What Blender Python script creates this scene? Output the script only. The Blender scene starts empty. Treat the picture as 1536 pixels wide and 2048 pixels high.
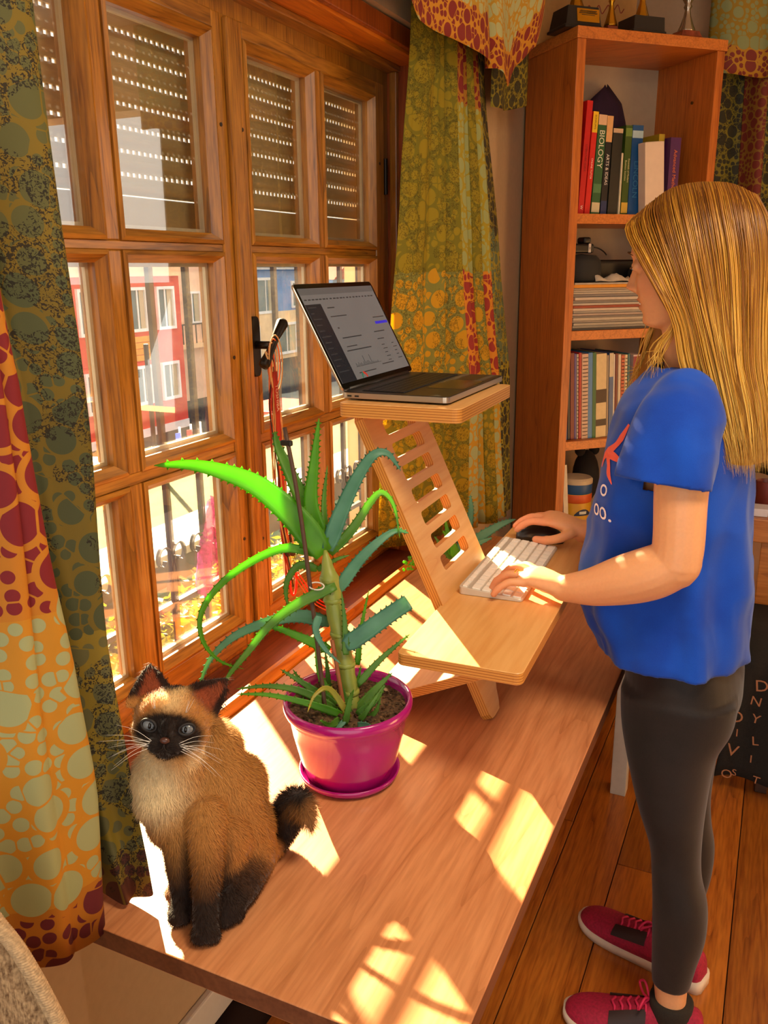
import bpy, bmesh, math, random
import numpy as np
from mathutils import Vector, Matrix, noise

SC = bpy.context.scene
COL = SC.collection
random.seed(7)

# ------------------------------------------------------------------ camera
cam_d = bpy.data.cameras.new('camera')
cam_d.sensor_fit = 'VERTICAL'
cam_d.sensor_height = 36.0
cam_d.lens = 1700.0 / 2048.0 * 36.0
cam_d.clip_start = 0.05
cam_d.clip_end = 500
cam = bpy.data.objects.new('camera', cam_d)
COL.objects.link(cam)
_Y = Vector((820.0, 492.0, -1700.0)).normalized()
_D = Vector((57.0, -(1700.0 ** 2 + 57 * 820) / 492.0, -1700.0)).normalized()
_Z = -_D
_Z = (_Z - _Y * _Z.dot(_Y)).normalized()
_X = _Y.cross(_Z)
rot = Matrix((_X, _Y, _Z))
cam.matrix_world = Matrix.Translation((0, 0, 1.53)) @ rot.to_4x4()
SC.camera = cam

# ------------------------------------------------------------------ light
SC.view_settings.view_transform = 'Standard'
SC.view_settings.look = 'None'
SC.view_settings.gamma = 1.0
SC.view_settings.use_curve_mapping = False
SC.view_settings.exposure = EXPOSURE = 0.62
w = bpy.data.worlds.new('world')
SC.world = w
w.use_nodes = True
wn = w.node_tree.nodes
wl = w.node_tree.links
bg = wn['Background']
bg.inputs['Color'].default_value = (1.0, 0.94, 0.86, 1)
bg.inputs['Strength'].default_value = 1.3

SUN_DIR = Vector((1.41, -1.21, -1.0)).normalized()
sd = bpy.data.lights.new('sun', 'SUN')
sd.energy = 48.0
sd.angle = math.radians(0.6)
sd.color = (1.0, 0.78, 0.46)
sun = bpy.data.objects.new('sun', sd)
sun.rotation_euler = SUN_DIR.to_track_quat('-Z', 'Y').to_euler()
sun.location = (-6, 5, 6)
COL.objects.link(sun)

# warm fill light added to lift the interior (its unseen fixture is built below)
ld = bpy.data.lights.new('added_fill_light', 'AREA')
ld.shape = 'DISK'; ld.size = 0.6; ld.energy = 17.0; ld.color = (1.0, 0.80, 0.56)
lamp = bpy.data.objects.new('added_fill_light', ld); lamp.location = (0.32, 0.75, 2.46); COL.objects.link(lamp)

# ------------------------------------------------------------------ helpers
def lin(c):
    c = c / 255.0
    return c / 12.92 if c <= 0.04045 else ((c + 0.055) / 1.055) ** 2.4

def rgb(h):
    h = h.lstrip('#')
    return (lin(int(h[0:2], 16)), lin(int(h[2:4], 16)), lin(int(h[4:6], 16)), 1.0)

def V(*a):
    return Vector(a)

class MB:
    """collects verts/faces (and a material index per face), then becomes one mesh object"""
    def __init__(s):
        s.v = []; s.f = []; s.m = []; s.cur = 0
    def add(s, vs, fs):
        o = len(s.v)
        s.v += [tuple(p) for p in vs]
        for f in fs:
            s.f.append(tuple(i + o for i in f)); s.m.append(s.cur)
        return s
    def box(s, a, b):
        (x0, y0, z0), (x1, y1, z1) = a, b
        x0, x1 = min(x0, x1), max(x0, x1); y0, y1 = min(y0, y1), max(y0, y1); z0, z1 = min(z0, z1), max(z0, z1)
        return s.add([(x0,y0,z0),(x1,y0,z0),(x1,y1,z0),(x0,y1,z0),(x0,y0,z1),(x1,y0,z1),(x1,y1,z1),(x0,y1,z1)],
                     [(0,3,2,1),(4,5,6,7),(0,1,5,4),(1,2,6,5),(2,3,7,6),(3,0,4,7)])
    def obox(s, c, ux, uy, uz, hx, hy, hz):
        c = Vector(c); ux = Vector(ux).normalized(); uy = Vector(uy).normalized(); uz = Vector(uz).normalized()
        vs = []
        for k in (-1, 1):
            for (i, j) in ((-1,-1),(1,-1),(1,1),(-1,1)):
                vs.append(c + ux*hx*i + uy*hy*j + uz*hz*k)
        return s.add(vs, [(0,3,2,1),(4,5,6,7),(0,1,5,4),(1,2,6,5),(2,3,7,6),(3,0,4,7)])
    def prism(s, poly, fn, h0, h1):
        """poly: list of 2d points ccw; fn(u,v,h)->3d"""
        n = len(poly)
        vs = [fn(u, v, h0) for u, v in poly] + [fn(u, v, h1) for u, v in poly]
        fs = [tuple(range(n-1, -1, -1)), tuple(range(n, 2*n))]
        for i in range(n):
            j = (i+1) % n
            fs.append((i, j, j+n, i+n))
        return s.add(vs, fs)
    def grid(s, rows, closed_u=False, closed_v=False):
        R = len(rows); Cn = len(rows[0]); vs = [p for r in rows for p in r]; fs = []
        for i in range(R if closed_v else R-1):
            for j in range(Cn if closed_u else Cn-1):
                a = i*Cn + j; b = i*Cn + (j+1) % Cn
                c = ((i+1) % R)*Cn + (j+1) % Cn; d = ((i+1) % R)*Cn + j
                fs.append((a, b, c, d))
        return s.add(vs, fs)
    def loft(s, rings, cap=True):
        n = len(rings[0]); o = len(s.v)
        s.grid(rings, closed_u=True)
        if cap:
            s.f.append(tuple(o + i for i in range(n-1, -1, -1))); s.m.append(s.cur)
            q = o + (len(rings)-1)*n
            s.f.append(tuple(q + i for i in range(n))); s.m.append(s.cur)
        return s
    def tube(s, pts, r, n=8, cap=True, flat=1.0):
        pts = [Vector(p) for p in pts]
        if not hasattr(r, '__len__'): r = [r]*len(pts)
        rings = []; up = None
        for i, p in enumerate(pts):
            t = (pts[min(i+1, len(pts)-1)] - pts[max(i-1, 0)])
            if t.length < 1e-9: t = Vector((0,0,1))
            t.normalize()
            if up is None:
                up = Vector((0,0,1)) if abs(t.z) < 0.9 else Vector((1,0,0))
            a = t.cross(up)
            if a.length < 1e-6: a = t.orthogonal()
            a.normalize(); b = a.cross(t).normalized(); up = b
            rings.append([p + a*math.cos(2*math.pi*k/n)*r[i] + b*math.sin(2*math.pi*k/n)*r[i]*flat for k in range(n)])
        return s.loft(rings, cap)
    def lathe(s, prof, c=(0,0,0), n=32, closed=False):
        rings = []
        for r, z in prof:
            rings.append([(c[0]+r*math.cos(2*math.pi*k/n), c[1]+r*math.sin(2*math.pi*k/n), c[2]+z) for k in range(n)])
        s.grid(rings, closed_u=True, closed_v=closed)
        if not closed:
            o = len(s.v) - len(rings)*n
            if prof[0][0] > 1e-5: s.f.append(tuple(o+i for i in range(n-1,-1,-1))); s.m.append(s.cur)
            q = o + (len(rings)-1)*n
            if prof[-1][0] > 1e-5: s.f.append(tuple(q+i for i in range(n))); s.m.append(s.cur)
        return s
    def ell(s, c, r, n=16, m=10, rotm=None):
        rings = []
        c = Vector(c)
        for i in range(m+1):
            th = math.pi*i/m
            th = min(max(th, 0.02), math.pi-0.02)
            ring = []
            for k in range(n):
                p = Vector((r[0]*math.sin(th)*math.cos(2*math.pi*k/n), r[1]*math.sin(th)*math.sin(2*math.pi*k/n), -r[2]*math.cos(th)))
                if rotm is not None: p = rotm @ p
                ring.append(c + p)
            rings.append(ring)
        return s.loft(rings)
    def mesh(s, name):
        me = bpy.data.meshes.new(name)
        me.from_pydata(s.v, [], s.f)
        me.polygons.foreach_set('material_index', s.m)
        me.update()
        return me
    def build(s, name, mats, parent=None, smooth=False, bevel=0, seg=2, auto=None, **props):
        me = s.mesh(name)
        if bevel:
            bm = bmesh.new(); bm.from_mesh(me)
            bmesh.ops.remove_doubles(bm, verts=bm.verts, dist=1e-5)
            es = [e for e in bm.edges if len(e.link_faces) == 2 and e.calc_face_angle(0) > 0.5]
            bmesh.ops.bevel(bm, geom=es, offset=bevel, segments=seg, profile=0.5, affect='EDGES', clamp_overlap=True)
            bm.to_mesh(me); bm.free()
        return link(name, me, mats, parent, smooth, auto, **props)

def link(name, me, mats, parent=None, smooth=False, auto=None, **props):
    o = bpy.data.objects.new(name, me)
    COL.objects.link(o)
    if mats is not None:
        for m in (mats if isinstance(mats, (list, tuple)) else [mats]):
            me.materials.append(m)
    if smooth or auto:
        me.polygons.foreach_set('use_smooth', [True]*len(me.polygons))
        if auto:
            bm = bmesh.new(); bm.from_mesh(me)
            for e in bm.edges:
                e.smooth = not (len(e.link_faces) == 2 and e.calc_face_angle(0) > math.radians(auto))
            bm.to_mesh(me); bm.free()
    if parent is not None: attach(o, parent)
    for k, v in props.items(): o[k] = v
    return o

def world_loc(o):
    p = Vector((0, 0, 0))
    while o is not None:
        p += o.location; o = o.parent
    return p

def attach(o, parent):
    """parent a mesh whose vertices are in world coordinates"""
    o.parent = parent
    o.matrix_parent_inverse = Matrix.Translation(-true_loc(parent))

LOC = {}
def true_loc(o):
    return LOC.get(o.name, Vector((0, 0, 0)))

def empty(name, loc, label=None, cat=None, parent=None, **props):
    o = bpy.data.objects.new(name, None)
    o.empty_display_size = 0.05
    COL.objects.link(o)
    loc = Vector(loc)
    if parent is not None:
        o.parent = parent
        o.location = loc - true_loc(parent)
    else:
        o.location = loc
    LOC[o.name] = loc
    tag(o, label, cat)
    for k, v in props.items(): o[k] = v
    return o

def tag(o, label=None, cat=None, group=None, kind=None):
    if label: o['label'] = label
    if cat: o['category'] = cat
    if group: o['group'] = group
    if kind: o['kind'] = kind
    return o

def spline(pts, n):
    """catmull-rom through points (any dimension) -> n samples"""
    P = [np.array(p, float) for p in pts]
    P = [2*P[0]-P[1]] + P + [2*P[-1]-P[-2]]
    out = []
    m = len(P) - 3
    for i in range(n):
        t = i/(n-1)*m; k = min(int(t), m-1); t -= k
        a, b, c, d = P[k:k+4]
        out.append(0.5*((2*b) + (-a+c)*t + (2*a-5*b+4*c-d)*t*t + (-a+3*b-3*c+d)*t**3))
    return out

# ------------------------------------------------------------------ materials
def newmat(name):
    m = bpy.data.materials.new(name); m.use_nodes = True
    nt = m.node_tree
    return m, nt, nt.nodes['Principled BSDF']

def N(nt, kind, **kw):
    n = nt.nodes.new(kind)
    for k, v in kw.items():
        if k.startswith('i_'):
            n.inputs[k[2:].replace('_', ' ')].default_value = v
        else:
            setattr(n, k, v)
    return n

def ramp(nt, fac, stops, interp='LINEAR'):
    r = nt.nodes.new('ShaderNodeValToRGB')
    r.color_ramp.interpolation = interp
    el = r.color_ramp.elements
    while len(el) < len(stops): el.new(0.5)
    for e, (p, c) in zip(el, stops):
        e.position = p; e.color = c if len(c) == 4 else (*c, 1)
    nt.links.new(fac, r.inputs['Fac'])
    return r.outputs['Color']

def mixc(nt, fac, a, b, mode='MIX'):
    m = nt.nodes.new('ShaderNodeMix'); m.data_type = 'RGBA'; m.blend_type = mode
    for inp, val in ((m.inputs[0], fac), (m.inputs[6], a), (m.inputs[7], b)):
        if hasattr(val, 'is_linked') or hasattr(val, 'links'): nt.links.new(val, inp)
        else: inp.default_value = val
    return m.outputs[2]

def math_(nt, op, a, b=None, c=None):
    n = nt.nodes.new('ShaderNodeMath'); n.operation = op
    for i, v in enumerate((a, b, c)):
        if v is None: continue
        if hasattr(v, 'links'): nt.links.new(v, n.inputs[i])
        else: n.inputs[i].default_value = v
    return n.outputs[0]

def coords(nt, scale=(1,1,1), kind='Object', rotz=(0,0,0)):
    t = nt.nodes.new('ShaderNodeTexCoord'); mp = nt.nodes.new('ShaderNodeMapping')
    mp.inputs['Scale'].default_value = scale
    mp.inputs['Rotation'].default_value = rotz
    nt.links.new(t.outputs[kind], mp.inputs['Vector'])
    return mp.outputs['Vector']

def bump(nt, b, h, strength=0.3, dist=0.002):
    n = nt.nodes.new('ShaderNodeBump')
    n.inputs['Strength'].default_value = strength; n.inputs['Distance'].default_value = dist
    nt.links.new(h, n.inputs['Height']); nt.links.new(n.outputs['Normal'], b.inputs['Normal'])

def plain(name, col, rough=0.5, metal=0.0, spec=0.5, vary=0.06, nscale=40, bmp=0.0, coat=0.0, **kw):
    m, nt, b = newmat(name)
    c = rgb(col) if isinstance(col, str) else col
    v = coords(nt)
    n = N(nt, 'ShaderNodeTexNoise', i_Scale=nscale, i_Detail=4.0)
    nt.links.new(v, n.inputs['Vector'])
    lo = tuple(x*(1-vary) for x in c[:3]); hi = tuple(min(1, x*(1+vary)) for x in c[:3])
    nt.links.new(ramp(nt, n.outputs['Fac'], [(0.3, lo), (0.7, hi)]), b.inputs['Base Color'])
    b.inputs['Roughness'].default_value = rough; b.inputs['Metallic'].default_value = metal
    b.inputs['Specular IOR Level'].default_value = spec
    b.inputs['Coat Weight'].default_value = coat
    if bmp: bump(nt, b, n.outputs['Fac'], bmp)
    for k, val in kw.items(): b.inputs[k.replace('_', ' ')].default_value = val
    return m

def wood(name, dark, mid, light, axis='z', scale=1.0, rough=0.4, coat=0.0, ring=9.0, rand=0.0, bmp=0.15, spec=0.5):
    m, nt, b = newmat(name)
    s = {'x': (0.07, 1, 1), 'y': (1, 0.07, 1), 'z': (1, 1, 0.07)}[axis]
    v = coords(nt, tuple(k*scale for k in s))
    if rand:
        oi = nt.nodes.new('ShaderNodeObjectInfo')
        ad = nt.nodes.new('ShaderNodeVectorMath'); ad.operation = 'ADD'
        sc = nt.nodes.new('ShaderNodeVectorMath'); sc.operation = 'SCALE'
        cb = nt.nodes.new('ShaderNodeCombineXYZ')
        for i in range(3): nt.links.new(oi.outputs['Random'], cb.inputs[i])
        nt.links.new(cb.outputs[0], sc.inputs[0]); sc.inputs['Scale'].default_value = 37.0
        nt.links.new(v, ad.inputs[0]); nt.links.new(sc.outputs[0], ad.inputs[1]); v = ad.outputs[0]
    n1 = N(nt, 'ShaderNodeTexNoise', i_Scale=ring, i_Detail=2.0, i_Distortion=0.6); nt.links.new(v, n1.inputs['Vector'])
    rg = math_(nt, 'FRACT', math_(nt, 'MULTIPLY', n1.outputs['Fac'], 9.0))
    n2 = N(nt, 'ShaderNodeTexNoise', i_Scale=ring*26, i_Detail=3.0); nt.links.new(v, n2.inputs['Vector'])
    c1 = ramp(nt, rg, [(0.0, mid), (0.55, light), (0.9, mid), (1.0, dark)])
    c2 = ramp(nt, n2.outputs['Fac'], [(0.35, dark), (0.62, light)])
    c = mixc(nt, 0.42, c1, c2)
    if rand:
        hv = nt.nodes.new('ShaderNodeHueSaturation')
        nt.links.new(math_(nt, 'MULTIPLY_ADD', oi.outputs['Random'], rand, 1.0-rand*0.5), hv.inputs['Value'])
        nt.links.new(c, hv.inputs['Color']); c = hv.outputs['Color']
    nt.links.new(c, b.inputs['Base Color'])
    b.inputs['Roughness'].default_value = rough; b.inputs['Coat Weight'].default_value = coat
    b.inputs['Coat Roughness'].default_value = 0.12
    b.inputs['Specular IOR Level'].default_value = spec
    if bmp: bump(nt, b, n2.outputs['Fac'], bmp, 0.001)
    return m

def glassmat(name, tint=(1,1,1,1), gloss=0.06, rough=0.0, haze=0.0):
    m, nt, b = newmat(name)
    nt.nodes.remove(b)
    out = nt.nodes['Material Output']
    tr = nt.nodes.new('ShaderNodeBsdfTransparent'); tr.inputs['Color'].default_value = tint
    gl = nt.nodes.new('ShaderNodeBsdfGlossy'); gl.inputs['Roughness'].default_value = rough
    fr = nt.nodes.new('ShaderNodeFresnel'); fr.inputs['IOR'].default_value = 1.45
    mx = nt.nodes.new('ShaderNodeMixShader')
    nt.links.new(math_(nt, 'MULTIPLY', fr.outputs[0], gloss/0.04), mx.inputs[0])
    nt.links.new(tr.outputs[0], mx.inputs[1]); nt.links.new(gl.outputs[0], mx.inputs[2])
    last = mx.outputs[0]
    if haze:
        v = coords(nt)
        n = N(nt, 'ShaderNodeTexNoise', i_Scale=26.0, i_Detail=8.0); nt.links.new(v, n.inputs['Vector'])
        df = nt.nodes.new('ShaderNodeBsdfTranslucent'); df.inputs['Color'].default_value = (0.9, 0.88, 0.84, 1)
        m2 = nt.nodes.new('ShaderNodeMixShader')
        nt.links.new(math_(nt, 'MULTIPLY', n.outputs['Fac'], haze), m2.inputs[0])
        nt.links.new(last, m2.inputs[1]); nt.links.new(df.outputs[0], m2.inputs[2]); last = m2.outputs[0]
    nt.links.new(last, out.inputs['Surface'])
    return m

WIN = dict(dark=rgb('5a3610'), mid=rgb('965f1a'), light=rgb('b47a28'))
M = {}
M['win_z'] = wood('window wood upright', WIN['dark'], WIN['mid'], WIN['light'], 'z', 1.0, 0.38, 0.25, 8)
M['win_y'] = wood('window wood level', WIN['dark'], WIN['mid'], WIN['light'], 'y', 1.0, 0.38, 0.25, 8)
M['lintel'] = wood('lintel wood with painted bounce', rgb('a8500a'), rgb('d07212'), rgb('e2861c'), 'y', 1.0, 0.4, 0.2, 6)  # orange brightened to paint in light bounced up from the desk
M['jamb'] = wood('jamb wood', rgb('6a2c0a'), rgb('8e4010'), rgb('a85418'), 'z', 1.0, 0.4, 0.2, 6)
M['sill'] = wood('sill wood', rgb('5a2818'), rgb('7a3a24'), rgb('8c4a2c'), 'y', 1.0, 0.28, 0.3, 5)
M['desk'] = wood('desk laminate', rgb('aa6a40'), rgb('c27e50'), rgb('d29060'), 'y', 1.3, 0.33, 0.12, 5, bmp=0.04)
M['desk_edge'] = wood('desk edge band', rgb('5e3018'), rgb('6e3c22'), rgb('7c482a'), 'y', 1.3, 0.5, 0.0, 5, bmp=0.04)
M['bookcase'] = wood('bookcase laminate', rgb('8c4410'), rgb('b4601a'), rgb('c87024'), 'z', 1.4, 0.42, 0.05, 6, bmp=0.04)
M['bookcase_x'] = wood('bookcase laminate level', rgb('985018'), rgb('c06c24'), rgb('d47c30'), 'x', 1.4, 0.42, 0.05, 6, bmp=0.04)
M['floor'] = wood('floor plank wood', rgb('74380e'), rgb('a85a1a'), rgb('c07226'), 'y', 1.0, 0.3, 0.25, 7, rand=0.7)
M['floor_gap'] = plain('floor underlay', '2a1508', 0.8)
M['ply'] = wood('stand plywood face', rgb('cc8c48'), rgb('d69c58'), rgb('e0ac6a'), 'y', 1.2, 0.42, 0.05, 3, bmp=0.03)
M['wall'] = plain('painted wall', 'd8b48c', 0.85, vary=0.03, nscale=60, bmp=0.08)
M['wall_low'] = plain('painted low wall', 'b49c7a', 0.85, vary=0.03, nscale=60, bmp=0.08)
M['white'] = plain('white paint', 'd8d2c8', 0.5, vary=0.03)
M['glass'] = glassmat('window glass', (0.97, 0.97, 0.95, 1), 0.016, 0.0, 0.012)
M['spacer'] = plain('glazing spacer strip', 'cfc3a6', 0.4, 0.2)
M['seal'] = plain('dark seal', '2c2016', 0.6)
M['black_metal'] = plain('black handle metal', '241c16', 0.4, 0.6)
M['screw'] = plain('brass screw', '7c5a2c', 0.35, 0.9)

def ply_edge(name, axis):
    m, nt, b = newmat(name)
    t = nt.nodes.new('ShaderNodeTexCoord'); sp = nt.nodes.new('ShaderNodeSeparateXYZ')
    nt.links.new(t.outputs['Object'], sp.inputs[0])
    s = sp.outputs['XYZ'.index(axis)] if axis in 'XYZ' else None
    if s is None:   # axis given as a vector: layers across the tilted board
        d = nt.nodes.new('ShaderNodeVectorMath'); d.operation = 'DOT_PRODUCT'
        nt.links.new(t.outputs['Object'], d.inputs[0]); d.inputs[1].default_value = PLY_N; s = d.outputs['Value']
    f = math_(nt, 'FRACT', math_(nt, 'MULTIPLY', s, 220.0))
    c = ramp(nt, f, [(0.0, rgb('c88838')), (0.45, rgb('dca04c')), (0.55, rgb('a8661e')), (1.0, rgb('b4722a'))], 'CONSTANT')
    nt.links.new(c, b.inputs['Base Color']); b.inputs['Roughness'].default_value = 0.6
    return m
PLY_N = (0.908, 0.0, 0.418)
M['ply_edge_z'] = ply_edge('plywood edge layers', 'Z')
M['ply_edge_n'] = ply_edge('tilted plywood edge layers', 'n')
# ================================================================== ROOM SHELL
def structure(mb, name, mats, **kw):
    o = mb.build(name, mats, **kw); o['kind'] = 'structure'; return o

XF = -1.022     # inner face of the window sashes
XG = -1.048     # glass
XO = -1.072     # outer face of the sashes

mb = MB()
mb.box((-1.13, 0.76, 0.0), (-0.955, 2.26, 0.66))
mb.box((-1.13, 0.70, 2.10), (-0.90, 2.30, 2.60))
mb.box((-1.13, -1.6, 0.0), (-0.87, 0.70, 2.60))
mb.box((-1.13, 2.30, 0.0), (-0.87, 3.55, 2.60))
mb.box((-1.13, 0.70, 0.0), (-0.87, 0.76, 0.66)); mb.box((-1.13, 2.26, 0.0), (-0.87, 2.30, 0.66))
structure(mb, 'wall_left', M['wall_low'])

mb = MB()      # far wall with the opening of the second window (behind the far curtain)
mb.box((-0.87, 3.40, 0.0), (0.32, 3.55, 2.60))
mb.box((0.32, 3.40, 0.0), (1.55, 3.55, 0.85))
mb.box((0.32, 3.40, 2.25), (1.55, 3.55, 2.60))
mb.box((1.55, 3.40, 0.0), (2.6, 3.55, 2.60))
structure(mb, 'wall_far', M['wall'])
structure(MB().box((2.6, -1.6, 0.0), (2.7, 3.55, 2.60)), 'wall_right', M['wall'])
structure(MB().box((-1.13, -1.6, 2.60), (2.7, 3.55, 2.68)), 'ceiling', M['white'])

# floor: separate boards running away from the viewer
fl = structure(MB().box((-1.13, -1.6, -0.06), (2.6, 3.55, -0.018)), 'floor', M['floor_gap'])
rnd = random.Random(3)
x = 0.034 - 0.146*7
k = 0
while x < 1.2:
    y = -1.2 - rnd.random()*0.8 if k % 2 else -0.9 - rnd.random()
    wdt = 0.146
    while y < 3.4:
        L = 1.5 + rnd.random()*0.9
        y1 = min(y + L, 3.4)
        if y1 > 0.4 and x > -0.96:
            MB().box((x+0.0012, max(y, -0.2)+0.0012, -0.018), (x+wdt-0.0012, y1-0.0012, 0.0)).build('floor_plank', M['floor'], fl, bevel=0.0012, seg=1)
        y = y1
    x += wdt; k += 1

structure(MB().box((-0.955, 0.76, 0.0), (-0.938, 2.26, 0.085)), 'baseboard_left', M['white'], bevel=0.004)

# sill board with its raised moulding
tr = structure(MB().box((-1.10, 0.76, 0.66), (-0.885, 2.26, 0.705)), 'trim_1', M['sill'])
pf = [(-0.885, 0.660), (-0.860, 0.660), (-0.860, 0.738), (-0.866, 0.744), (-0.874, 0.750), (-0.885, 0.750)]
MB().prism(pf, lambda u, v, h: (u, h, v), 2.26, 0.76).build('moulding', M['lintel'], tr)
tr['label'] = 'dark stained window sill board with an orange edge moulding'

# lintel and jamb linings
lt = structure(MB().box((-1.10, 0.70, 2.045), (-0.93, 2.30, 2.10)), 'trim_2', M['lintel'])
MB().box((-0.93, 0.70, 2.052), (-0.915, 2.30, 2.096)).build('fascia', M['jamb'], lt, bevel=0.003)
MB().box((-1.07, 0.76, 2.030), (-0.995, 2.262, 2.045)).build('batten', M['win_y'], lt, bevel=0.003)
jr = structure(MB().box((-1.10, 2.262, 0.66), (-0.872, 2.30, 2.045)), 'trim_3', M['jamb'])
MB().box((-1.021, 2.245, 0.71), (-1.0, 2.262, 2.03)).build('batten', M['win_z'], jr, bevel=0.003)
structure(MB().box((-1.10, 0.70, 0.66), (-0.872, 0.738, 2.045)), 'trim_4', M['jamb'])

# ------------------------------------------------------------------ window
win = empty('window_1', (XF, 1.5, 0.706)); win['kind'] = 'structure'
win['label'] = 'brown wooden two-sash window with small panes above the desk'
mb = MB()
mb.box((XO, 0.738, 0.706), (XF-0.012, 0.80, 2.035)).box((XO, 2.215, 0.706), (XF-0.012, 2.262, 2.035))
mb.box((XO, 0.80, 1.995), (XF-0.012, 2.215, 2.035)).box((XO, 0.80, 0.706), (XF-0.012, 2.215, 0.722))
mb.build('outer_frame', M['win_z'], win, bevel=0.003)

ZR = [(0.800, 1.145), (1.206, 1.546), (1.602, 1.945)]
def sash(y0, y1, cols, astragal):
    s = empty('sash', (XF, (y0+y1)/2, 0.752), parent=win)
    zb, zt = 0.723, 1.995
    st = 0.0
    bd = 0.020     # bead width around each pane
    ys = [c for c in cols]
    # stiles
    MB().box((XO, y0, zb), (XF, ys[0][0]-bd, zt)).build('stile', M['win_z'], s, bevel=0.003)
    MB().box((XO, ys[-1][1]+bd, zb), (XF, y1, zt)).build('stile', M['win_z'], s, bevel=0.003)
    a, b_ = ys[0][0]-bd, ys[-1][1]+bd
    MB().box((XO, a, zb), (XF, b_, ZR[0][0]-bd)).build('rail', M['win_y'], s, bevel=0.002)
    MB().box((XO, a, ZR[2][1]+bd), (XF, b_, zt)).build('rail', M['win_y'], s, bevel=0.002)
    for i in range(2):
        MB().box((XO, a, ZR[i][1]+bd), (XF-0.003, b_, ZR[i+1][0]-bd)).build('muntin', M['win_y'], s, bevel=0.002)
    for i in range(len(ys)-1):
        for (z0, z1) in ((ZR[0][0]-bd, ZR[0][1]+bd), (ZR[1][0]-bd, ZR[1][1]+bd), (ZR[2][0]-bd, ZR[2][1]+bd)):
            MB().box((XO, ys[i][1]+bd, z0), (XF-0.0025, ys[i+1][0]-bd, z1)).build('muntin', M['win_z'], s, bevel=0.002)
    for (p, q) in ys:
        for (z0, z1) in ZR:
            # sloped glazing bead: four mitred bars
            o = [(p-bd, z0-bd), (q+bd, z0-bd), (q+bd, z1+bd), (p-bd, z1+bd)]
            i_ = [(p, z0), (q, z0), (q, z1), (p, z1)]
            mm = MB()
            e = 0.007
            h = [(p-bd+e, z0-bd+e), (q+bd-e, z0-bd+e), (q+bd-e, z1+bd-e), (p-bd+e, z1+bd-e)]
            rows = []
            rows.append([(XF+0.001, u, v) for u, v in o]); rows.append([(XF+0.004, u, v) for u, v in h])
            rows.append([(XG+0.012, u, v) for u, v in i_]); rows.append([(XG+0.003, u, v) for u, v in i_])
            rows.append([(XO, u, v) for u, v in i_]); rows.append([(XO, u, v) for u, v in o])
            mm.grid(rows, closed_u=True, closed_v=True)
            # material: horizontal bars use the level grain
            mm.m = [0 if (k % 4) in (1, 3) else 1 for k in range(len(mm.f))]
            mm.build('glazing_bead', [M['win_z'], M['win_y']], s)
            g = MB().box((XG-0.002, p-0.004, z0-0.004), (XG+0.002, q+0.004, z1+0.004)).build('pane', M['glass'], s)
            t = 0.007
            mm = MB()
            mm.box((XG-0.010, p-0.001, z0), (XG-0.003, p+t, z1)).box((XG-0.010, q-t, z0), (XG-0.003, q+0.001, z1))
            mm.box((XG-0.010, p+t, z0-0.001), (XG-0.003, q-t, z0+t)).box((XG-0.010, p+t, z1-t), (XG-0.003, q-t, z1+0.001))
            mm.build('spacer', M['spacer'], g)
    # plugged screw holes on the beads and stiles
    mm = MB()
    for (yy, zz) in [(y0+0.03, 0.95), (y0+0.03, 1.38), (y0+0.03, 1.80), (y1-0.03, 0.97), (y1-0.03, 1.36), (y1-0.03, 1.80)]:
        mm.lathe([(0.0001, 0.0), (0.0038, 0.0), (0.0038, 0.0016), (0.0001, 0.0016)], (0, 0, 0), 8)
        n = 8*4
        for i in range(len(mm.v)-n, len(mm.v)):
            X_, Y_, Z_ = mm.v[i]; mm.v[i] = (XF+Z_, yy+X_, zz+Y_)
    mm.build('screw_plug', M['seal'], s, kind='stuff')
    return s
sl = sash(0.80, 1.500, [(0.862, 1.112), (1.186, 1.438)], 0)
sr = sash(1.512, 2.213, [(1.578, 1.824), (1.892, 2.142)], 1)
# meeting strip covering the joint of the two sashes
MB().box((XF, 1.489, 0.726), (XF+0.013, 1.525, 1.990)).build('meeting_strip', M['win_z'], win, bevel=0.004)
# hinges on the right
mm = MB()
for z in (1.0, 1.77):
    mm.tube([(XF+0.004, 2.214, z-0.045), (XF+0.004, 2.214, z+0.045)], 0.0055, 10)
mm.build('hinge', M['black_metal'], win, kind='stuff')

# handle on the right sash
hd = MB()
pl = []
for k in range(24):
    a = 2*math.pi*k/24
    pl.append((0.0165*math.copysign(abs(math.cos(a))**0.6, math.cos(a)), 0.063*math.copysign(abs(math.sin(a))**0.35, math.sin(a))))
HY, HZ = 1.543, 1.376
hd.prism(pl, lambda u, v, h: (h, HY+u, HZ+v), XF+0.0, XF+0.009)
hplate = hd.build('handle_plate', M['black_metal'], win, bevel=0.002)
hd = MB()
hd.tube([(XF+0.005, HY, HZ+0.004), (XF+0.045, HY, HZ+0.004)], 0.0085, 14)
hd.tube([(XF+0.048, HY-0.040, HZ-0.036), (XF+0.049, HY-0.036, HZ-0.032), (XF+0.048, HY-0.012, HZ-0.010), (XF+0.048, HY, HZ+0.004), (XF+0.048, HY+0.012, HZ+0.018), (XF+0.049, HY+0.040, HZ+0.047), (XF+0.048, HY+0.043, HZ+0.050)],
        [0.010, 0.0125, 0.0085, 0.0085, 0.0085, 0.0135, 0.011], 14)
hd.build('handle_lever', M['black_metal'], hplate, smooth=True)

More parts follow.
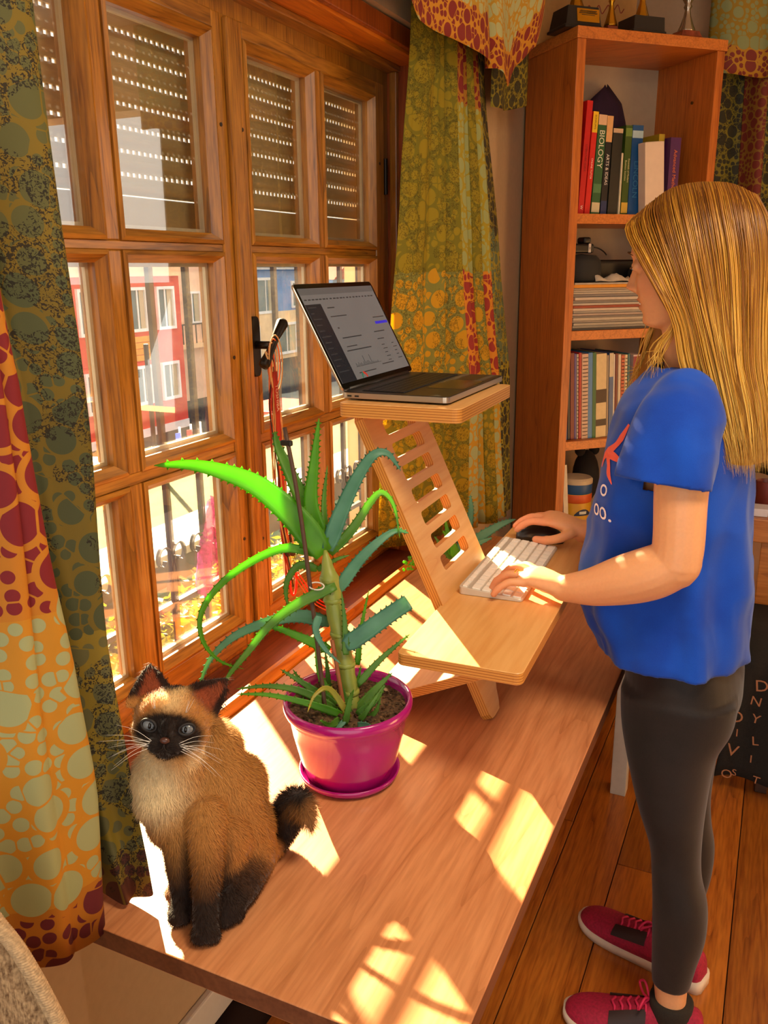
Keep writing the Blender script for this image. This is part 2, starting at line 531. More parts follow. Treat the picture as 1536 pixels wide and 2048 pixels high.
# ------------------------------------------------------------------ roller shutter outside
def slat_mat():
    m = plain('shutter plastic', 'a8946a', 0.45, vary=0.04, nscale=30)
    return m
M['slat'] = slat_mat()
sh = empty('roller_shutter', (-1.11, 1.5, 1.59), 'beige roller shutter half lowered outside the window, light through its slots', 'shutter')
Z0 = 1.664; dz = 0.039
for k in range(9):
    z = Z0 + k*dz
    prof = []
    for i in range(9):
        t = i/8
        prof.append((-1.106 + 0.0075*math.sin(math.pi*t), z + 0.0005 + t*(dz-0.0075)))
    mm = MB()
    rows = [[(xx, 0.745, zz), (xx, 2.255, zz)] for xx, zz in prof]
    rows2 = [[(-1.112, 0.745, zz), (-1.112, 2.255, zz)] for xx, zz in reversed(prof)]
    mm.grid(rows + rows2, closed_v=True)
    # comb of little bridges leaving light slots above the slat
    zt = z + dz - 0.0072
    y = 0.745 + (k % 2)*0.004
    while y < 2.25:
        mm.box((-1.1115, y, zt-0.0008), (-1.1085, y+0.0068, zt+0.0082)); y += 0.0155
    mm.build('slat', M['slat'], sh, smooth=False)
MB().box((-1.113, 0.745, 1.585), (-1.101, 2.255, 1.662)).build('bottom_bar', M['slat'], sh, bevel=0.003)
MB().box((-1.125, 0.742, 2.012), (-1.09, 2.258, 2.045)).build('head_strip', M['slat'], sh)
# ================================================================== DESK
DZ = 0.735
dk = empty('desk', (-0.55, 1.5, 0.0), 'long brown laminate desk running along the window sill', 'desk')
mb = MB()
mb.box((-0.857, 0.652, DZ-0.030), (-0.232, 2.42, DZ))
def faces_side(mb, idx=1, n=(0, 0, 1)):
    """give every face that is not top/bottom the second material"""
    for k, f in enumerate(mb.f):
        a, b, c = [Vector(mb.v[i]) for i in f[:3]]
        nn = (b-a).cross(c-a).normalized()
        if abs(nn.dot(Vector(n))) < 0.7: mb.m[k] = idx
    return mb
faces_side(mb)
mb.build('desktop', [M['desk'], M['desk_edge']], dk, bevel=0.0015)
M['leg_white'] = plain('grey white leg', 'b9b0a4', 0.45)
for (a, b) in ((-0.335, 2.315), (-0.335, 0.70), (-0.84, 2.315)):
    MB().box((a, b, 0.0), (a+0.045, b+0.045, DZ-0.0302)).build('leg', M['leg_white'], dk, bevel=0.002)
MB().box((-0.345, 0.75, DZ-0.075), (-0.325, 2.31, DZ-0.0302)).build('apron', M['leg_white'], dk)

# ================================================================== STANDING DESK RISER
st = empty('laptop_riser', (-0.45, 1.475, DZ), 'slatted birch plywood laptop riser with upper shelf and keyboard tray', 'riser')
# ladder board: tilted, near edge y=1.33, far edge y=1.60
YN, YF = 1.33, 1.605
d_up = Vector((-0.46, 0, 1.0)).normalized()      # along the board, upwards
nrm = Vector((d_up.z, 0, -d_up.x)).normalized()   # faces the sitter
B0 = Vector((-0.418, YN, DZ+0.0015))
Lb = 0.548 / d_up.z
TH = 0.018
def lad(u, v, h):                # u across (y), v along, h thickness
    return B0 + Vector((0, u, 0)) + d_up*v + nrm*h
W_ = YF - YN
def rrect(cx, cy, w, h, r, n=4):
    out = []
    for (sx, sy, a0) in ((1, -1, -90), (1, 1, 0), (-1, 1, 90), (-1, -1, 180)):
        for k in range(n+1):
            a = math.radians(a0 + 90*k/n)
            out.append((cx + sx*(w/2-r) + r*math.cos(a), cy + sy*(h/2-r) + r*math.sin(a)))
    return out
def plate_with_holes(outer, holes, fn, h0, h1, name, mats, parent):
    bm = bmesh.new()
    def loop(pts, h):
        vs = [bm.verts.new(fn(u, v, h)) for u, v in pts]
        return vs, [bm.edges.new((vs[i], vs[(i+1) % len(vs)])) for i in range(len(vs))]
    edges_all = []; sides = []
    for h in (h0, h1):
        es = []; loops = []
        for pts in [outer] + holes:
            vs, e = loop(pts, h); es += e; loops.append(vs)
        edges_all.append(es); sides.append(loops)
    for es in edges_all:
        bmesh.ops.triangle_fill(bm, use_beauty=True, use_dissolve=False, edges=es)
    for f in bm.faces: f.material_index = 0
    for la, lb in zip(sides[0], sides[1]):
        for i in range(len(la)):
            j = (i+1) % len(la)
            f = bm.faces.new((la[i], la[j], lb[j], lb[i])); f.material_index = 1
    bmesh.ops.recalc_face_normals(bm, faces=bm.faces)
    me = bpy.data.meshes.new(name); bm.to_mesh(me); bm.free()
    return link(name, me, mats, parent)
holes = []
pitch = 0.0455
for k in range(8):
    v = 0.290 + k*pitch*1.0
    if v < Lb - 0.02: holes.append(rrect(W_*0.52, v, 0.150, 0.028, 0.008))
outer = []
# foot arch, tray notch are cut into the outline of the lower part
bot = [(0.0, 0.012), (0.006, 0.002), (0.020, 0.0), (0.050, 0.0), (0.062, 0.012), (0.072, 0.03), (0.095, 0.055), (0.14, 0.062), (0.185, 0.055), (0.205, 0.03), (0.213, 0.012), (0.225, 0.0), (0.255, 0.0), (0.269, 0.002), (W_, 0.012)]
outer = bot + [(W_, Lb-0.01), (W_-0.01, Lb), (0.01, Lb), (0.0, Lb-0.01)]
plate_with_holes(outer, holes, lad, -TH/2, TH/2, 'ladder_board', [M['ply'], M['ply_edge_n']], st)

def flat_board(name, x0, x1, y0, y1, zt, th, r, mats, parent, tongue=None):
    cx, cy = (x0+x1)/2, (y0+y1)/2
    pts = rrect(cx, cy, x1-x0, y1-y0, r, 5)
    mb = MB().prism(pts, lambda u, v, h: (u, v, h), zt-th, zt)
    faces_side(mb)
    return mb.build(name, mats, parent, bevel=0.001, seg=1)
PM = [M['ply'], M['ply_edge_z']]
SH_Z = 1.310
TR_Z = 0.950
flat_board('upper_shelf', -0.692, -0.470, 1.300, 1.632, SH_Z, 0.024, 0.014, PM, st)
tray = flat_board('keyboard_tray', -0.512, -0.310, 1.118, 1.925, TR_Z, 0.020, 0.012, PM, st)
# tongues that lock the tray and the shelf in the ladder openings
MB().box((-0.560, 1.405, TR_Z-0.020), (-0.512, 1.515, TR_Z)).build('tray_tongue', PM[0], st, bevel=0.003)
# strut under the tray, lying from the desk up to the tray
mb = MB()
s0 = Vector((-0.640, 1.285, DZ+0.002)); s1 = Vector((-0.395, 1.285, DZ+0.118))
du = (s1-s0).normalized(); nn = Vector((-du.z, 0, du.x))
mb.prism(rrect((s1-s0).length/2, 0.19, (s1-s0).length, 0.38, 0.01), lambda u, v, h: s0 + du*u + Vector((0, v, 0)) + nn*h, 0.0, 0.018)
faces_side(mb, 1, nn)
mb.build('strut_board', [M['ply'], M['ply_edge_z']], st, bevel=0.001, seg=1)

def turn(o, deg, px=-0.50, py=1.35):
    a = math.radians(deg); L = o.location
    x, y = L.x-px, L.y-py
    o.location = (px + x*math.cos(a) - y*math.sin(a), py + x*math.sin(a) + y*math.cos(a), L.z)
    o.rotation_euler.z += a
# ================================================================== LAPTOP
M['alu_dark'] = plain('space grey aluminium', '2e2926', 0.35, 0.35, vary=0.02)
M['alu_side'] = plain('silver aluminium rim', 'b8aa98', 0.3, 0.8, vary=0.02)
M['key_black'] = plain('black key plastic', '14110f', 0.45)
M['bezel'] = plain('black glass bezel', '0c0a0a', 0.12)
lap = empty('laptop', (-0.60, 1.52, SH_Z), 'open dark grey laptop on the upper shelf of the riser', 'laptop')
LX0, LX1, LY0, LY1 = -0.700, -0.500, 1.330, 1.655
LZ = SH_Z + 0.003
mb = MB().prism(rrect((LX0+LX1)/2, (LY0+LY1)/2, LX1-LX0, LY1-LY0, 0.010, 5), lambda u, v, h: (u, v, h), LZ, LZ+0.0115)
faces_side(mb)
base = mb.build('base', [M['alu_dark'], M['alu_side']], lap, bevel=0.001, seg=1)
mb = MB()
for (fx, fy) in ((LX0+0.025, LY0+0.03), (LX1-0.025, LY0+0.03), (LX0+0.025, LY1-0.03), (LX1-0.025, LY1-0.03)):
    mb.lathe([(0.007, -0.0035), (0.007, 0.0)], (fx, fy, LZ), 12)
mb.build('rubber_foot', M['key_black'], base, kind='stuff')
kt = LZ + 0.0115
MB().box((LX0+0.030, LY0+0.022, kt-0.0006), (LX0+0.112, LY1-0.022, kt+0.0004)).build('keyboard_well', M['bezel'], base)
key_me = MB().box((-0.0060, -0.0088, 0), (0.0060, 0.0088, 0.0014)).mesh('key')
key_me.materials.append(M['key_black'])
rows_, cols_ = 6, 14
for r in range(rows_):
    for c in range(cols_):
        if r == 5 and 4 <= c <= 8:
            if c != 4: continue
        o = bpy.data.objects.new('key', key_me); COL.objects.link(o)
        o.parent = base
        yy = LY0 + 0.030 + c*(LY1-LY0-0.060)/(cols_-1)
        xx = LX0 + 0.0375 + r*0.0134
        if r == 5 and c == 4:
            yy = LY0 + 0.030 + 6*(LY1-LY0-0.060)/(cols_-1); o.scale = (1, 5.8, 1)
        elif r == 0: o.scale = (0.7, 1.1, 1)
        else: o.scale = (1, 1.1, 1)
        o.location = (xx, yy, kt+0.0004)
MB().box((LX0+0.122, (LY0+LY1)/2-0.062, kt-0.0002), (LX1-0.008, (LY0+LY1)/2+0.062, kt+0.0003)).build('trackpad', plain('trackpad glass', '332d29', 0.25, 0.5), base)
mb = MB()
for yy in (0.012, 0.026):
    mb.box((LX0+yy, LY0-0.0004, LZ+0.0035), (LX0+yy+0.008, LY0+0.002, LZ+0.0065))
mb.build('usb_port', M['key_black'], base, kind='stuff')
# lid, hinged along the left edge and leaning back towards the window
la = math.radians(118)
lu = Vector((math.cos(la), 0, math.sin(la)))      # up the lid
ln = Vector((lu.z, 0, -lu.x))                      # screen normal (to the sitter)
LO = Vector((LX0+0.004, (LY0+LY1)/2, kt+0.002))
HL = 0.205
def lid(u, v, h): return LO + Vector((0, u, 0)) + lu*v + ln*h
mb = MB().prism(rrect(0, HL/2, LY1-LY0, HL, 0.009, 5), lid, -0.0045, 0.0)
lidp = mb.build('lid', M['alu_side'], lap, bevel=0.0008, seg=1)
mb = MB().prism(rrect(0, HL/2, LY1-LY0-0.002, HL-0.002, 0.008, 5), lid, 0.0, 0.0006)
mb.build('bezel', M['bezel'], lidp)
mb = MB().tube([lid(-(LY1-LY0)*0.42, 0.0, -0.002), lid((LY1-LY0)*0.42, 0.0, -0.002)], 0.0045, 12)
mb.build('hinge_bar', M['key_black'], lidp, smooth=True)
# the lit screen and what it shows
def screen_mat(name, col, s):
    m, nt, b = newmat(name)
    v = coords(nt); n = N(nt, 'ShaderNodeTexNoise', i_Scale=14.0, i_Detail=2.0); nt.links.new(v, n.inputs['Vector'])
    c = rgb(col)
    cc = ramp(nt, n.outputs['Fac'], [(0.3, tuple(x*0.93 for x in c[:3])), (0.7, c)])
    b.inputs['Base Color'].default_value = (0.01, 0.01, 0.01, 1); b.inputs['Roughness'].default_value = 0.18
    nt.links.new(cc, b.inputs['Emission Color']); b.inputs['Emission Strength'].default_value = s
    return m
SW, SHH = LY1-LY0-0.016, HL-0.022
sy0, sz0 = -SW/2, 0.012
M['scr'] = screen_mat('screen page', 'a0948a', 0.30); M['scr_dark'] = screen_mat('screen sidebar', '1a1c22', 0.5)
M['scr_ink'] = screen_mat('screen print', '5a5654', 0.2); M['scr_blue'] = screen_mat('screen button', '2a22a8', 0.8)
M['scr_bar'] = screen_mat('screen toolbar', '8a8078', 0.28); M['scr_red'] = screen_mat('screen chart red', 'c03020', 0.7); M['scr_green'] = screen_mat('screen chart green', '2a6a50', 0.7)
MB().prism([(sy0, sz0), (sy0+SW, sz0), (sy0+SW, sz0+SHH), (sy0, sz0+SHH)], lid, 0.0006, 0.0010).build('screen', M['scr'], lidp)
def scr(u0, v0, u1, v1):   # u from the left 0..1 (left = near the viewer), v from the bottom 0..1
    a = (sy0+SW*u0, sz0+SHH*v0); b = (sy0+SW*u1, sz0+SHH*v1)
    return [a, (b[0], a[1]), b, (a[0], b[1])]
def scr_part(name, rects, mat, h=0.0013):
    mb = MB()
    for r in rects: mb.prism(scr(*r), lid, 0.0010, h)
    mb.build(name, mat, lidp, kind='stuff')
scr_part('sidebar', [(0, 0, 0.19, 0.83)], M['scr_dark'])
scr_part('toolbar', [(0, 0.93, 1, 1.0)], M['scr_bar'])
lines = []
rs = random.Random(5)
lines += [(0.02+0.045*i, 0.872, 0.02+0.045*i+0.02+0.014*rs.random(), 0.885) for i in range(21)]
lines += [(0.25, 0.775, 0.34, 0.787), (0.24, 0.68, 0.45, 0.69), (0.26, 0.55, 0.28, 0.565), (0.26, 0.44, 0.52, 0.452), (0.26, 0.345, 0.40, 0.355), (0.24, 0.30, 0.58, 0.312),
          (0.72, 0.455, 0.88, 0.466), (0.72, 0.37, 0.82, 0.38), (0.62, 0.09, 0.80, 0.10), (0.26, 0.055, 0.50, 0.065), (0.80, 0.62, 0.97, 0.63)]
lines += [(0.74, 0.30-0.045*i, 0.78+0.03*rs.random(), 0.308-0.045*i) for i in range(5)]
lines += [(0.90, 0.30-0.045*i, 0.93+0.03*rs.random(), 0.308-0.045*i) for i in range(5)]
for i in range(18):
    x = 0.27 + i*0.018; h = 0.01 + (0.09 if i in (7, 12) else 0.03*rs.random())
    lines.append((x, 0.13, x+0.004, 0.13+h))
lines.append((0.26, 0.125, 0.62, 0.129))
scr_part('page_line', lines, M['scr_ink'])
scr_part('menu_line', [(0.025, 0.79-0.062*i, 0.06+0.09*rs.random(), 0.802-0.062*i) for i in range(12)], M['scr_ink'], 0.0016)
scr_part('button', [(0.80, 0.545, 0.985, 0.575)], M['scr_blue'], 0.0016)
def arc(a0, a1, c, r0, r1, mat, name):
    mb = MB(); n = 10; rows = [[], []]
    for k in range(n+1):
        a = math.radians(a0 + (a1-a0)*k/n)
        for q, r in enumerate((r0, r1)): rows[q].append(lid(c[0]+r*math.cos(a), c[1]+r*math.sin(a), 0.0014))
    mb.grid(rows); mb.build(name, mat, lidp)
cc = (sy0+SW*0.31, sz0+0.0005)
arc(0, 100, cc, 0.007, 0.012, M['scr_red'], 'chart_arc'); arc(100, 180, cc, 0.007, 0.012, M['scr_green'], 'chart_arc')

# ================================================================== WIRELESS KEYBOARD
M['key_white'] = plain('white key plastic', 'f0ece2', 0.4, vary=0.02)
M['kb_alu'] = plain('silver keyboard body', 'd2cabc', 0.35, 0.3, vary=0.02)
kb = empty('wireless_keyboard', (-0.44, 1.56, TR_Z), 'slim white wireless keyboard on the riser tray', 'keyboard')
KX0, KX1, KY0, KY1 = -0.498, -0.378, 1.395, 1.722
def kpos(u, v, h):     # back (window side) edge is higher
    t = (u-KX0)/(KX1-KX0)
    return Vector((u, v, TR_Z + (0.002 if h == 0 else 0.0) + h*(0.013 - 0.009*t)))
mb = MB().prism(rrect((KX0+KX1)/2, (KY0+KY1)/2, KX1-KX0, KY1-KY0, 0.008, 5), lambda u, v, h: Vector((u, v, TR_Z+0.0005)) if h == 0 else Vector((u, v, TR_Z + 0.0155 - 0.010*(u-KX0)/(KX1-KX0))), 0, 1)
kbb = mb.build('body', M['kb_alu'], kb, bevel=0.0008, seg=1)
wk = MB().box((-0.0074, -0.0086, 0), (0.0074, 0.0086, 0.0022)).mesh('key'); wk.materials.append(M['key_white'])
tilt = math.atan2(0.010, KX1-KX0)
for r in range(6):
    for c in range(14):
        sc_y = 1.0
        yy = KY0 + 0.0145 + c*(KY1-KY0-0.029)/13
        if r == 5 and 4 <= c <= 8:
            if c != 6: continue
            sc_y = 6.0
        xx = KX0 + 0.011 + r*0.0192 + (0.002 if r else 0)
        o = bpy.data.objects.new('key', wk); COL.objects.link(o); o.parent = kb
        o.location = Vector((xx, yy, TR_Z + 0.0155 - 0.010*(xx-KX0)/(KX1-KX0))) - true_loc(kb)
        o.rotation_euler = (0, tilt, 0); o.scale = (0.55 if r == 0 else 1.0, sc_y*1.12 if sc_y > 1 else 1.12, 1)

# ================================================================== MOUSE
M['mouse'] = plain('black mouse plastic', '1c1816', 0.3)
ms = empty('computer_mouse', (-0.43, 1.775, TR_Z), 'black computer mouse under the right hand on the tray', 'mouse')
mb = MB(); rings = []
for i in range(15):
    t = i/14; xx = -0.482 + t*0.105
    wv = 0.031*math.sin(math.pi*min(max(t*0.9+0.06, 0.0), 1))**0.45; hv = 0.036*math.sin(math.pi*(0.12+0.80*t))**0.7
    ring = []
    for k in range(16):
        a = 2*math.pi*k/16
        zz = math.sin(a); ring.append((xx, 1.775 + wv*math.cos(a), TR_Z+0.001 + (hv*zz if zz > 0 else 0.0)))
    rings.append(ring)
mb.loft(rings).build('shell', M['mouse'], ms, smooth=True)
MB().tube([(-0.462, 1.775, TR_Z+0.026), (-0.447, 1.775, TR_Z+0.0345)], 0.005, 10).build('scroll_wheel', M['alu_dark'], ms, smooth=True)

turn(st, 2.2); turn(kb, 2.6); turn(ms, 2.2); turn(lap, 1.0)
# ================================================================== CURTAINS
def fabric(name, bands, period=None, scale=16.0, transl=0.3, vofs=0.0, scrib=None, seam=0.0):
    """bands: [(v_from, circle colour, ground colour)], printed bubbles of many sizes; uv in metres"""
    m, nt, b = newmat(name)
    uv = nt.nodes.new('ShaderNodeTexCoord').outputs['UV']
    def vor(sc, rand=0.85):
        v = N(nt, 'ShaderNodeTexVoronoi', voronoi_dimensions='2D', i_Scale=sc, i_Randomness=rand); nt.links.new(uv, v.inputs['Vector']); return v
    big = vor(scale, 0.8); small = vor(scale*2.3, 0.8)
    def radius(v, r0, r1):
        s = nt.nodes.new('ShaderNodeSeparateColor'); nt.links.new(v.outputs['Color'], s.inputs[0])
        return math_(nt, 'MULTIPLY_ADD', s.outputs[0], r1-r0, r0), s.outputs[1]
    rb, pick = radius(big, 0.36, 0.50)
    rs_, _p = radius(small, 0.34, 0.46)
    def cells(sc, rand):
        v = N(nt, 'ShaderNodeTexVoronoi', voronoi_dimensions='2D', feature='DISTANCE_TO_EDGE', i_Scale=sc, i_Randomness=rand); nt.links.new(uv, v.inputs['Vector']); return v.outputs['Distance']
    inb = math_(nt, 'MULTIPLY', math_(nt, 'LESS_THAN', big.outputs['Distance'], rb), math_(nt, 'GREATER_THAN', cells(scale, 0.8), 0.030))
    ins = math_(nt, 'MULTIPLY', math_(nt, 'LESS_THAN', small.outputs['Distance'], rs_), math_(nt, 'GREATER_THAN', cells(scale*2.3, 0.8), 0.05))
    usebig = math_(nt, 'GREATER_THAN', pick, 0.30)
    inb = math_(nt, 'MULTIPLY', inb, usebig)
    free = math_(nt, 'MAXIMUM', math_(nt, 'SUBTRACT', 1.0, usebig), math_(nt, 'GREATER_THAN', big.outputs['Distance'], math_(nt, 'ADD', rb, 0.16)))
    ins = math_(nt, 'MULTIPLY', ins, free)
    inside = math_(nt, 'MAXIMUM', inb, ins)
    # band chosen at the bubble's own centre so that the print follows whole bubbles
    sp = nt.nodes.new('ShaderNodeSeparateXYZ'); nt.links.new(big.outputs['Position'], sp.inputs[0])
    sq = nt.nodes.new('ShaderNodeSeparateXYZ'); nt.links.new(small.outputs['Position'], sq.inputs[0])
    su = nt.nodes.new('ShaderNodeSeparateXYZ'); nt.links.new(uv, su.inputs[0])
    mixv = nt.nodes.new('ShaderNodeMix'); mixv.data_type = 'FLOAT'
    nt.links.new(inb, mixv.inputs[0]); nt.links.new(sq.outputs[1], mixv.inputs[2]); nt.links.new(sp.outputs[1], mixv.inputs[3])
    def bandf(v):
        v = math_(nt, 'ADD', v, -vofs)
        if period: v = math_(nt, 'MULTIPLY', math_(nt, 'FRACT', math_(nt, 'DIVIDE', v, period)), 1.0)
        return v
    ink = ramp(nt, bandf(mixv.outputs[0]), [(p, rgb(c)) for p, c, g in bands], 'CONSTANT')
    gnd = ramp(nt, bandf(su.outputs[1]), [(p, rgb(g)) for p, c, g in bands], 'CONSTANT')
    col = mixc(nt, inside, gnd, ink)
    if scrib:
        n = N(nt, 'ShaderNodeTexNoise', i_Scale=scale*9, i_Detail=5.0, i_Distortion=1.5); nt.links.new(uv, n.inputs['Vector'])
        n2 = N(nt, 'ShaderNodeTexNoise', i_Scale=scale*0.55, i_Detail=2.0); nt.links.new(uv, n2.inputs['Vector'])
        sfac = math_(nt, 'MULTIPLY', math_(nt, 'GREATER_THAN', n.outputs['Fac'], 0.53), math_(nt, 'GREATER_THAN', n2.outputs['Fac'], scrib[1]))
        col = mixc(nt, math_(nt, 'MULTIPLY', sfac, scrib[2]), col, rgb(scrib[0]))
    nt.links.new(col, b.inputs['Base Color'])
    b.inputs['Roughness'].default_value = 0.75
    wv = N(nt, 'ShaderNodeTexNoise', i_Scale=900.0, i_Detail=1.0); nt.links.new(uv, wv.inputs['Vector'])
    bump(nt, b, wv.outputs['Fac'], 0.12, 0.0006)
    if transl:
        tl = nt.nodes.new('ShaderNodeBsdfTranslucent'); nt.links.new(col, tl.inputs['Color'])
        mx = nt.nodes.new('ShaderNodeMixShader'); mx.inputs[0].default_value = transl
        out = nt.nodes['Material Output']
        nt.links.new(b.outputs[0], mx.inputs[1]); nt.links.new(tl.outputs[0], mx.inputs[2]); nt.links.new(mx.outputs[0], out.inputs['Surface'])
    return m

MAR, ORA, PAL, OLI = '7a1c1c', 'd08418', 'b4b87c', '9a8a1c'
# v is the height above the floor; period 1.0 m lets the ramp be read in metres
M['fab_a'] = fabric('bubble print cloth', [(0.0, '6a1e26', 'c07818'), (0.795, 'aeb078', 'c88c1e'), (0.985, 'aeb078', 'c88c1e')], 3.0, 15.0, 0.12)
def print_bands(vals, per):
    return [(v/per, c, g) for v, c, g in vals]
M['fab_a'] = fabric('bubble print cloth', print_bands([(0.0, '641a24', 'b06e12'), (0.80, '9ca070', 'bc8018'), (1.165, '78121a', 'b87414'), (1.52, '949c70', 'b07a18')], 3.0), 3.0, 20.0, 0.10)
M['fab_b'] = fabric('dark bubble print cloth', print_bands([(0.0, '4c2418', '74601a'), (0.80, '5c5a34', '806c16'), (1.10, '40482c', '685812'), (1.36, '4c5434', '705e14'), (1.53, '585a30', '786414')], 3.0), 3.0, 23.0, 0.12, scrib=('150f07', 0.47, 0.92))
M['fab_c'] = fabric('olive scribble cloth', print_bands([(0.0, 'c8a820', '989028'), (1.18, 'e0b020', '9c9c48'), (1.52, 'b4a020', '928a22')], 3.0), 3.0, 19.0, 0.50, scrib=('5a4c10', 0.46, 0.6))
M['fab_d'] = fabric('banded bubble cloth', print_bands([(0.0, 'a8b07c', 'c4941c'), (1.20, '9c2c24', 'd88c1c'), (1.52, 'a0a868', 'a8961c'), (1.93, '84201c', 'b47a18')], 3.0), 3.0, 22.0, 0.2)
M['fab_e'] = fabric('olive black bubble cloth', print_bands([(0.0, '3c3818', '8c8018'), (0.95, '2c2812', '988818'), (1.25, '5c6a48', '94841c'), (1.62, '302a12', '847418')], 3.0), 3.0, 26.0, 0.12, scrib=('1c160a', 0.5, 0.8))
M['fab_v'] = fabric('valance bubble cloth', [(0.0, '84241c', 'cc8c1c'), (0.085, 'b4b880', 'c09426')], 1.0, 27.0, 0.12)
M['fab_v2'] = fabric('far valance bubble cloth', [(0.0, '7c2c20', 'b88418'), (0.08, '8c9460', '9c7c1c')], 1.0, 24.0, 0.1)
M['fab_f'] = fabric('far curtain cloth', print_bands([(0.0, '3a3818', '7c741c'), (1.0, '34301a', '7c7018')], 3.0), 3.0, 24.0, 0.1, scrib=('1c180c', 0.45, 0.9))
M['fab_g'] = fabric('far curtain band cloth', print_bands([(0.0, '8c9868', '9c8c2c'), (1.15, '7a3020', '9c701c'), (1.50, '8c9868', '94882c'), (1.72, '74281c', '8c641c')], 3.0), 3.0, 30.0, 0.1)

def cloth(name, section, zs, mats, parent=None, mat_of=None, vof=None, nu=160, thick=0.0012, jitter=0.0):
    """section(t, z) -> (x, y); rows at heights zs (or callables of t); uv = arc length, height"""
    me_v = []; uvs = []
    rows = len(zs)
    for i, z in enumerate(zs):
        arcl = 0; last = None
        for j in range(nu+1):
            t = j/nu
            zz = z(t) if callable(z) else z
            x, y = section(t, zz)
            p = Vector((x, y, zz))
            if last is not None: arcl += (Vector((x, y)) - Vector(last)).length
            last = (x, y)
            me_v.append(p); uvs.append((arcl, vof(t, zz) if vof else zz))
    fs = []; mi = []
    for i in range(rows-1):
        for j in range(nu):
            a = i*(nu+1)+j
            fs.append((a, a+1, a+nu+2, a+nu+1)); mi.append(mat_of((j+0.5)/nu) if mat_of else 0)
    me = bpy.data.meshes.new(name); me.from_pydata(me_v, [], fs)
    ul = me.uv_layers.new(name='UVMap')
    for p in me.polygons:
        p.material_index = mi[p.index]
        for li in p.loop_indices:
            ul.data[li].uv = uvs[me.loops[li].vertex_index]
    o = link(name, me, mats, parent, smooth=True)
    sm = o.modifiers.new('thickness', 'SOLIDIFY'); sm.thickness = thick; sm.offset = 0
    return o

def lerp_tab(tab, z):
    tab = sorted(tab)
    if z <= tab[0][0]: return tab[0][1:]
    for a, b in zip(tab, tab[1:]):
        if z <= b[0]:
            t = (z-a[0])/(b[0]-a[0]); t = t*t*(3-2*t)*0.5 + t*0.5
            return tuple(u+(v-u)*t for u, v in zip(a[1:], b[1:]))
    return tab[-1][1:]

# ---- near left curtain: front panel A with its turned edge and the darker fold B behind it
EDGE_B = [(0.74, -0.672, 0.712), (0.90, -0.702, 0.726), (1.08, -0.732, 0.746), (1.32, -0.760, 0.778), (1.60, -0.780, 0.786), (2.6, -0.800, 0.800)]
EDGE_A = [(0.73, -0.697, 0.652), (0.92, -0.700, 0.662), (1.06, -0.700, 0.651), (1.25, -0.700, 0.636), (1.41, -0.700, 0.630), (1.51, -0.700, 0.619), (1.8, -0.70, 0.600), (2.6, -0.70, 0.575)]
def sec_left(t, z):
    ax, ay = lerp_tab(EDGE_A, z); bx, by = lerp_tab(EDGE_B, z)
    pts = [(-0.85, 0.42), (-0.790, 0.47), (-0.765, 0.535), (-0.722, 0.60), (ax, ay), (ax-0.035, ay+0.022), (-0.775, ay+0.030), (-0.785, ay+0.045), (bx-0.032, (ay+by)/2+0.006), (bx-0.020, (ay+by)/2+0.022), (bx, by), (bx-0.05, by+0.016), (-0.850, by+0.028)]
    k = t*(len(pts)-1); i = min(int(k), len(pts)-2); f = k-i
    P = [np.array(p) for p in pts]; P = [2*P[0]-P[1]] + P + [2*P[-1]-P[-2]]
    a, b, c, d = P[i:i+4]
    q = 0.5*((2*b)+(-a+c)*f+(2*a-5*b+4*c-d)*f*f+(-a+3*b-3*c+d)*f**3)
    wob = 0.004*math.sin(z*9 + t*31) + (0.012*math.sin(t*62 - z*1.3) if t < 0.27 else 0.0)
    return q[0]+wob, q[1]
lc = empty('curtain', (-0.72, 0.66, 0.735), 'heavy near-left curtain printed with red and pale green bubbles', 'curtain')
zs_a = [lambda t, q=q: (0.728 + 0.05*max(0, 0.27-t)) + q*(2.58-0.728) for q in [i/40 for i in range(41)]]
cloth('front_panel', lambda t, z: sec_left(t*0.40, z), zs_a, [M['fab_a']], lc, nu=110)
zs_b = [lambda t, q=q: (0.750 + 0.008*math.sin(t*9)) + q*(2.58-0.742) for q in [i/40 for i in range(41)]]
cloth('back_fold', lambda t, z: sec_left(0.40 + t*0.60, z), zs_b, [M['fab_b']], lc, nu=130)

# ---- curtain right of the window, behind the laptop
ED_L = [(0.77, -0.985, 2.078), (1.0, -0.955, 2.03), (1.40, -0.905, 1.985), (1.70, -0.885, 1.998), (2.09, -0.862, 2.03), (2.6, -0.862, 2.04)]
ED_R = [(0.72, -0.845, 2.80), (1.13, -0.845, 2.735), (1.58, -0.845, 2.60), (2.05, -0.845, 2.47), (2.6, -0.845, 2.44)]
FOLD = [(0, 0), (0.05, 0.016), (0.12, 0.030), (0.20, 0.034), (0.27, 0.026), (0.31, 0.022), (0.36, 0.034), (0.43, 0.042), (0.475, 0.030), (0.50, 0.028), (0.54, 0.046), (0.60, 0.060), (0.645, 0.060), (0.66, 0.036), (0.68, 0.012), (0.705, 0.050), (0.735, 0.056), (0.75, 0.030), (0.765, 0.008), (0.80, 0.046), (0.835, 0.052), (0.85, 0.022), (0.865, 0.010), (0.90, 0.036), (0.95, 0.036), (1.0, 0.004)]
def sec_right(t, z):
    lx, ly = lerp_tab(ED_L, z); rx, ry = lerp_tab(ED_R, z)
    f = 0
    for a, b in zip(FOLD, FOLD[1:]):
        if t <= b[0]:
            q = (t-a[0])/(b[0]-a[0]); q = q*q*(3-2*q); f = a[1]+(b[1]-a[1])*q; break
    amp = 0.65 + 0.75*min(1, max(0, (2.1-z)/0.9))
    s = t*0.612 if t < 0.605 else 0.370 + (t-0.605)*1.595
    x = lx + (rx-lx)*min(1, s*1.7) + f*amp
    y = ly + (ry-ly)*s
    return x + 0.004*math.sin(z*5+t*14), y
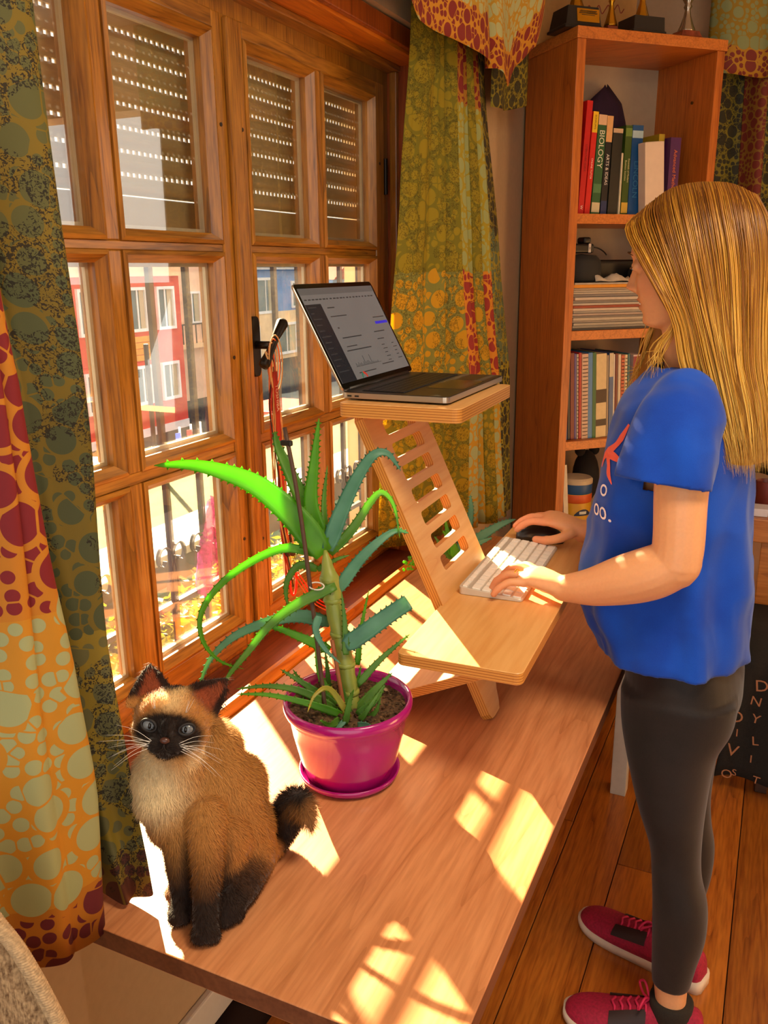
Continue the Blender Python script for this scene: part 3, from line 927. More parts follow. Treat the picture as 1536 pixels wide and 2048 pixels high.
rc = empty('curtain', (-0.88, 2.4, 0.76), 'olive and yellow curtain with a red bubble strip behind the laptop', 'curtain')
zs = [lambda t, q=q: (0.768 if t < 0.62 else 0.768-0.04*(t-0.62)/0.38) + q*(2.58-0.768) for q in [i/30 for i in range(31)]]
def part_strip(name, t0, t1, mat):
    cloth(name, lambda t, z: sec_right(t0+(t1-t0)*t, z), [lambda t, zf=zf: zf(t0+(t1-t0)*t) for zf in zs], [mat], rc, nu=max(14, int(170*(t1-t0))))
part_strip('sunlit_panel', 0.0, 0.605, M['fab_c'])
part_strip('banded_strip', 0.605, 0.70, M['fab_d'])
part_strip('inner_fold', 0.70, 0.735, M['fab_c'])
part_strip('banded_strip', 0.735, 0.82, M['fab_d'])
part_strip('dark_panel', 0.82, 1.0, M['fab_e'])

# ---- swag over the right end of the window
LOW = [(1.66, 2.12), (1.79, 2.056), (1.86, 2.039), (2.0, 2.035), (2.13, 2.027), (2.29, 2.020), (2.396, 1.995), (2.48, 2.065), (2.572, 2.126), (2.60, 2.22)]
LOWT = [(y, z) for y, z in LOW]
def low(y):
    return lerp_tab(LOWT, y)[0]
sv = empty('valance', (-0.75, 2.1, 2.05), 'draped valance with pale green bubbles and maroon hem at the upper right of the window', 'valance')
def valance(name, y0, y1, lowf, x0, mat, parent, wav, ztop=2.58, nu=90):
    zz = [lambda t, q=q: lowf(y0+(y1-y0)*t) + q*(ztop-lowf(y0+(y1-y0)*t)) for q in [i/24 for i in range(25)]]
    return cloth(name, lambda t, z: (x0 + wav(t, z), y0+(y1-y0)*t), zz, [mat], parent, nu=nu, vof=lambda t, z: min(0.99, max(0.0, z-lowf(y0+(y1-y0)*t))))
valance('swag', 1.66, 2.60, low, -0.755, M['fab_v'], sv, lambda t, z: 0.022*math.sin(t*11+z*4) + (0.03 if t > 0.66 else 0.0) - 0.02*math.exp(-((t-0.66)/0.03)**2))
low2 = lambda y: 1.955 + 0.05*(y-2.43)/0.33 - 0.008*math.sin((y-2.45)*12)
valance('cascade_tail', 2.43, 2.765, low2, -0.800, M['fab_e'], sv, lambda t, z: 0.012*math.sin(t*9), nu=30)

# ---- far window: curtain and valance right of the bookcase
fc = empty('curtain', (0.1, 3.33, 0.80), 'dim olive curtain with a maroon strip to the right of the bookcase', 'curtain')
def sec_far(t, z):
    x = -0.325 + t*0.85 + (2.1-z)*0.03
    return x, 3.345 - 0.030 - 0.028*math.sin(t*38) - 0.008*math.sin(t*13+z*3)
zf_ = [0.80 + i*(2.5-0.80)/20 for i in range(21)]
cloth('near_strip', lambda t, z: sec_far(t*0.13, z), zf_, [M['fab_f']], fc, nu=24)
cloth('banded_strip', lambda t, z: sec_far(0.13+t*0.09, z), zf_, [M['fab_g']], fc, nu=20)
cloth('wide_panel', lambda t, z: sec_far(0.22+t*0.78, z), zf_, [M['fab_f']], fc, nu=90)
fv = empty('valance', (0.0, 3.25, 2.15), 'dim valance with pale bubbles above the far curtain', 'valance')
lowfar = lambda x: 2.125 + 0.012*math.sin(x*14)
zz = [lambda t, q=q: lowfar(-0.332+0.92*t) + q*(2.55-lowfar(-0.332+0.92*t)) for q in [i/14 for i in range(15)]]
cloth('drape', lambda t, z: (-0.332+0.92*t, 3.24 - 0.022*math.sin(t*24) - 0.014*math.exp(-((t-0.22)/0.02)**2)), zz, [M['fab_v2']], fv, nu=80, vof=lambda t, z: min(0.99, max(0, z-lowfar(-0.332+0.92*t))))
# ================================================================== BOOKCASE (stands across the corner)
E1 = Vector((math.sqrt(0.5), math.sqrt(0.5), 0)); E2 = Vector((-math.sqrt(0.5), math.sqrt(0.5), 0)); EZ = Vector((0, 0, 1))
BP = Vector((-0.651, 2.780, 0.0)); BW, BD, BH = 0.540, 0.300, 2.216
def bc(s, d, z): return BP + E1*s + E2*d + EZ*z
def bbox(mb, s0, s1, d0, d1, z0, z1):
    c = bc((s0+s1)/2, (d0+d1)/2, (z0+z1)/2)
    return mb.obox(c, E1, E2, EZ, (s1-s0)/2, (d1-d0)/2, (z1-z0)/2)
bk = empty('bookcase', bc(BW/2, BD/2, 0), 'tall cherry brown bookcase standing across the room corner', 'bookcase')
TS = 0.030
bbox(MB(), 0, TS, 0, BD, 0, BH-0.032).build('side_panel', M['bookcase'], bk, bevel=0.0015)
bbox(MB(), BW-TS, BW, 0, BD, 0, BH-0.032).build('side_panel', M['bookcase'], bk, bevel=0.0015)
bbox(MB(), -0.004, BW+0.004, -0.005, BD, BH-0.032, BH).build('top_panel', M['bookcase_x'], bk, bevel=0.0015)
M['back'] = plain('pale back panel', 'b09a7c', 0.7, vary=0.03)
bbox(MB(), TS, BW-TS, BD-0.008, BD, 0, BH-0.032).build('back_panel', M['back'], bk)
SHELF = [1.694, 1.333, 0.968, 0.620, 0.270]
for z in SHELF:
    bbox(MB(), TS, BW-TS, 0.004, BD-0.008, z-0.030, z).build('shelf', M['bookcase_x'], bk, bevel=0.001)
mm = MB()
for (d, z) in ((0.10, 2.05), (0.10, 1.62)):
    mm.tube([bc(BW-TS, d, z), bc(BW-TS-0.004, d, z)], 0.005, 10)
mm.build('screw_cap', M['screw'], bk, kind='stuff')

def text_mesh(txt, size, font=None):
    cu = bpy.data.curves.new('t', 'FONT'); cu.body = txt; cu.size = size; cu.align_x = 'CENTER'; cu.align_y = 'CENTER'; cu.resolution_u = 3
    o = bpy.data.objects.new('t', cu); COL.objects.link(o)
    me = bpy.data.meshes.new_from_object(o.evaluated_get(bpy.context.evaluated_depsgraph_get()))
    bpy.data.objects.remove(o)
    return me
def text_on(txt, size, origin, ux, uy, mat, parent, name='lettering', lift=0.0006, squash=1.0):
    """flat lettering: origin = centre, ux = reading direction, uy = up of the letters"""
    me = text_mesh(txt, size)
    ux = Vector(ux).normalized(); uy = Vector(uy).normalized(); n = ux.cross(uy)
    for v in me.vertices:
        v.co = Vector(origin) + ux*v.co.x*squash + uy*v.co.y + n*lift
    me.name = name
    return link(name, me, mat, parent)

_pm = {}
def pmat(col, rough=0.45):
    if (col, rough) not in _pm: _pm[(col, rough)] = plain('print ' + col, col, rough, vary=0.05, nscale=60)
    return _pm[(col, rough)]
M['paper'] = plain('paper edges', 'd8c6a4', 0.8, vary=0.15, nscale=300)

def book(name, s0, wd, ht, dp, col, z, label, cat='book', front=0.035, tilt=0.0, fwd=0.0, text=None, tcol='f0e4c8', tsize=0.012, tpos=0.5, bands=(), rough=0.4, group=None, pages=True, squash=1.0):
    """a book standing on a shelf, spine to the room; tilt leans its top along the shelf"""
    r = math.radians(tilt)
    a1 = E1*math.cos(r) - EZ*math.sin(r)      # across the spine
    az = E1*math.sin(r) + EZ*math.cos(r)      # up the spine
    lift = max(0, math.sin(r))*wd
    base = bc(s0, front, z + 0.0004 + (wd*math.sin(r) if r > 0 else 0.0))
    o = empty(name, base, label, cat)
    if group: o['group'] = group
    def P(a, d, h): return base + a1*a + E2*d + az*h
    mb = MB(); c = 0.0022
    def ob(a0, a1_, d0, d1, h0, h1): mb.obox(P((a0+a1_)/2, (d0+d1)/2, (h0+h1)/2), a1, E2, az, (a1_-a0)/2, (d1-d0)/2, (h1-h0)/2)
    if pages:
        ob(0, c, 0, dp, 0, ht); ob(wd-c, wd, 0, dp, 0, ht); ob(c, wd-c, 0, c, 0, ht)
        mb.build('cover', pmat(col, rough), o)
        mb = MB(); ob(c, wd-c, c, dp-0.004, 0.003, ht-0.003); mb.build('pages', M['paper'], o)
    else:
        ob(0, wd, 0, dp, 0, ht); mb.build('cover', pmat(col, rough), o, bevel=min(0.0015, wd*0.2), seg=1)
    for (h0, h1, bcol) in bands:
        mb = MB(); mb.obox(P(wd/2, -0.0003, ht*(h0+h1)/2), a1, E2, az, wd/2*0.98, 0.0006, ht*(h1-h0)/2); mb.build('spine_label', pmat(bcol), o)
    if text:
        for k, (tx, tp, ts, tc, off) in enumerate(text if isinstance(text, list) else [(text, tpos, tsize, tcol, 0)]):
            text_on(tx, ts, P(wd/2+off, -0.0010, ht*tp), -az, a1, pmat(tc), o, squash=squash)
    return o

# ---- top shelf
z = SHELF[0]; B = book
B('book', 0.032, 0.012, 0.272, 0.16, '4a2a40', z, 'thin dark purple spine lettered TEXTURING & PAINTING on the top shelf', text=[('TEXTURING & PAINTING', 0.38, 0.0085, 'c8b8c0', 0)], bands=[(0.80, 0.97, 'b89880')], tilt=0.5)
B('book', 0.052, 0.020, 0.330, 0.165, 'c01414', z, 'tallest bright red book on the top shelf', text=[('LITERATURE GUIDE', 0.50, 0.009, '5a0808', 0), ('W', 0.06, 0.012, 'e8d8c8', 0)], tilt=2.6)
B('book', 0.076, 0.019, 0.300, 0.16, 'cc1c16', z, 'red book with a yellow upper spine label', bands=[(0.80, 1.0, 'e8b81c')], text=[('ONLINE TUTOR', 0.45, 0.0085, 'f0d8c0', 0), ("SCHAUM'S", 0.90, 0.009, '3a2a08', 0)], tilt=2.8)
B('book', 0.100, 0.030, 0.292, 0.165, '2c5a30', z, 'green BIOLOGY textbook on the top shelf', bands=[(0.90, 1.0, 'd8b088'), (0.02, 0.12, 'c8b890'), (0.22, 0.31, '4c7a4c')], text=[('BIOLOGY', 0.66, 0.026, 'e8e4c8', 0)], tilt=2.2)
B('book', 0.134, 0.022, 0.290, 0.16, '14161a', z, 'black ARTS & IDEAS book with a tan cap on its spine', bands=[(0.74, 1.0, 'd8a468'), (0.0, 0.14, '1c2c58')], text=[('ARTS & IDEAS', 0.46, 0.015, 'e4ddd0', 0)], tilt=1.6)
B('book', 0.162, 0.036, 0.255, 0.16, '23241f', z, 'thick plain black book with a white top strip', bands=[(0.95, 1.0, 'c8a884')], tilt=1.0)
B('book', 0.2025, 0.007, 0.185, 0.15, 'd8c8a4', z, 'thin white booklet beside the thick black book', pages=False)
B('book', 0.2115, 0.024, 0.266, 0.16, '3c5418', z, 'dark green Business Statistics book on the top shelf', bands=[(0.02, 0.14, 'd0a83c'), (0.88, 0.97, '6a8434')], text=[('Essentials of Modern', 0.50, 0.0085, 'e0d49c', 0.0055), ('Business Statistics', 0.50, 0.0085, 'e0d49c', -0.0055)], tilt=0.2)
B('book', 0.238, 0.040, 0.268, 0.16, '0c4a80', z, 'blue book with pale capitals beside the white carton', bands=[(0.86, 0.94, 'a8c0c8')], text=[('LINCOLN', 0.40, 0.026, '3c78a0', 0)])
B('book', 0.358, 0.022, 0.250, 0.13, 'b89a24', z, 'mustard yellow book behind the white carton', front=0.06)
B('book', 0.386, 0.040, 0.238, 0.16, '4c1c58', z, 'purple Advanced Mathematics book at the end of the top shelf', text=[('Advanced Mathematics', 0.50, 0.0185, 'd8702c', 0)], squash=0.95)
# white carton leaning forward in front of them
o = empty('white_carton', bc(0.30, 0.03, z), 'blank white carton leaning against the blue book', 'carton')
mb = MB(); r = math.radians(-5); a1 = E1*math.cos(r) - EZ*math.sin(r); az = E1*math.sin(r) + EZ*math.cos(r)
mb.obox(bc(0.312, 0.012, z) + az*0.108 + EZ*0.004, a1, E2, az, 0.036, 0.018, 0.105); mb.build('carton_body', plain('white card', 'dcc4ac', 0.7, vary=0.03), o, bevel=0.001)
mb = MB(); mb.obox(bc(0.312, 0.012, z) + az*0.2135 + EZ*0.004, a1, E2, az, 0.030, 0.014, 0.0006); mb.build('top_flap', plain('card shade', 'c8ae94', 0.7), o)
# dark purple hat behind the books
mb = MB(); rings = []
for i in range(9):
    t = i/8; rr = 0.094*math.sqrt(max(0.004, 1-t**4.5))
    rings.append([bc(0.268, 0.243, 0) + E1*(rr*math.cos(a)*1.05) + E2*(rr*0.38*math.sin(a)) + EZ*(z+0.012+t*0.40 + 0.010*math.sin(2*a+0.6) + 0.005*math.sin(5*a)) for a in [2*math.pi*k/24 for k in range(24)]])
hat = mb.loft(rings).build('crown', plain('dark purple felt', '2c1630', 0.9, vary=0.2), None, smooth=True)
ho = empty('felt_hat', bc(0.268, 0.243, z), 'dark purple felt hat standing behind the books', 'hat'); attach(hat, ho)
mb = MB().lathe([(0.095, 0.0), (0.098, 0.004), (0.09, 0.010)], (0, 0, 0), 24)
for i in range(len(mb.v)):
    X_, Y_, Z_ = mb.v[i]; mb.v[i] = tuple(bc(0.268, 0.243, z+0.001) + E1*X_ + E2*Y_*0.42 + EZ*Z_)
mb.build('brim', hat.data.materials[0], ho, smooth=True)

# ---- second shelf: pile of magazines, headset, case
z = SHELF[1]
rr = random.Random(11)
zz = z + 0.0003
cols = ['6a645a', '8c8474', 'a89c88', '9a8a78', 'b8a890', '847a70', 'b09a88', '9c9080', 'c8b49c', 'a04a30', 'b8aa98', '94887c', 'c0b09c', '8c7c70', 'b4a48e', 'c4b8a4', 'a08c74']
for k in range(17):
    th = 0.0065 + 0.003*rr.random()
    s0 = 0.034 + 0.012*rr.random(); d0 = 0.012 + 0.014*rr.random()
    mb = MB(); bbox(mb, s0, 0.034+0.30+0.10*rr.random(), d0, d0+0.24, zz, zz+th-0.0004)
    lab = 'rust red magazine in the middle of the paper pile' if cols[k] == 'a04a30' else 'thin grey magazine in the pile on the second shelf'
    o = mb.build('magazine', pmat(cols[k], 0.6), None, bevel=0.001, seg=1)
    tag(o, lab, 'magazine', None if cols[k] == 'a04a30' else 'magazines piled on the second shelf')
    zz += th
mb = MB(); bbox(mb, 0.036, 0.40, 0.010, 0.26, zz, zz+0.010)
tag(mb.build('orange_folder', pmat('d88a14', 0.5), None, bevel=0.001), 'orange yellow folder lying on the magazine pile', 'folder'); zz += 0.0105
mb = MB(); bbox(mb, 0.040, 0.41, 0.012, 0.26, zz, zz+0.005)
tag(mb.build('paper_sheet_stack', pmat('b4a490', 0.7), None), 'grey papers on top of the orange folder', 'papers'); zz += 0.0053
# headset lying on the pile
M['hs'] = plain('black headset plastic', '15120f', 0.4); M['hs2'] = plain('dark grey ear cushion', '24221f', 0.8, vary=0.1)
hs = empty('headset', bc(0.10, 0.12, zz), 'black over-ear headset with a silver mark lying on the papers', 'headset')
def earcup(s, d, zc, rr_, w_, nm):
    mb = MB(); prof = [(rr_*0.75, -w_), (rr_*0.95, -w_*0.85), (rr_, -w_*0.2), (rr_*0.94, w_*0.5), (rr_*0.7, w_*0.9), (0.001, w_)]
    mb.lathe(prof, (0, 0, 0), 24)
    for i in range(len(mb.v)):
        X_, Y_, Z_ = mb.v[i]; mb.v[i] = tuple(bc(s, d, zc) + E2*X_*0.85 + E1*Y_ + EZ*Z_)
    return mb.build(nm, M['hs2'], hs, smooth=True)
earcup(0.106, 0.085, zz+0.046, 0.070, 0.044, 'ear_cushion')
mb = MB(); bbox(mb, 0.045, 0.132, 0.05, 0.10, zz+0.092, zz+0.122); mb.build('ear_cup', M['hs'], hs, bevel=0.008, seg=3)
mb = MB(); bbox(mb, 0.094, 0.122, 0.055, 0.10, zz+0.122, zz+0.142); mb.build('hinge', M['hs'], hs, bevel=0.007, seg=3)
mb = MB(); bbox(mb, 0.108, 0.117, 0.0485, 0.0505, zz+0.094, zz+0.121); mk = mb.build('silver_mark', pmat('c8bcb0', 0.3), hs)
text_on('X', 0.012, bc(0.1125, 0.048, zz+0.107), E1, EZ, pmat('1c1814'), mk)
MB().tube(spline([bc(0.132, 0.07, zz+0.112), bc(0.165, 0.08, zz+0.108), bc(0.20, 0.10, zz+0.098), bc(0.225, 0.12, zz+0.088)], 12), 0.0022, 6).build('headband_wire', M['hs'], hs, smooth=True)
mb = MB(); bbox(mb, 0.036, 0.054, 0.06, 0.12, zz+0.110, zz+0.138); mb.build('pad', M['hs'], hs, bevel=0.008, seg=3)
mb = MB(); bbox(mb, 0.175, 0.40, 0.10, 0.23, zz+0.0, zz+0.072)
tag(mb.build('black_case', M['hs'], None, bevel=0.012, seg=3), 'black zipped case beside the headset', 'case')
mb = MB().lathe([(0.02, 0.0), (0.036, 0.004), (0.040, 0.02), (0.034, 0.045), (0.016, 0.06), (0.001, 0.062)], tuple(bc(0.315, 0.055, zz+0.001)), 20)
tag(mb.build('webcam', M['hs'], None, smooth=True), 'round black webcam standing in front of the black case', 'webcam')
mb = MB(); rows = []
for i in range(8):
    rows.append([bc(0.125+j*0.017, 0.022+i*0.004, zz + 0.002 + 0.028*math.sin(math.pi*min(1, (i+0.3)/7.5))*(0.65+0.35*math.sin(j*1.3+i*0.5))) for j in range(9)])
mb.grid(rows)
cl = mb.build('folded_bag', plain('crumpled pale cloth', 'b8a894', 0.8, vary=0.1), None, smooth=True)
sm = cl.modifiers.new('t', 'SOLIDIFY'); sm.thickness = 0.003
tag(cl, 'crumpled off-white bag in front of the black case', 'bag')

# ---- third shelf: folders and notebooks leaning to the left
z = SHELF[2]
rowb = [
 (0.030, 0.006, 0.285, '2a5a8c', 'thin blue folder first from the left on the third shelf'),
 (0.037, 0.010, 0.285, '14182c', 'navy folder second from the left on the third shelf'),
 (0.048, 0.014, 0.292, '6c0c18', 'maroon binder near the left end of the third shelf'),
 (0.063, 0.008, 0.290, '5c4a88', 'violet plastic sleeve beside the maroon binder'),
 (0.072, 0.007, 0.288, 'b8a894', 'thin white wire notebook beside the violet sleeve'),
 (0.080, 0.011, 0.292, 'a81418', 'bright red notebook on the third shelf'),
 (0.092, 0.024, 0.286, 'c8a890', 'spiral notebook with thick grey pages on the third shelf'),
 (0.117, 0.016, 0.290, '3a78b0', 'light blue ring binder on the third shelf'),
 (0.134, 0.013, 0.290, '0c5a2c', 'dark green folder on the third shelf'),
 (0.148, 0.040, 0.284, 'd0b888', 'thick cream paperback on the third shelf'),
 (0.189, 0.009, 0.280, '948068', 'clear brownish sleeve beside the cream paperback'),
 (0.199, 0.016, 0.286, '3c5a88', 'blue and white workbook on the third shelf'),
 (0.216, 0.006, 0.282, 'd8ccb8', 'thin white booklet beside the blue workbook'),
 (0.223, 0.011, 0.284, '6a2420', 'brownish red notebook on the third shelf'),
 (0.235, 0.011, 0.280, 'd4c0a0', 'cream workbook beside the brownish red notebook'),
 (0.247, 0.013, 0.276, 'c05a38', 'orange spiral workbook on the third shelf'),
 (0.261, 0.011, 0.278, 'd8c49c', 'pale yellow workbook beside the orange spiral one'),
 (0.273, 0.009, 0.282, '2c6468', 'teal folder on the third shelf'),
 (0.284, 0.034, 0.276, 'c8a8a0', 'grey and red TREND book at the right of the third shelf'),
 (0.320, 0.030, 0.270, '8c7050', 'brown book at the hidden end of the third shelf'),
]
for k, (s0, wd, ht, col, lab) in enumerate(rowb):
    tl = -3.2 if k < 18 else -1.0
    tx = None; bands = ()
    if col == 'c8a8a0': tx = [('TREND', 0.42, 0.022, '7a6a68', 0)]; bands = [(0.62, 0.98, '8c2c34')]
    if col == 'd0b888': bands = [(0.42, 0.58, '3c2418'), (0.14, 0.22, '3a2a20')]
    if col == '3c5a88': bands = [(0.72, 1.0, 'c8b898')]
    o = B('binder' if 'binder' in lab else 'notebook' if 'note' in lab else 'folder' if ('folder' in lab or 'sleeve' in lab) else 'book', s0+0.017, wd, ht, 0.20, col, z, lab, tilt=tl, text=tx, bands=bands, pages=wd > 0.012, cat='book' if 'book' in lab.split() or 'paperback' in lab else 'notebook' if 'book' in lab else 'folder', front=0.03)
    if 'spiral' in lab or 'wire' in lab:
        r_ = math.radians(tl); az = E1*math.sin(r_) + EZ*math.cos(r_)
        mb = MB(); base = true_loc(o)
        a1 = E1*math.cos(r_) - EZ*math.sin(r_)
        for q in range(22):
            mb.tube([base + az*(0.012+q*(ht-0.024)/21) + a1*(wd*0.1) - E2*0.001, base + az*(0.012+q*(ht-0.024)/21) + a1*(wd*0.5) - E2*0.004, base + az*(0.012+q*(ht-0.024)/21) + a1*(wd*0.9) - E2*0.001], 0.0011, 5)
        mb.build('wire_binding', pmat('3a3430', 0.4), o, kind='stuff')

# ---- fourth shelf, half hidden by the desk riser
z = SHELF[3]
B('book', 0.034, 0.006, 0.27, 0.19, 'a8281c', z, 'thin red book at the left of the lower shelf', pages=False)
B('book', 0.064, 0.018, 0.26, 0.19, 'd0c0a8', z, 'white paperback leaning on the lower shelf', tilt=-5)
tn = empty('storage_tin', bc(0.17, 0.13, z), 'colourful tin printed with a car on the lower shelf', 'tin')
mb = MB().lathe([(0.050, 0.0), (0.056, 0.004), (0.056, 0.17), (0.054, 0.174)], tuple(bc(0.155, 0.12, z+0.001)), 32); mb.build('can', pmat('c89418'), tn, auto=40)
mb = MB().lathe([(0.0565, 0.105), (0.0575, 0.107), (0.0575, 0.133), (0.0565, 0.135)], tuple(bc(0.155, 0.12, z+0.001)), 32); mb.build('orange_band', pmat('c8541c'), tn, smooth=True)
mb = MB().lathe([(0.0566, 0.137), (0.0572, 0.139), (0.0572, 0.170), (0.0566, 0.172)], tuple(bc(0.155, 0.12, z+0.001)), 32); mb.build('blue_band', pmat('1c4a7c'), tn, smooth=True)
mb = MB().lathe([(0.058, 0.172), (0.058, 0.186), (0.052, 0.192), (0.001, 0.192)], tuple(bc(0.155, 0.12, z+0.001)), 32); mb.build('lid', pmat('c4b090'), tn, auto=40)
ccar = bc(0.155, 0.12, z+0.06) - E2*0.0565
def onc(u, v): 
    a = u/0.057
    return bc(0.155, 0.12, z+0.001) - E2*0.0572*math.cos(a) + E1*0.0572*math.sin(a) + EZ*v
mb = MB(); mb.grid([[onc(-0.034+0.0085*i, 0.060 + 0.024*(1-((i-4)/4.4)**2)*j/2) for i in range(9)] for j in range(3)]); mb.build('car_print', pmat('1c2a48'), tn)
mb = MB(); mb.grid([[onc(-0.016+0.0055*i, 0.066 + 0.010*j) for i in range(6)] for j in range(2)])
for i in range(len(mb.v)): mb.v[i] = tuple(Vector(mb.v[i]) - E2*0.0006)
mb.build('car_window_print', pmat('c8ccc0'), tn)
mb = MB(); mb.ell(bc(0.24, 0.19, z+0.17), (0.05, 0.04, 0.10), 16, 10); 
o = mb.build('plush_toy', pmat('1c1612', 0.9), None, smooth=True); tag(o, 'dark soft toy behind the tin on the lower shelf', 'toy')
mb = MB(); 
for (ds, dz_) in ((-0.03, 0.10), (0.03, 0.10)):
    mb.ell(bc(0.24+ds, 0.19, z+0.17+dz_), (0.02, 0.014, 0.022), 10, 6)
mb.build('ear', pmat('1c1612', 0.9), o, smooth=True, kind='stuff')

# ---- trophies on top
M['gold'] = plain('gold plated plastic', 'c89020', 0.25, 0.9, vary=0.05); M['silver'] = plain('silver plated metal', 'b8aa98', 0.2, 0.9, vary=0.05)
M['tblack'] = plain('black trophy base', '181414', 0.35); M['marble'] = plain('red marble base', '8c3c24', 0.25, vary=0.4, nscale=30)
def trophy(s, d, bw, bh, base_mat, cup_mat, label, plate=False, flute=0.016, hgt=0.24, taper=0.8):
    z0 = BH + 0.0004
    t = empty('trophy', bc(s, d, z0), label, 'trophy')
    mb = MB(); 
    def ring(w, zz): return [bc(s-w, d-w*0.8, zz), bc(s+w, d-w*0.8, zz), bc(s+w, d+w*0.8, zz), bc(s-w, d+w*0.8, zz)]
    mb.loft([ring(bw, z0), ring(bw, z0+bh*0.12), ring(bw*0.93, z0+bh*0.16), ring(bw*taper, z0+bh)])
    mb.build('base', base_mat, t, bevel=0.0012, seg=1)
    if plate:
        mb = MB(); mb.obox(bc(s+bw*0.22, d-bw*0.8*0.865, z0+bh*0.60), E1, (E2*math.cos(0.17)+EZ*math.sin(0.17)), (EZ*math.cos(0.17)-E2*math.sin(-0.17)), bw*0.58, 0.0022, bh*0.30)
        pl = mb.build('plate', M['gold'], t)
        mb = MB()
        for q, wv in enumerate((0.42, 0.46, 0.34, 0.2, 0.2)):
            mb.obox(bc(s+bw*0.22, d-bw*0.8*0.865-0.003+q*0.0004, z0+bh*(0.78-q*0.085)), E1, E2, EZ, bw*wv, 0.0006, 0.0009)
        mb.build('engraving', pmat('4a3410'), pl, kind='stuff')
    mb = MB(); n = 24; zc = z0+bh
    prof = [(flute*1.5, 0), (flute*1.45, 0.004), (flute*1.1, 0.018), (flute*0.6, 0.045), (flute*0.45, 0.062), (flute*0.7, 0.070), (flute*0.5, 0.078), (flute*1.2, 0.10), (flute*2.2, 0.14), (flute*2.5, hgt-0.03), (flute*2.7, hgt)]
    rings = []
    for r_, h_ in prof:
        rings.append([bc(s, d, zc+h_) + E1*(r_*(1+0.10*math.cos(8*a))*math.cos(a)) + E2*(r_*(1+0.10*math.cos(8*a))*math.sin(a)) for a in [2*math.pi*k/n for k in range(n)]])
    mb.loft(rings).build('cup', cup_mat, t, smooth=True)
trophy(0.035, 0.075, 0.066, 0.062, M['tblack'], M['gold'], 'gold trophy on a big black base with engraved plate at the left', True)
trophy(0.150, 0.060, 0.022, 0.022, M['marble'], M['gold'], 'small fluted gold trophy on a red marble base', False, 0.013, 0.2)
trophy(0.250, 0.045, 0.060, 0.045, M['tblack'], M['gold'], 'gold trophy on a plain black base between two small ones', False, 0.015, 0.22, 0.9)
trophy(0.415, 0.040, 0.042, 0.022, M['marble'], M['silver'], 'silver cup on a wide red marble base at the right', False, 0.017, 0.24, 0.75)
# poster board leaning on the wall behind the trophies
po = empty('poster_board', bc(0.22, 0.24, BH), 'cream poster with red drawings standing behind the trophies', 'poster')
mb = MB(); mb.obox(bc(0.19, 0.255, BH+0.151), E1, E2, EZ, 0.185, 0.003, 0.15); mb.build('board', pmat('c89858', 0.7), po)
def blob(s, z_, w_, h_, col, hole=None):
    mb = MB(); n = 20
    mb.prism([(w_*math.cos(2*math.pi*k/n)*(1+0.12*math.sin(3*k)), h_*math.sin(2*math.pi*k/n)) for k in range(n)], lambda u, v, h: bc(s+u, 0.2518-h, BH+z_+v), 0, 0.0008); mb.build('red_drawing', pmat(col), po)
    if hole:
        mb = MB(); mb.prism([(w_*hole*math.cos(2*math.pi*k/n), h_*hole*math.sin(2*math.pi*k/n)) for k in range(n)], lambda u, v, h: bc(s+u, 0.2506-h, BH+z_+v), 0, 0.0008); mb.build('drawing_centre', pmat('d8a868'), po)
blob(0.125, 0.055, 0.030, 0.045, 'a82818', 0.6); blob(0.21, 0.050, 0.028, 0.034, 'a82818', 0.55); blob(0.28, 0.062, 0.034, 0.022, 'b03018', 0.5); blob(0.122, 0.055, 0.010, 0.016, '2c2018')
mb = MB().tube(spline([bc(0.17+0.012*k, 0.2515, BH+0.105+0.012*((k*7) % 3)+0.004*k*0.3) for k in range(14)], 60), 0.0016, 5); mb.build('handwriting', pmat('9a3018'), po)

# ================================================================== FAR RIGHT: side table, chair with throw
M['table2'] = wood('side table wood', rgb('8a4a1c'), rgb('b06a2c'), rgb('c07c3c'), 'x', 1.0, 0.35, 0.15, 6)
t2 = empty('side_table', (0.4, 3.1, 0), 'brown wooden side table under the far curtain', 'table')
MB().box((-0.115, 2.93, 0.655), (1.0, 3.22, 0.735)).build('tabletop', M['table2'], t2, bevel=0.004)
for (a, b) in ((0.0, 2.97), (0.92, 2.97), (0.0, 3.15), (0.92, 3.15)):
    MB().box((a, b, 0.0), (a+0.05, b+0.05, 0.6548)).build('leg', M['table2'], t2, bevel=0.003)
MB().box((0.0, 3.0, 0.42), (0.97, 3.17, 0.4385)).build('lower_shelf', pmat('1c1410'), t2)
o = MB().box((-0.075, 2.96, 0.7355), (0.01, 3.03, 0.762)).build('white_box', pmat('d4cdd4'), None, bevel=0.002); tag(o, 'small white box on the side table', 'box')
o = MB().lathe([(0.034, 0), (0.036, 0.003), (0.036, 0.085), (0.033, 0.088), (0.031, 0.085), (0.031, 0.006), (0.001, 0.006)], (-0.005, 3.12, 0.7355), 24).build('maroon_mug', pmat('6c2a20'), None, auto=40); tag(o, 'maroon mug behind the white box on the side table', 'mug')
ch = empty('chair', (0.30, 2.75, 0), 'chair covered by a black throw printed with letters, behind the standing person', 'chair')
M['chairw'] = plain('dark chair wood', '3a2012', 0.5)
for (a, b) in ((0.06, 2.50), (0.44, 2.50), (0.06, 2.86), (0.44, 2.86)):
    MB().box((a, b, 0.0), (a+0.035, b+0.035, 0.40)).build('leg', M['chairw'], ch, bevel=0.003)
MB().box((0.03, 2.47, 0.40), (0.51, 2.90, 0.43)).build('seat', M['chairw'], ch, bevel=0.01)
M['throw'] = plain('black woven throw', '17120f', 0.95, vary=0.35, nscale=220, bmp=0.3)
mb = MB(); rows = []
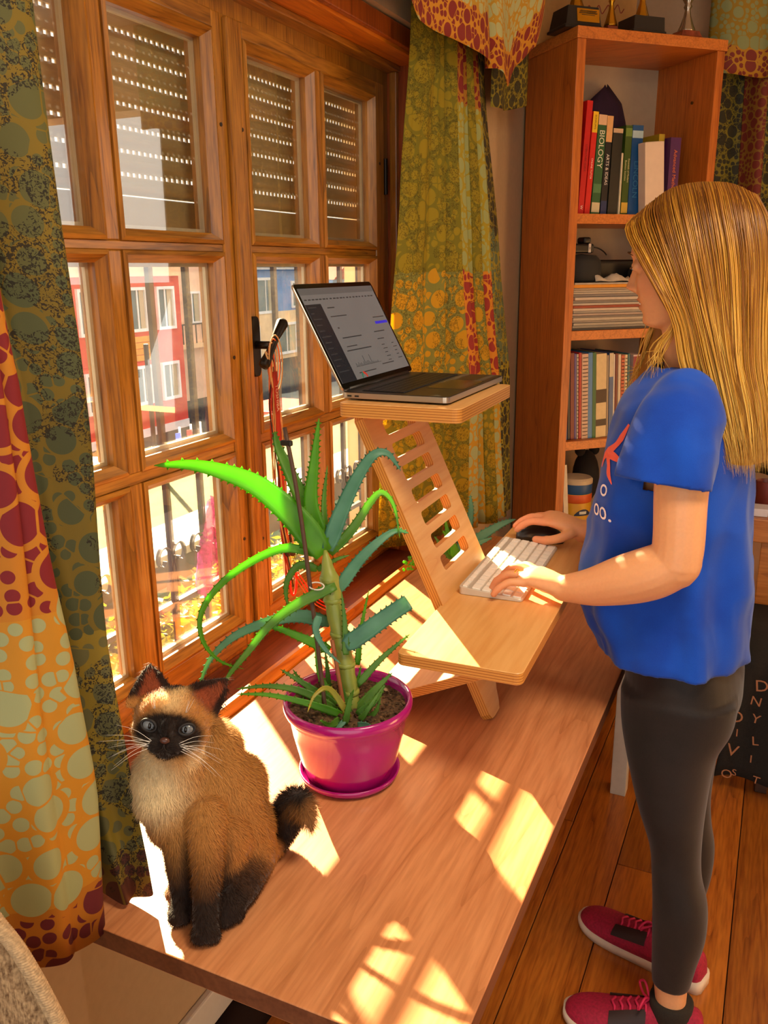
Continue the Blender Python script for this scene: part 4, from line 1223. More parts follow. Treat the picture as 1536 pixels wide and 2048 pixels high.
for i in range(12):
    t = i/11; rows.append([(-0.045+0.60*j/24+0.012*math.sin(t*4+j*0.7), 2.455-0.012*math.sin(j*0.9+t*3)-0.01*t, 0.455-0.395*t + 0.010*math.sin(j*0.5)) for j in range(25)])
top = [[(p[0], 2.90, 0.452) for p in rows[0]]]
mb.grid(top + rows)
th = mb.build('throw', M['throw'], ch, smooth=True)
sm = th.modifiers.new('t', 'SOLIDIFY'); sm.thickness = 0.005; sm.offset = 0
mb = MB()
for q, (lx, lz, lt, sz) in enumerate([(-0.02, 0.40, 'A', 0.045), (0.045, 0.385, 'D', 0.05), (0.035, 0.335, 'N', 0.04), (-0.018, 0.335, 'X', 0.035), (-0.012, 0.275, 'O', 0.05), (0.04, 0.28, 'Y', 0.04), (-0.005, 0.225, 'I', 0.035), (0.045, 0.21, 'L', 0.04), (-0.012, 0.165, 'V', 0.055), (0.04, 0.15, 'I', 0.035), (0.10, 0.35, 'C', 0.045), (0.10, 0.24, 'E', 0.045), (0.0, 0.095, 'S', 0.03), (-0.02, 0.085, 'O', 0.04), (0.06, 0.085, 'T', 0.035), (0.15, 0.30, 'R', 0.05), (0.15, 0.17, 'K', 0.05)]):
    text_on(lt, sz, (lx, 2.425, lz), (1, 0, 0.15*math.sin(q*2.1)), (-0.15*math.sin(q*2.1), 0, 1), pmat('a06a48', 0.9), th, name='printed_letter', lift=0.0015)
# ================================================================== POTTED ALOE
LEAVES = [
   ([(-0.6333, 1.1287, 1.0935), (-0.6797, 1.1206, 1.1512), (-0.7333, 1.1059, 1.1988), (-0.7841, 1.0853, 1.2232), (-0.8333, 1.0618, 1.236), (-0.8822, 1.0346, 1.2366)], 0.048, 1, 0.0, 1),
   ([(-0.6493, 1.1583, 1.102), (-0.6831, 1.1666, 1.1513), (-0.7177, 1.176, 1.2052), (-0.7453, 1.1851, 1.2476), (-0.7583, 1.1955, 1.2727)], 0.0336, 0, 0.0, 1),
   ([(-0.6483, 1.1483, 1.1051), (-0.6719, 1.1593, 1.1629), (-0.6761, 1.1806, 1.2248), (-0.6785, 1.2063, 1.298)], 0.032, 1, 0.0, 1),
   ([(-0.6546, 1.1725, 1.1187), (-0.6662, 1.1928, 1.1637), (-0.6718, 1.2184, 1.2173)], 0.0128, 0, 0.0, 1),
   ([(-0.6289, 1.1327, 1.0996), (-0.6194, 1.1603, 1.1516), (-0.6048, 1.1905, 1.2041), (-0.5873, 1.2168, 1.2399), (-0.5681, 1.2334, 1.2423), (-0.5475, 1.2408, 1.2133)], 0.0288, 2, 0.0, 1),
   ([(-0.6383, 1.1577, 1.0838), (-0.6111, 1.1869, 1.1216), (-0.59, 1.2145, 1.1637), (-0.5761, 1.2297, 1.1767), (-0.5581, 1.2356, 1.1541), (-0.5448, 1.2295, 1.1002)], 0.0176, 0, 0.0, 1),
   ([(-0.6182, 1.1377, 1.0268), (-0.596, 1.1731, 1.07), (-0.5739, 1.2037, 1.0981), (-0.5537, 1.2293, 1.1131), (-0.5361, 1.247, 1.1067)], 0.0224, 2, 0.0, 1),
   ([(-0.6464, 1.1226, 1.0936), (-0.6888, 1.1014, 1.1046), (-0.7347, 1.0687, 1.0843), (-0.7729, 1.0352, 1.0503), (-0.7915, 1.0088, 1.0096), (-0.7816, 0.9962, 0.9703), (-0.7515, 0.9963, 0.9416), (-0.7137, 1.0057, 0.9311)], 0.016, 1, 0.0, 1),
   ([(-0.6014, 1.1073, 1.0512), (-0.6472, 1.0721, 1.0289), (-0.6831, 1.0387, 0.9978), (-0.7072, 1.0085, 0.9594), (-0.7262, 0.983, 0.9287), (-0.7276, 0.9699, 0.9107)], 0.0192, 0, 0.0, 1),
   ([(-0.6263, 1.1294, 0.976), (-0.6691, 1.1067, 0.989), (-0.7094, 1.0792, 0.9832), (-0.7551, 1.0448, 0.9636), (-0.7841, 1.0136, 0.9293), (-0.7933, 0.9876, 0.8821)], 0.024, 2, 0.0, 1),
   ([(-0.626, 1.1261, 0.9284), (-0.6637, 1.1107, 0.9476), (-0.7011, 1.095, 0.9652), (-0.7298, 1.0802, 0.9731)], 0.0192, 1, 0.0, 1),
   ([(-0.6637, 1.1593, 1.0536), (-0.692, 1.1508, 1.0594), (-0.7088, 1.1386, 1.0364), (-0.7102, 1.1325, 1.0098), (-0.7026, 1.1305, 0.9831)], 0.016, 0, 0.0, 1),
   ([(-0.5784, 1.0894, 0.96), (-0.5507, 1.1053, 0.9816), (-0.52, 1.1239, 1.0075), (-0.4912, 1.1405, 1.0296)], 0.0288, 2, 0.6, 1),
   ([(-0.5621, 1.0983, 0.8913), (-0.537, 1.1209, 0.9257), (-0.5143, 1.1391, 0.95), (-0.4946, 1.1543, 0.9691)], 0.0128, 0, 0.0, 1),
   ([(-0.616, 1.076, 1.0098), (-0.6162, 1.0655, 0.9887), (-0.5989, 1.0616, 0.9629), (-0.5724, 1.0635, 0.9417)], 0.0144, 2, 0.0, 1),
   ([(-0.5754, 1.0865, 0.9464), (-0.5819, 1.0978, 0.9919), (-0.5927, 1.109, 1.0435)], 0.0128, 0, 0.0, 1),
   ([(-0.5822, 1.1389, 0.9042), (-0.5832, 1.1559, 0.9597), (-0.5784, 1.1785, 1.0245)], 0.0112, 1, 0.0, 1),
   ([(-0.6588, 1.1507, 1.0554), (-0.6367, 1.1712, 1.0693), (-0.6172, 1.1879, 1.0755)], 0.0112, 0, 0.0, 1),
   ([(-0.5786, 1.0675, 0.8542), (-0.6278, 1.0444, 0.8901), (-0.6739, 1.0161, 0.9051), (-0.7163, 0.9851, 0.9058)], 0.016, 0, 0.0, 1),
   ([(-0.566, 1.0524, 0.8604), (-0.6094, 1.0276, 0.8824), (-0.6623, 0.9974, 0.9012), (-0.706, 0.9676, 0.9079)], 0.0144, 1, 0.0, 1),
   ([(-0.5873, 1.0758, 0.857), (-0.6284, 1.0614, 0.8905), (-0.6725, 1.0449, 0.9216)], 0.0176, 0, 0.0, 1),
   ([(-0.6016, 1.0902, 0.851), (-0.6478, 1.0786, 0.8827), (-0.669, 1.0766, 0.9079)], 0.0128, 0, 0.0, 1),
   ([(-0.6003, 1.0833, 0.8637), (-0.6251, 1.089, 0.9004), (-0.64, 1.1018, 0.945)], 0.0144, 1, 0.0, 1),
   ([(-0.5466, 1.0405, 0.8667), (-0.5734, 1.028, 0.9155), (-0.5871, 1.0056, 0.9134), (-0.5884, 0.9839, 0.8947)], 0.0112, 3, 0.0, 1),
   ([(-0.5565, 1.0766, 0.8502), (-0.5371, 1.1013, 0.8819), (-0.5135, 1.1269, 0.91)], 0.0208, 0, 0.0, 1),
   ([(-0.5406, 1.0543, 0.8653), (-0.5165, 1.0675, 0.8898), (-0.503, 1.0758, 0.9144)], 0.016, 0, 0.0, 1),
   ([(-0.5322, 1.046, 0.8628), (-0.5214, 1.0507, 0.88), (-0.5006, 1.067, 0.9191)], 0.0112, 0, 0.0, 1),
   ([(-0.5583, 1.0623, 0.8439), (-0.5671, 1.0639, 0.8806), (-0.5828, 1.0659, 0.9283)], 0.016, 0, 0.0, 1),
   ([(-0.5713, 1.0957, 0.8234), (-0.5729, 1.1134, 0.8639), (-0.5729, 1.1332, 0.9086)], 0.0144, 1, 0.0, 1),
   ([(-0.5267, 1.0265, 0.8657), (-0.509, 1.0249, 0.8708), (-0.4999, 1.0181, 0.8723)], 0.0112, 2, 0.0, 1),
   ([(-0.5482, 1.0264, 0.8608), (-0.5411, 1.0313, 0.9024), (-0.5332, 1.03, 0.9231)], 0.0112, 0, 0.0, 1),
   ([(-0.5602, 1.033, 0.8631), (-0.5646, 1.009, 0.8661), (-0.5702, 0.9889, 0.8837)], 0.0144, 0, 0.0, 1),
   ([(-0.5368, 1.0636, 0.8526), (-0.5183, 1.0707, 0.8662), (-0.5104, 1.0765, 0.8911)], 0.0112, 0, 0.0, 1),
   ([(-0.614, 1.082, 0.8433), (-0.6341, 1.0776, 0.8592), (-0.651, 1.0759, 0.8788)], 0.0112, 0, 0.0, 1),
   ([(-0.549, 1.0283, 0.8681), (-0.5554, 1.0105, 0.8573), (-0.5532, 0.9999, 0.8567)], 0.0096, 2, 0.0, 1),
   ([(-0.6211, 1.1122, 0.8403), (-0.6329, 1.128, 0.89), (-0.6425, 1.1387, 0.9199)], 0.0112, 0, 0.0, 1),
]
STEM = [(-0.5604, 1.0798, 0.8298), (-0.5718, 1.0903, 0.8799), (-0.5846, 1.1, 0.93), (-0.6054, 1.1121, 0.9994), (-0.6197, 1.1212, 1.0495), (-0.6325, 1.131, 1.0996), (-0.6365, 1.1364, 1.1227)]
STAKE = [(-0.7045, 1.1405, 1.2915), (-0.6828, 1.1278, 1.219), (-0.6628, 1.1132, 1.1428), (-0.6412, 1.0945, 1.0513), (-0.6132, 1.0692, 0.9293), (-0.5928, 1.0495, 0.8364)]
STAKE2 = [(-0.5935, 1.0751, 0.9735), (-0.5746, 1.0626, 0.9056), (-0.5575, 1.0504, 0.8415)]
LEAVES2 = [
   ([(-0.6693, 1.8668, 0.8627), (-0.6563, 1.8894, 0.9155), (-0.6538, 1.9054, 0.9625), (-0.6602, 1.9142, 1.0002)], 0.0269, 2, 0.0, 1),
   ([(-0.6452, 1.8245, 0.8752), (-0.6085, 1.843, 0.9158), (-0.5657, 1.8612, 0.9468), (-0.5302, 1.8714, 0.963)], 0.0318, 2, 0.0, 1),
   ([(-0.6418, 1.815, 0.8761), (-0.6143, 1.8244, 0.9018), (-0.5758, 1.8371, 0.9216)], 0.0245, 2, 0.0, 1),
   ([(-0.6765, 1.8407, 0.8634), (-0.6898, 1.8473, 0.9043), (-0.7027, 1.856, 0.951)], 0.022, 1, 0.0, 1),
   ([(-0.6653, 1.8347, 0.8642), (-0.6742, 1.8333, 0.8914), (-0.6982, 1.8279, 0.9278)], 0.0269, 1, 0.0, 1),
   ([(-0.6758, 1.8391, 0.8576), (-0.6977, 1.845, 0.872), (-0.7292, 1.8512, 0.9021)], 0.022, 0, 0.0, 1),
   ([(-0.6665, 1.8852, 0.8443), (-0.6839, 1.906, 0.8814), (-0.7256, 1.9327, 0.9735)], 0.022, 2, 0.0, 1),
]
SPRIG = [(-0.7163, 1.7625, 0.8197), (-0.7331, 1.7655, 0.8542), (-0.7449, 1.7629, 0.8634), (-0.7577, 1.7534, 0.8521)]
def leafmat(name, col, col2, tl, tlf=0.4):
    m, nt, b = newmat(name)
    v = coords(nt); n = N(nt, 'ShaderNodeTexNoise', i_Scale=22.0, i_Detail=4.0); nt.links.new(v, n.inputs['Vector'])
    c = ramp(nt, n.outputs['Fac'], [(0.3, rgb(col)), (0.7, rgb(col2))])
    nt.links.new(c, b.inputs['Base Color']); b.inputs['Roughness'].default_value = 0.42
    t = nt.nodes.new('ShaderNodeBsdfTranslucent'); t.inputs['Color'].default_value = rgb(tl)
    mx = nt.nodes.new('ShaderNodeMixShader'); mx.inputs[0].default_value = tlf
    nt.links.new(b.outputs[0], mx.inputs[1]); nt.links.new(t.outputs[0], mx.inputs[2])
    nt.links.new(mx.outputs[0], nt.nodes['Material Output'].inputs['Surface'])
    return m
M['aloe0'] = leafmat('aloe leaf green', '4a7a2c', '6c9a3c', '8cc81c', 0.45)
M['aloe1'] = leafmat('aloe leaf lime as if backlit', '508c20', '6cac28', '8cdc1c', 0.52)  # lime tone paints in the glow of backlit leaves
M['aloe2'] = leafmat('aloe leaf blue green as if shaded', '46806a', '64a084', '84b860', 0.35)  # bluish tone paints these leaves as if in shade
M['aloe3'] = leafmat('aloe leaf yellowing', 'b8a038', '8c9c38', 'd8c038', 0.4)
M['aloe_stem'] = leafmat('aloe stem', '7c8c38', '9aa44c', 'b0b840', 0.2)
FACE = Vector((0.38, -0.84, 0.38)).normalized()
def aloe_leaf(pts, w, kind, blunt, parent, n=22, teeth=True, name='leaf'):
    sp = [Vector(p) for p in spline(pts, n)]
    mb = MB(); rings = []; edges = ([], [])
    for i, p in enumerate(sp):
        t = i/(n-1)
        tg = (sp[min(i+1, n-1)]-sp[max(i-1, 0)]).normalized()
        side = tg.cross(FACE); 
        if side.length < 1e-4: side = tg.orthogonal()
        side.normalize(); nr = side.cross(tg).normalized()
        if blunt: prof = 1.0 - 0.15*t
        else: prof = (1-t)**0.62*(1-0.15*t) + 0.02
        hw = w*0.5*prof*min(1.0, 0.62+t*4); th = hw*0.42
        ring = []
        for (a, q) in ((-1, 0.05), (-0.6, 0.10), (0, -0.05), (0.6, 0.10), (1, 0.05), (0.7, -0.42), (0, -0.85), (-0.7, -0.42)):
            ring.append(p + side*(hw*a) + nr*(th*q + (th*0.5 if abs(a) == 1 else 0)))
        rings.append(ring); edges[0].append((p-side*hw+nr*th*0.5, -side, tg, hw)); edges[1].append((p+side*hw+nr*th*0.5, side, tg, hw))
    mb.loft(rings)
    if teeth:
        for e in edges:
            acc = 0; step = max(0.0075, w*0.24)
            for i in range(1, n-1):
                acc += (sp[i]-sp[i-1]).length
                if acc >= step and e[i][3] > 0.0012:
                    acc = 0
                    p, s, tg, hw = e[i]; h = min(0.0042, 0.0014+w*0.07)
                    base = [p - tg*h*0.7 - s*0.0006, p + tg*h*0.7 - s*0.0006, p - FACE*h*0.35 - s*0.0006]
                    mb.add(base + [p + s*h + tg*h*0.5], [(0, 1, 3), (1, 2, 3), (2, 0, 3)])
    return mb.build(name, M['aloe%d' % kind], parent, smooth=True)
PC = Vector((-0.573, 1.085, DZ+0.0006))
pa = empty('potted_aloe', PC, 'tall spiny aloe plant in a magenta pot on the desk', 'plant')
M['pot'] = plain('glossy magenta plastic', 'a01070', 0.22, vary=0.03, coat=0.4)
prof = [(0.066, 0.006), (0.070, 0.008), (0.080, 0.040), (0.090, 0.085), (0.0945, 0.112), (0.0965, 0.114), (0.0965, 0.118), (0.1015, 0.122), (0.1035, 0.128), (0.1035, 0.137), (0.100, 0.141), (0.0965, 0.139), (0.094, 0.130), (0.090, 0.110), (0.060, 0.105)]
MB().lathe(prof, PC, 64).build('pot', M['pot'], pa, smooth=True)
MB().lathe([(0.060, 0.0), (0.074, 0.001), (0.080, 0.008), (0.0825, 0.016), (0.080, 0.0165), (0.076, 0.010), (0.06, 0.005), (0.001, 0.005)], PC, 64).build('saucer', M['pot'], pa, smooth=True)
def soil_mat():
    m, nt, b = newmat('potting soil')
    v = coords(nt); n = N(nt, 'ShaderNodeTexVoronoi', i_Scale=190.0); nt.links.new(v, n.inputs['Vector'])
    n2 = N(nt, 'ShaderNodeTexNoise', i_Scale=60.0, i_Detail=6.0); nt.links.new(v, n2.inputs['Vector'])
    c = mixc(nt, 0.5, ramp(nt, n.outputs['Distance'], [(0.0, rgb('8c6a44')), (0.6, rgb('2c1c10'))]), ramp(nt, n2.outputs['Fac'], [(0.35, rgb('241509')), (0.7, rgb('7c5a38'))]))
    nt.links.new(c, b.inputs['Base Color']); b.inputs['Roughness'].default_value = 0.95
    return m
M['soil'] = soil_mat()
mb = MB(); rows = []; rs = random.Random(4)
for i in range(26):
    r_ = 0.0935*i/25
    rows.append([PC + Vector((r_*math.cos(a), r_*math.sin(a), 0.124 + 0.006*noise.noise(Vector((r_*math.cos(a)*60, r_*math.sin(a)*60, 3))) + 0.004*noise.noise(Vector((r_*math.cos(a)*220, r_*math.sin(a)*220, 1))))) for a in [2*math.pi*k/72 for k in range(72)]])
mb.grid(rows, closed_u=True)
soil = mb.build('soil', M['soil'], pa, smooth=True)
mb = MB()
for k in range(420):
    a = rs.random()*6.283; r_ = 0.090*math.sqrt(rs.random()); s_ = 0.0012+0.0026*rs.random()**2
    p = PC + Vector((r_*math.cos(a), r_*math.sin(a), 0.1265))
    mb.ell(p, (s_, s_*0.8, s_*0.7), 6, 4)
mb.build('soil_crumb', M['soil'], pa, kind='stuff')
sp = [Vector(p) for p in spline(STEM[:6], 30)]
mb = MB().tube(sp, [(0.0125 + 0.0030*(i/29) + 0.0010*math.sin(i*1.9))*min(1.0, (30-i)/6.0) for i in range(30)], 14); mb.build('stem', M['aloe_stem'], pa, smooth=True)
for k, (pts, w_, kind, blunt, te) in enumerate(LEAVES):
    aloe_leaf(pts, w_, kind, blunt, pa, n=26 if k < 18 else 16)
# leaf sheaths round the stem
for k in (6, 11, 15, 20, 24):
    p = sp[k]; mb = MB()
    mb.tube([p-Vector((0, 0, 0.004)), p, p+Vector((0, 0, 0.004))], [0.0150, 0.0162, 0.0148], 14); mb.build('leaf_sheath', M['aloe_stem'], pa, smooth=True)
M['stake'] = plain('brown support cane', '4a3020', 0.6, vary=0.15)
stk = MB().tube(spline(STAKE, 16), 0.0036, 8).build('support_cane', M['stake'], pa, smooth=True)
MB().tube(spline(STAKE2, 8), 0.0034, 8).build('support_cane', plain('short cane', '8a4c28', 0.6), pa, smooth=True)
c0 = Vector(STAKE[0]) + (Vector(STAKE[1])-Vector(STAKE[0]))*0.33
MB().box(c0-Vector((0.012, 0.004, 0.0045)), c0+Vector((0.008, 0.004, 0.0045))).build('clip', M['key_black'], stk, bevel=0.002)
ctr = Vector(STAKE[3]); mb = MB()
mb.tube([ctr + Vector((0.012+0.013*math.cos(a), 0.006*math.sin(a), 0.004*math.sin(a))) for a in [2*math.pi*k/16 for k in range(17)]], 0.0012, 5); mb.build('wire_tie', M['white'], stk, smooth=True)

# ---- smaller aloe behind the riser
P2 = Vector((-0.655, 1.86, DZ+0.0006))
a2 = empty('small_aloe', P2, 'smaller aloe in a dark pot on the desk behind the riser', 'plant')
MB().lathe([(0.035, 0.0), (0.042, 0.004), (0.052, 0.062), (0.056, 0.066), (0.056, 0.074), (0.050, 0.074), (0.047, 0.062), (0.001, 0.060)], P2, 32).build('pot', plain('dark brown pot', '3a2418', 0.5), a2, smooth=True)
for (pts, w_, kind, blunt, te) in LEAVES2: aloe_leaf(pts, w_, kind, blunt, a2, 16)
mb = MB().tube(spline(SPRIG, 12), 0.0016, 6); spg = mb.build('sprig', M['aloe1'], a2, smooth=True)
rs = random.Random(9)
for k in range(14):
    c = Vector(SPRIG[2+(k % 2)]) + Vector(((rs.random()-.5)*0.022, (rs.random()-.5)*0.02, (rs.random()-.5)*0.022))
    MB().ell(c, (0.0055, 0.0022, 0.0042), 8, 6, Matrix.Rotation(rs.random()*3, 3, 'Z') @ Matrix.Rotation(rs.random()*3, 3, 'X')).build('small_leaf', M['aloe1'], spg, smooth=True)
# ================================================================== PERSON
from mathutils.bvhtree import BVHTree
def remesh(mb, voxel, iters=6, factor=0.5, name='m'):
    me = mb.mesh('tmp')
    bm = bmesh.new(); bm.from_mesh(me); bmesh.ops.recalc_face_normals(bm, faces=bm.faces); bm.to_mesh(me); bm.free()
    o = bpy.data.objects.new('tmp', me); COL.objects.link(o)
    r = o.modifiers.new('r', 'REMESH'); r.mode = 'VOXEL'; r.voxel_size = voxel; r.adaptivity = 0
    if iters:
        s = o.modifiers.new('s', 'SMOOTH'); s.factor = factor; s.iterations = iters
    out = bpy.data.meshes.new_from_object(o.evaluated_get(bpy.context.evaluated_depsgraph_get()))
    bpy.data.objects.remove(o); bpy.data.meshes.remove(me)
    out.name = name
    return out
def paint(me, fn, name='Col'):
    a = me.color_attributes.new(name, 'FLOAT_COLOR', 'POINT')
    buf = np.empty(len(me.vertices)*4, np.float32)
    co = np.empty(len(me.vertices)*3, np.float32); me.vertices.foreach_get('co', co); co = co.reshape(-1, 3)
    cols = fn(co)
    b4 = np.ones((len(me.vertices), 4), np.float32); b4[:, :3] = cols
    a.data.foreach_set('color', b4.ravel())
def attrmat(name, rough=0.5, sss=0.0, sss_col=None, sheen=0.0, attr='Col', ns=120, nv=0.08, bmp=0.0, spec=0.4):
    m, nt, b = newmat(name)
    at = nt.nodes.new('ShaderNodeAttribute'); at.attribute_name = attr
    v = coords(nt); n = N(nt, 'ShaderNodeTexNoise', i_Scale=ns, i_Detail=4.0); nt.links.new(v, n.inputs['Vector'])
    c = mixc(nt, 1.0, at.outputs['Color'], ramp(nt, n.outputs['Fac'], [(0.3, (1-nv,)*3), (0.7, (1.0,)*3)]), 'MULTIPLY')
    nt.links.new(c, b.inputs['Base Color']); b.inputs['Roughness'].default_value = rough
    b.inputs['Specular IOR Level'].default_value = spec
    if sss:
        b.inputs['Subsurface Weight'].default_value = sss; b.inputs['Subsurface Scale'].default_value = 0.012
        b.inputs['Subsurface Radius'].default_value = (1.0, 0.35, 0.15)
    b.inputs['Sheen Weight'].default_value = sheen
    if bmp: bump(nt, b, n.outputs['Fac'], bmp, 0.001)
    return m
L3 = lambda h: np.array(rgb(h)[:3])

def hring(z, x0, x1, yc, hy, n=30, p=2.2, dz=0.0):
    cx, hx = (x0+x1)/2, (x1-x0)/2
    out = []
    for k in range(n):
        a = 2*math.pi*k/n; c, s = math.cos(a), math.sin(a)
        out.append((cx + hx*math.copysign(abs(c)**(2/p), c), yc + hy*math.copysign(abs(s)**(2/p), s), z + dz*c))
    return out
def limb(mb, pts, n=18):
    """pts: (x, y, z, r) along the limb"""
    P = [np.array(p[:4], float) for p in pts]
    sp = spline(P, max(6, 5*len(P)))
    mb.tube([Vector(q[:3]) for q in sp], [float(q[3]) for q in sp], n)
    for q in (sp[0], sp[-1]): mb.ell(q[:3], (q[3]*0.98,)*3, 14, 8)

PY = 1.595
ps = empty('person', (-0.11, 1.60, 0.0), 'person with long blond hair in a blue t-shirt, dark leggings and pink sneakers, typing', 'person')

# ---------------- skin: head, neck, arms, hands, legs in one surface
T_front = [(1.427, -0.206), (1.430, -0.217), (1.436, -0.226), (1.45, -0.231), (1.47, -0.237), (1.49, -0.242), (1.51, -0.246), (1.525, -0.247), (1.538, -0.252), (1.555, -0.258), (1.58, -0.257), (1.61, -0.238), (1.632, -0.205), (1.648, -0.165)]
T_back = [(1.427, -0.178), (1.436, -0.150), (1.45, -0.125), (1.48, -0.095), (1.52, -0.078), (1.57, -0.072), (1.61, -0.088), (1.632, -0.115), (1.648, -0.150)]
T_wid = [(1.427, 0.018), (1.432, 0.030), (1.44, 0.040), (1.46, 0.052), (1.49, 0.061), (1.53, 0.067), (1.57, 0.070), (1.61, 0.061), (1.632, 0.042), (1.648, 0.012)]
tab = lambda T, z: float(np.interp(z, [t[0] for t in T], [t[1] for t in T]))
HY_ = 1.585
def g(x, s): return math.exp(-(x/s)**2)
rings = []
NZ, NA = 74, 96
for i in range(NZ):
    z = 1.427 + (1.648-1.427)*i/(NZ-1)
    xf, xb, wd = tab(T_front, z), tab(T_back, z), tab(T_wid, z)
    cx = xb + (xf-xb)*0.5; ring = []
    for k in range(NA):
        a = 2*math.pi*k/NA; c, s = math.cos(a), math.sin(a)     # c=1 is the front (-x)
        hx = (xb-xf)/2; e = 2/2.25
        x = cx - hx*math.copysign(abs(c)**e, c); y = wd*math.copysign(abs(s)**e, s)
        if c > 0:
            nose = float(np.interp(z, [1.484, 1.490, 1.496, 1.505, 1.520, 1.535, 1.548], [0.0, 0.012, 0.023, 0.018, 0.011, 0.0055, 0.0]))
            x -= nose*g(y, 0.0095 + 0.004*g(z-1.494, 0.008))
            x -= 0.006*g(abs(y)-0.011, 0.006)*g(z-1.492, 0.006)                # nostril wings
            sm = 1.469 + 0.05*y*y/0.02                                          # smiling mouth line
            x -= 0.0068*g(z-sm-0.0062, 0.0042)*g(y, 0.020) + 0.0072*g(z-sm+0.0072, 0.0046)*g(y, 0.018)
            x += 0.0050*g(z-sm, 0.0022)*g(y, 0.022)
            x -= 0.006*g(z-1.436, 0.010)*g(y, 0.018)                           # chin
            x += 0.0095*g(z-1.533, 0.010)*g(abs(y)-0.032, 0.014)              # sockets
            x -= 0.0045*g(z-1.550, 0.007)*g(abs(y)-0.030, 0.020)              # brow
            x -= 0.007*g(z-1.500, 0.020)*g(abs(y)-0.040, 0.018)               # cheeks
        ring.append((x, HY_+y, z))
    rings.append(ring)
sk = MB(); sk.loft(rings)
for yy in (-0.031, 0.031): sk.ell((-0.2425, HY_+yy, 1.5325), (0.0105, 0.0135, 0.0095), 14, 10)
limb(sk, [(-0.135, 1.600, 1.30, 0.056), (-0.140, 1.595, 1.36, 0.050), (-0.146, 1.588, 1.41, 0.050), (-0.150, 1.586, 1.47, 0.055)])
for yy in (-0.066, 0.066): sk.ell((-0.142, HY_+yy, 1.515), (0.016, 0.009, 0.028), 12, 8)
# trunk (inside the shirt)
sk.loft([hring(z, a, b, PY, h) for z, a, b, h in [(0.70, -0.185, -0.02, 0.140), (0.82, -0.195, -0.03, 0.140), (0.95, -0.200, -0.05, 0.135), (1.08, -0.225, -0.045, 0.135), (1.20, -0.240, -0.045, 0.145), (1.29, -0.225, -0.06, 0.155), (1.335, -0.19, -0.08, 0.12), (1.36, -0.17, -0.10, 0.06)]])
# left (near) arm and hand
LW = Vector((-0.310, 1.416, 0.983))
limb(sk, [(-0.135, 1.470, 1.29, 0.050), (-0.128, 1.425, 1.25, 0.046), (-0.126, 1.402, 1.18, 0.0425), (-0.122, 1.392, 1.10, 0.041), (-0.125, 1.390, 1.062, 0.042)])
limb(sk, [(-0.122, 1.390, 1.066, 0.041), (-0.160, 1.392, 1.042, 0.045), (-0.205, 1.396, 1.021, 0.0425), (-0.255, 1.404, 0.999, 0.034), (-0.295, 1.413, 0.987, 0.0265), (LW.x, LW.y, LW.z, 0.0240)])
def hand(mb, W, fwd, side, up, fingers, thumb, palm):
    """W wrist; fwd towards the fingertips, side towards the thumb; fingers: list of point lists in (f, s, u) metres"""
    def T(p): return W + fwd*p[0] + side*p[1] + up*p[2]
    prev = []
    for (f0, wd, th, u, so) in palm:
        prev.append([W + fwd*f0 + side*(so + wd*math.cos(a)) + up*(u + th*math.sin(a)) for a in [2*math.pi*k/18 for k in range(18)]])
    mb.loft(prev)
    for f_, r0, r1 in fingers:
        pts = spline([np.array(p, float) for p in f_], 16)
        mb.tube([T(p) for p in pts], [r0 + (r1-r0)*i/15 for i in range(16)], 12)
        mb.ell(T(pts[-1]), (r1*1.0,)*3, 12, 8); mb.ell(T(pts[0]), (r0*1.02,)*3, 12, 8)
        for q in f_[1:-1]: mb.ell(T(q), ((r0+r1)/2*1.08,)*3, 10, 6)
FW = Vector((-0.975, 0.17, -0.05)).normalized(); SD = Vector((0.17, 0.98, 0.0)).normalized(); UP = FW.cross(SD); UP = UP if UP.z > 0 else -UP
palm = [(-0.012, 0.024, 0.022, 0.0, 0.0), (0.010, 0.027, 0.020, 0.003, 0.0), (0.032, 0.034, 0.018, 0.008, 0.004), (0.055, 0.039, 0.0165, 0.012, 0.006), (0.072, 0.039, 0.0135, 0.012, 0.006), (0.080, 0.034, 0.010, 0.010, 0.006)]
fing = [
 ([(0.070, 0.036, 0.012), (0.096, 0.048, 0.015), (0.117, 0.055, 0.001), (0.125, 0.058, -0.013)], 0.0092, 0.0072),
 ([(0.074, 0.016, 0.014), (0.104, 0.018, 0.019), (0.126, 0.019, 0.002), (0.133, 0.019, -0.015)], 0.0094, 0.0073),
 ([(0.072, -0.006, 0.012), (0.101, -0.013, 0.015), (0.123, -0.018, 0.000), (0.131, -0.021, -0.014)], 0.0090, 0.0070),
 ([(0.064, -0.026, 0.008), (0.087, -0.038, 0.010), (0.105, -0.047, -0.002), (0.113, -0.051, -0.013)], 0.0080, 0.0062),
 ([(0.022, 0.028, 0.000), (0.042, 0.052, -0.004), (0.066, 0.064, -0.009), (0.086, 0.066, -0.013)], 0.0115, 0.0080),
]
hand(sk, LW, FW, SD, UP, fing, None, palm)
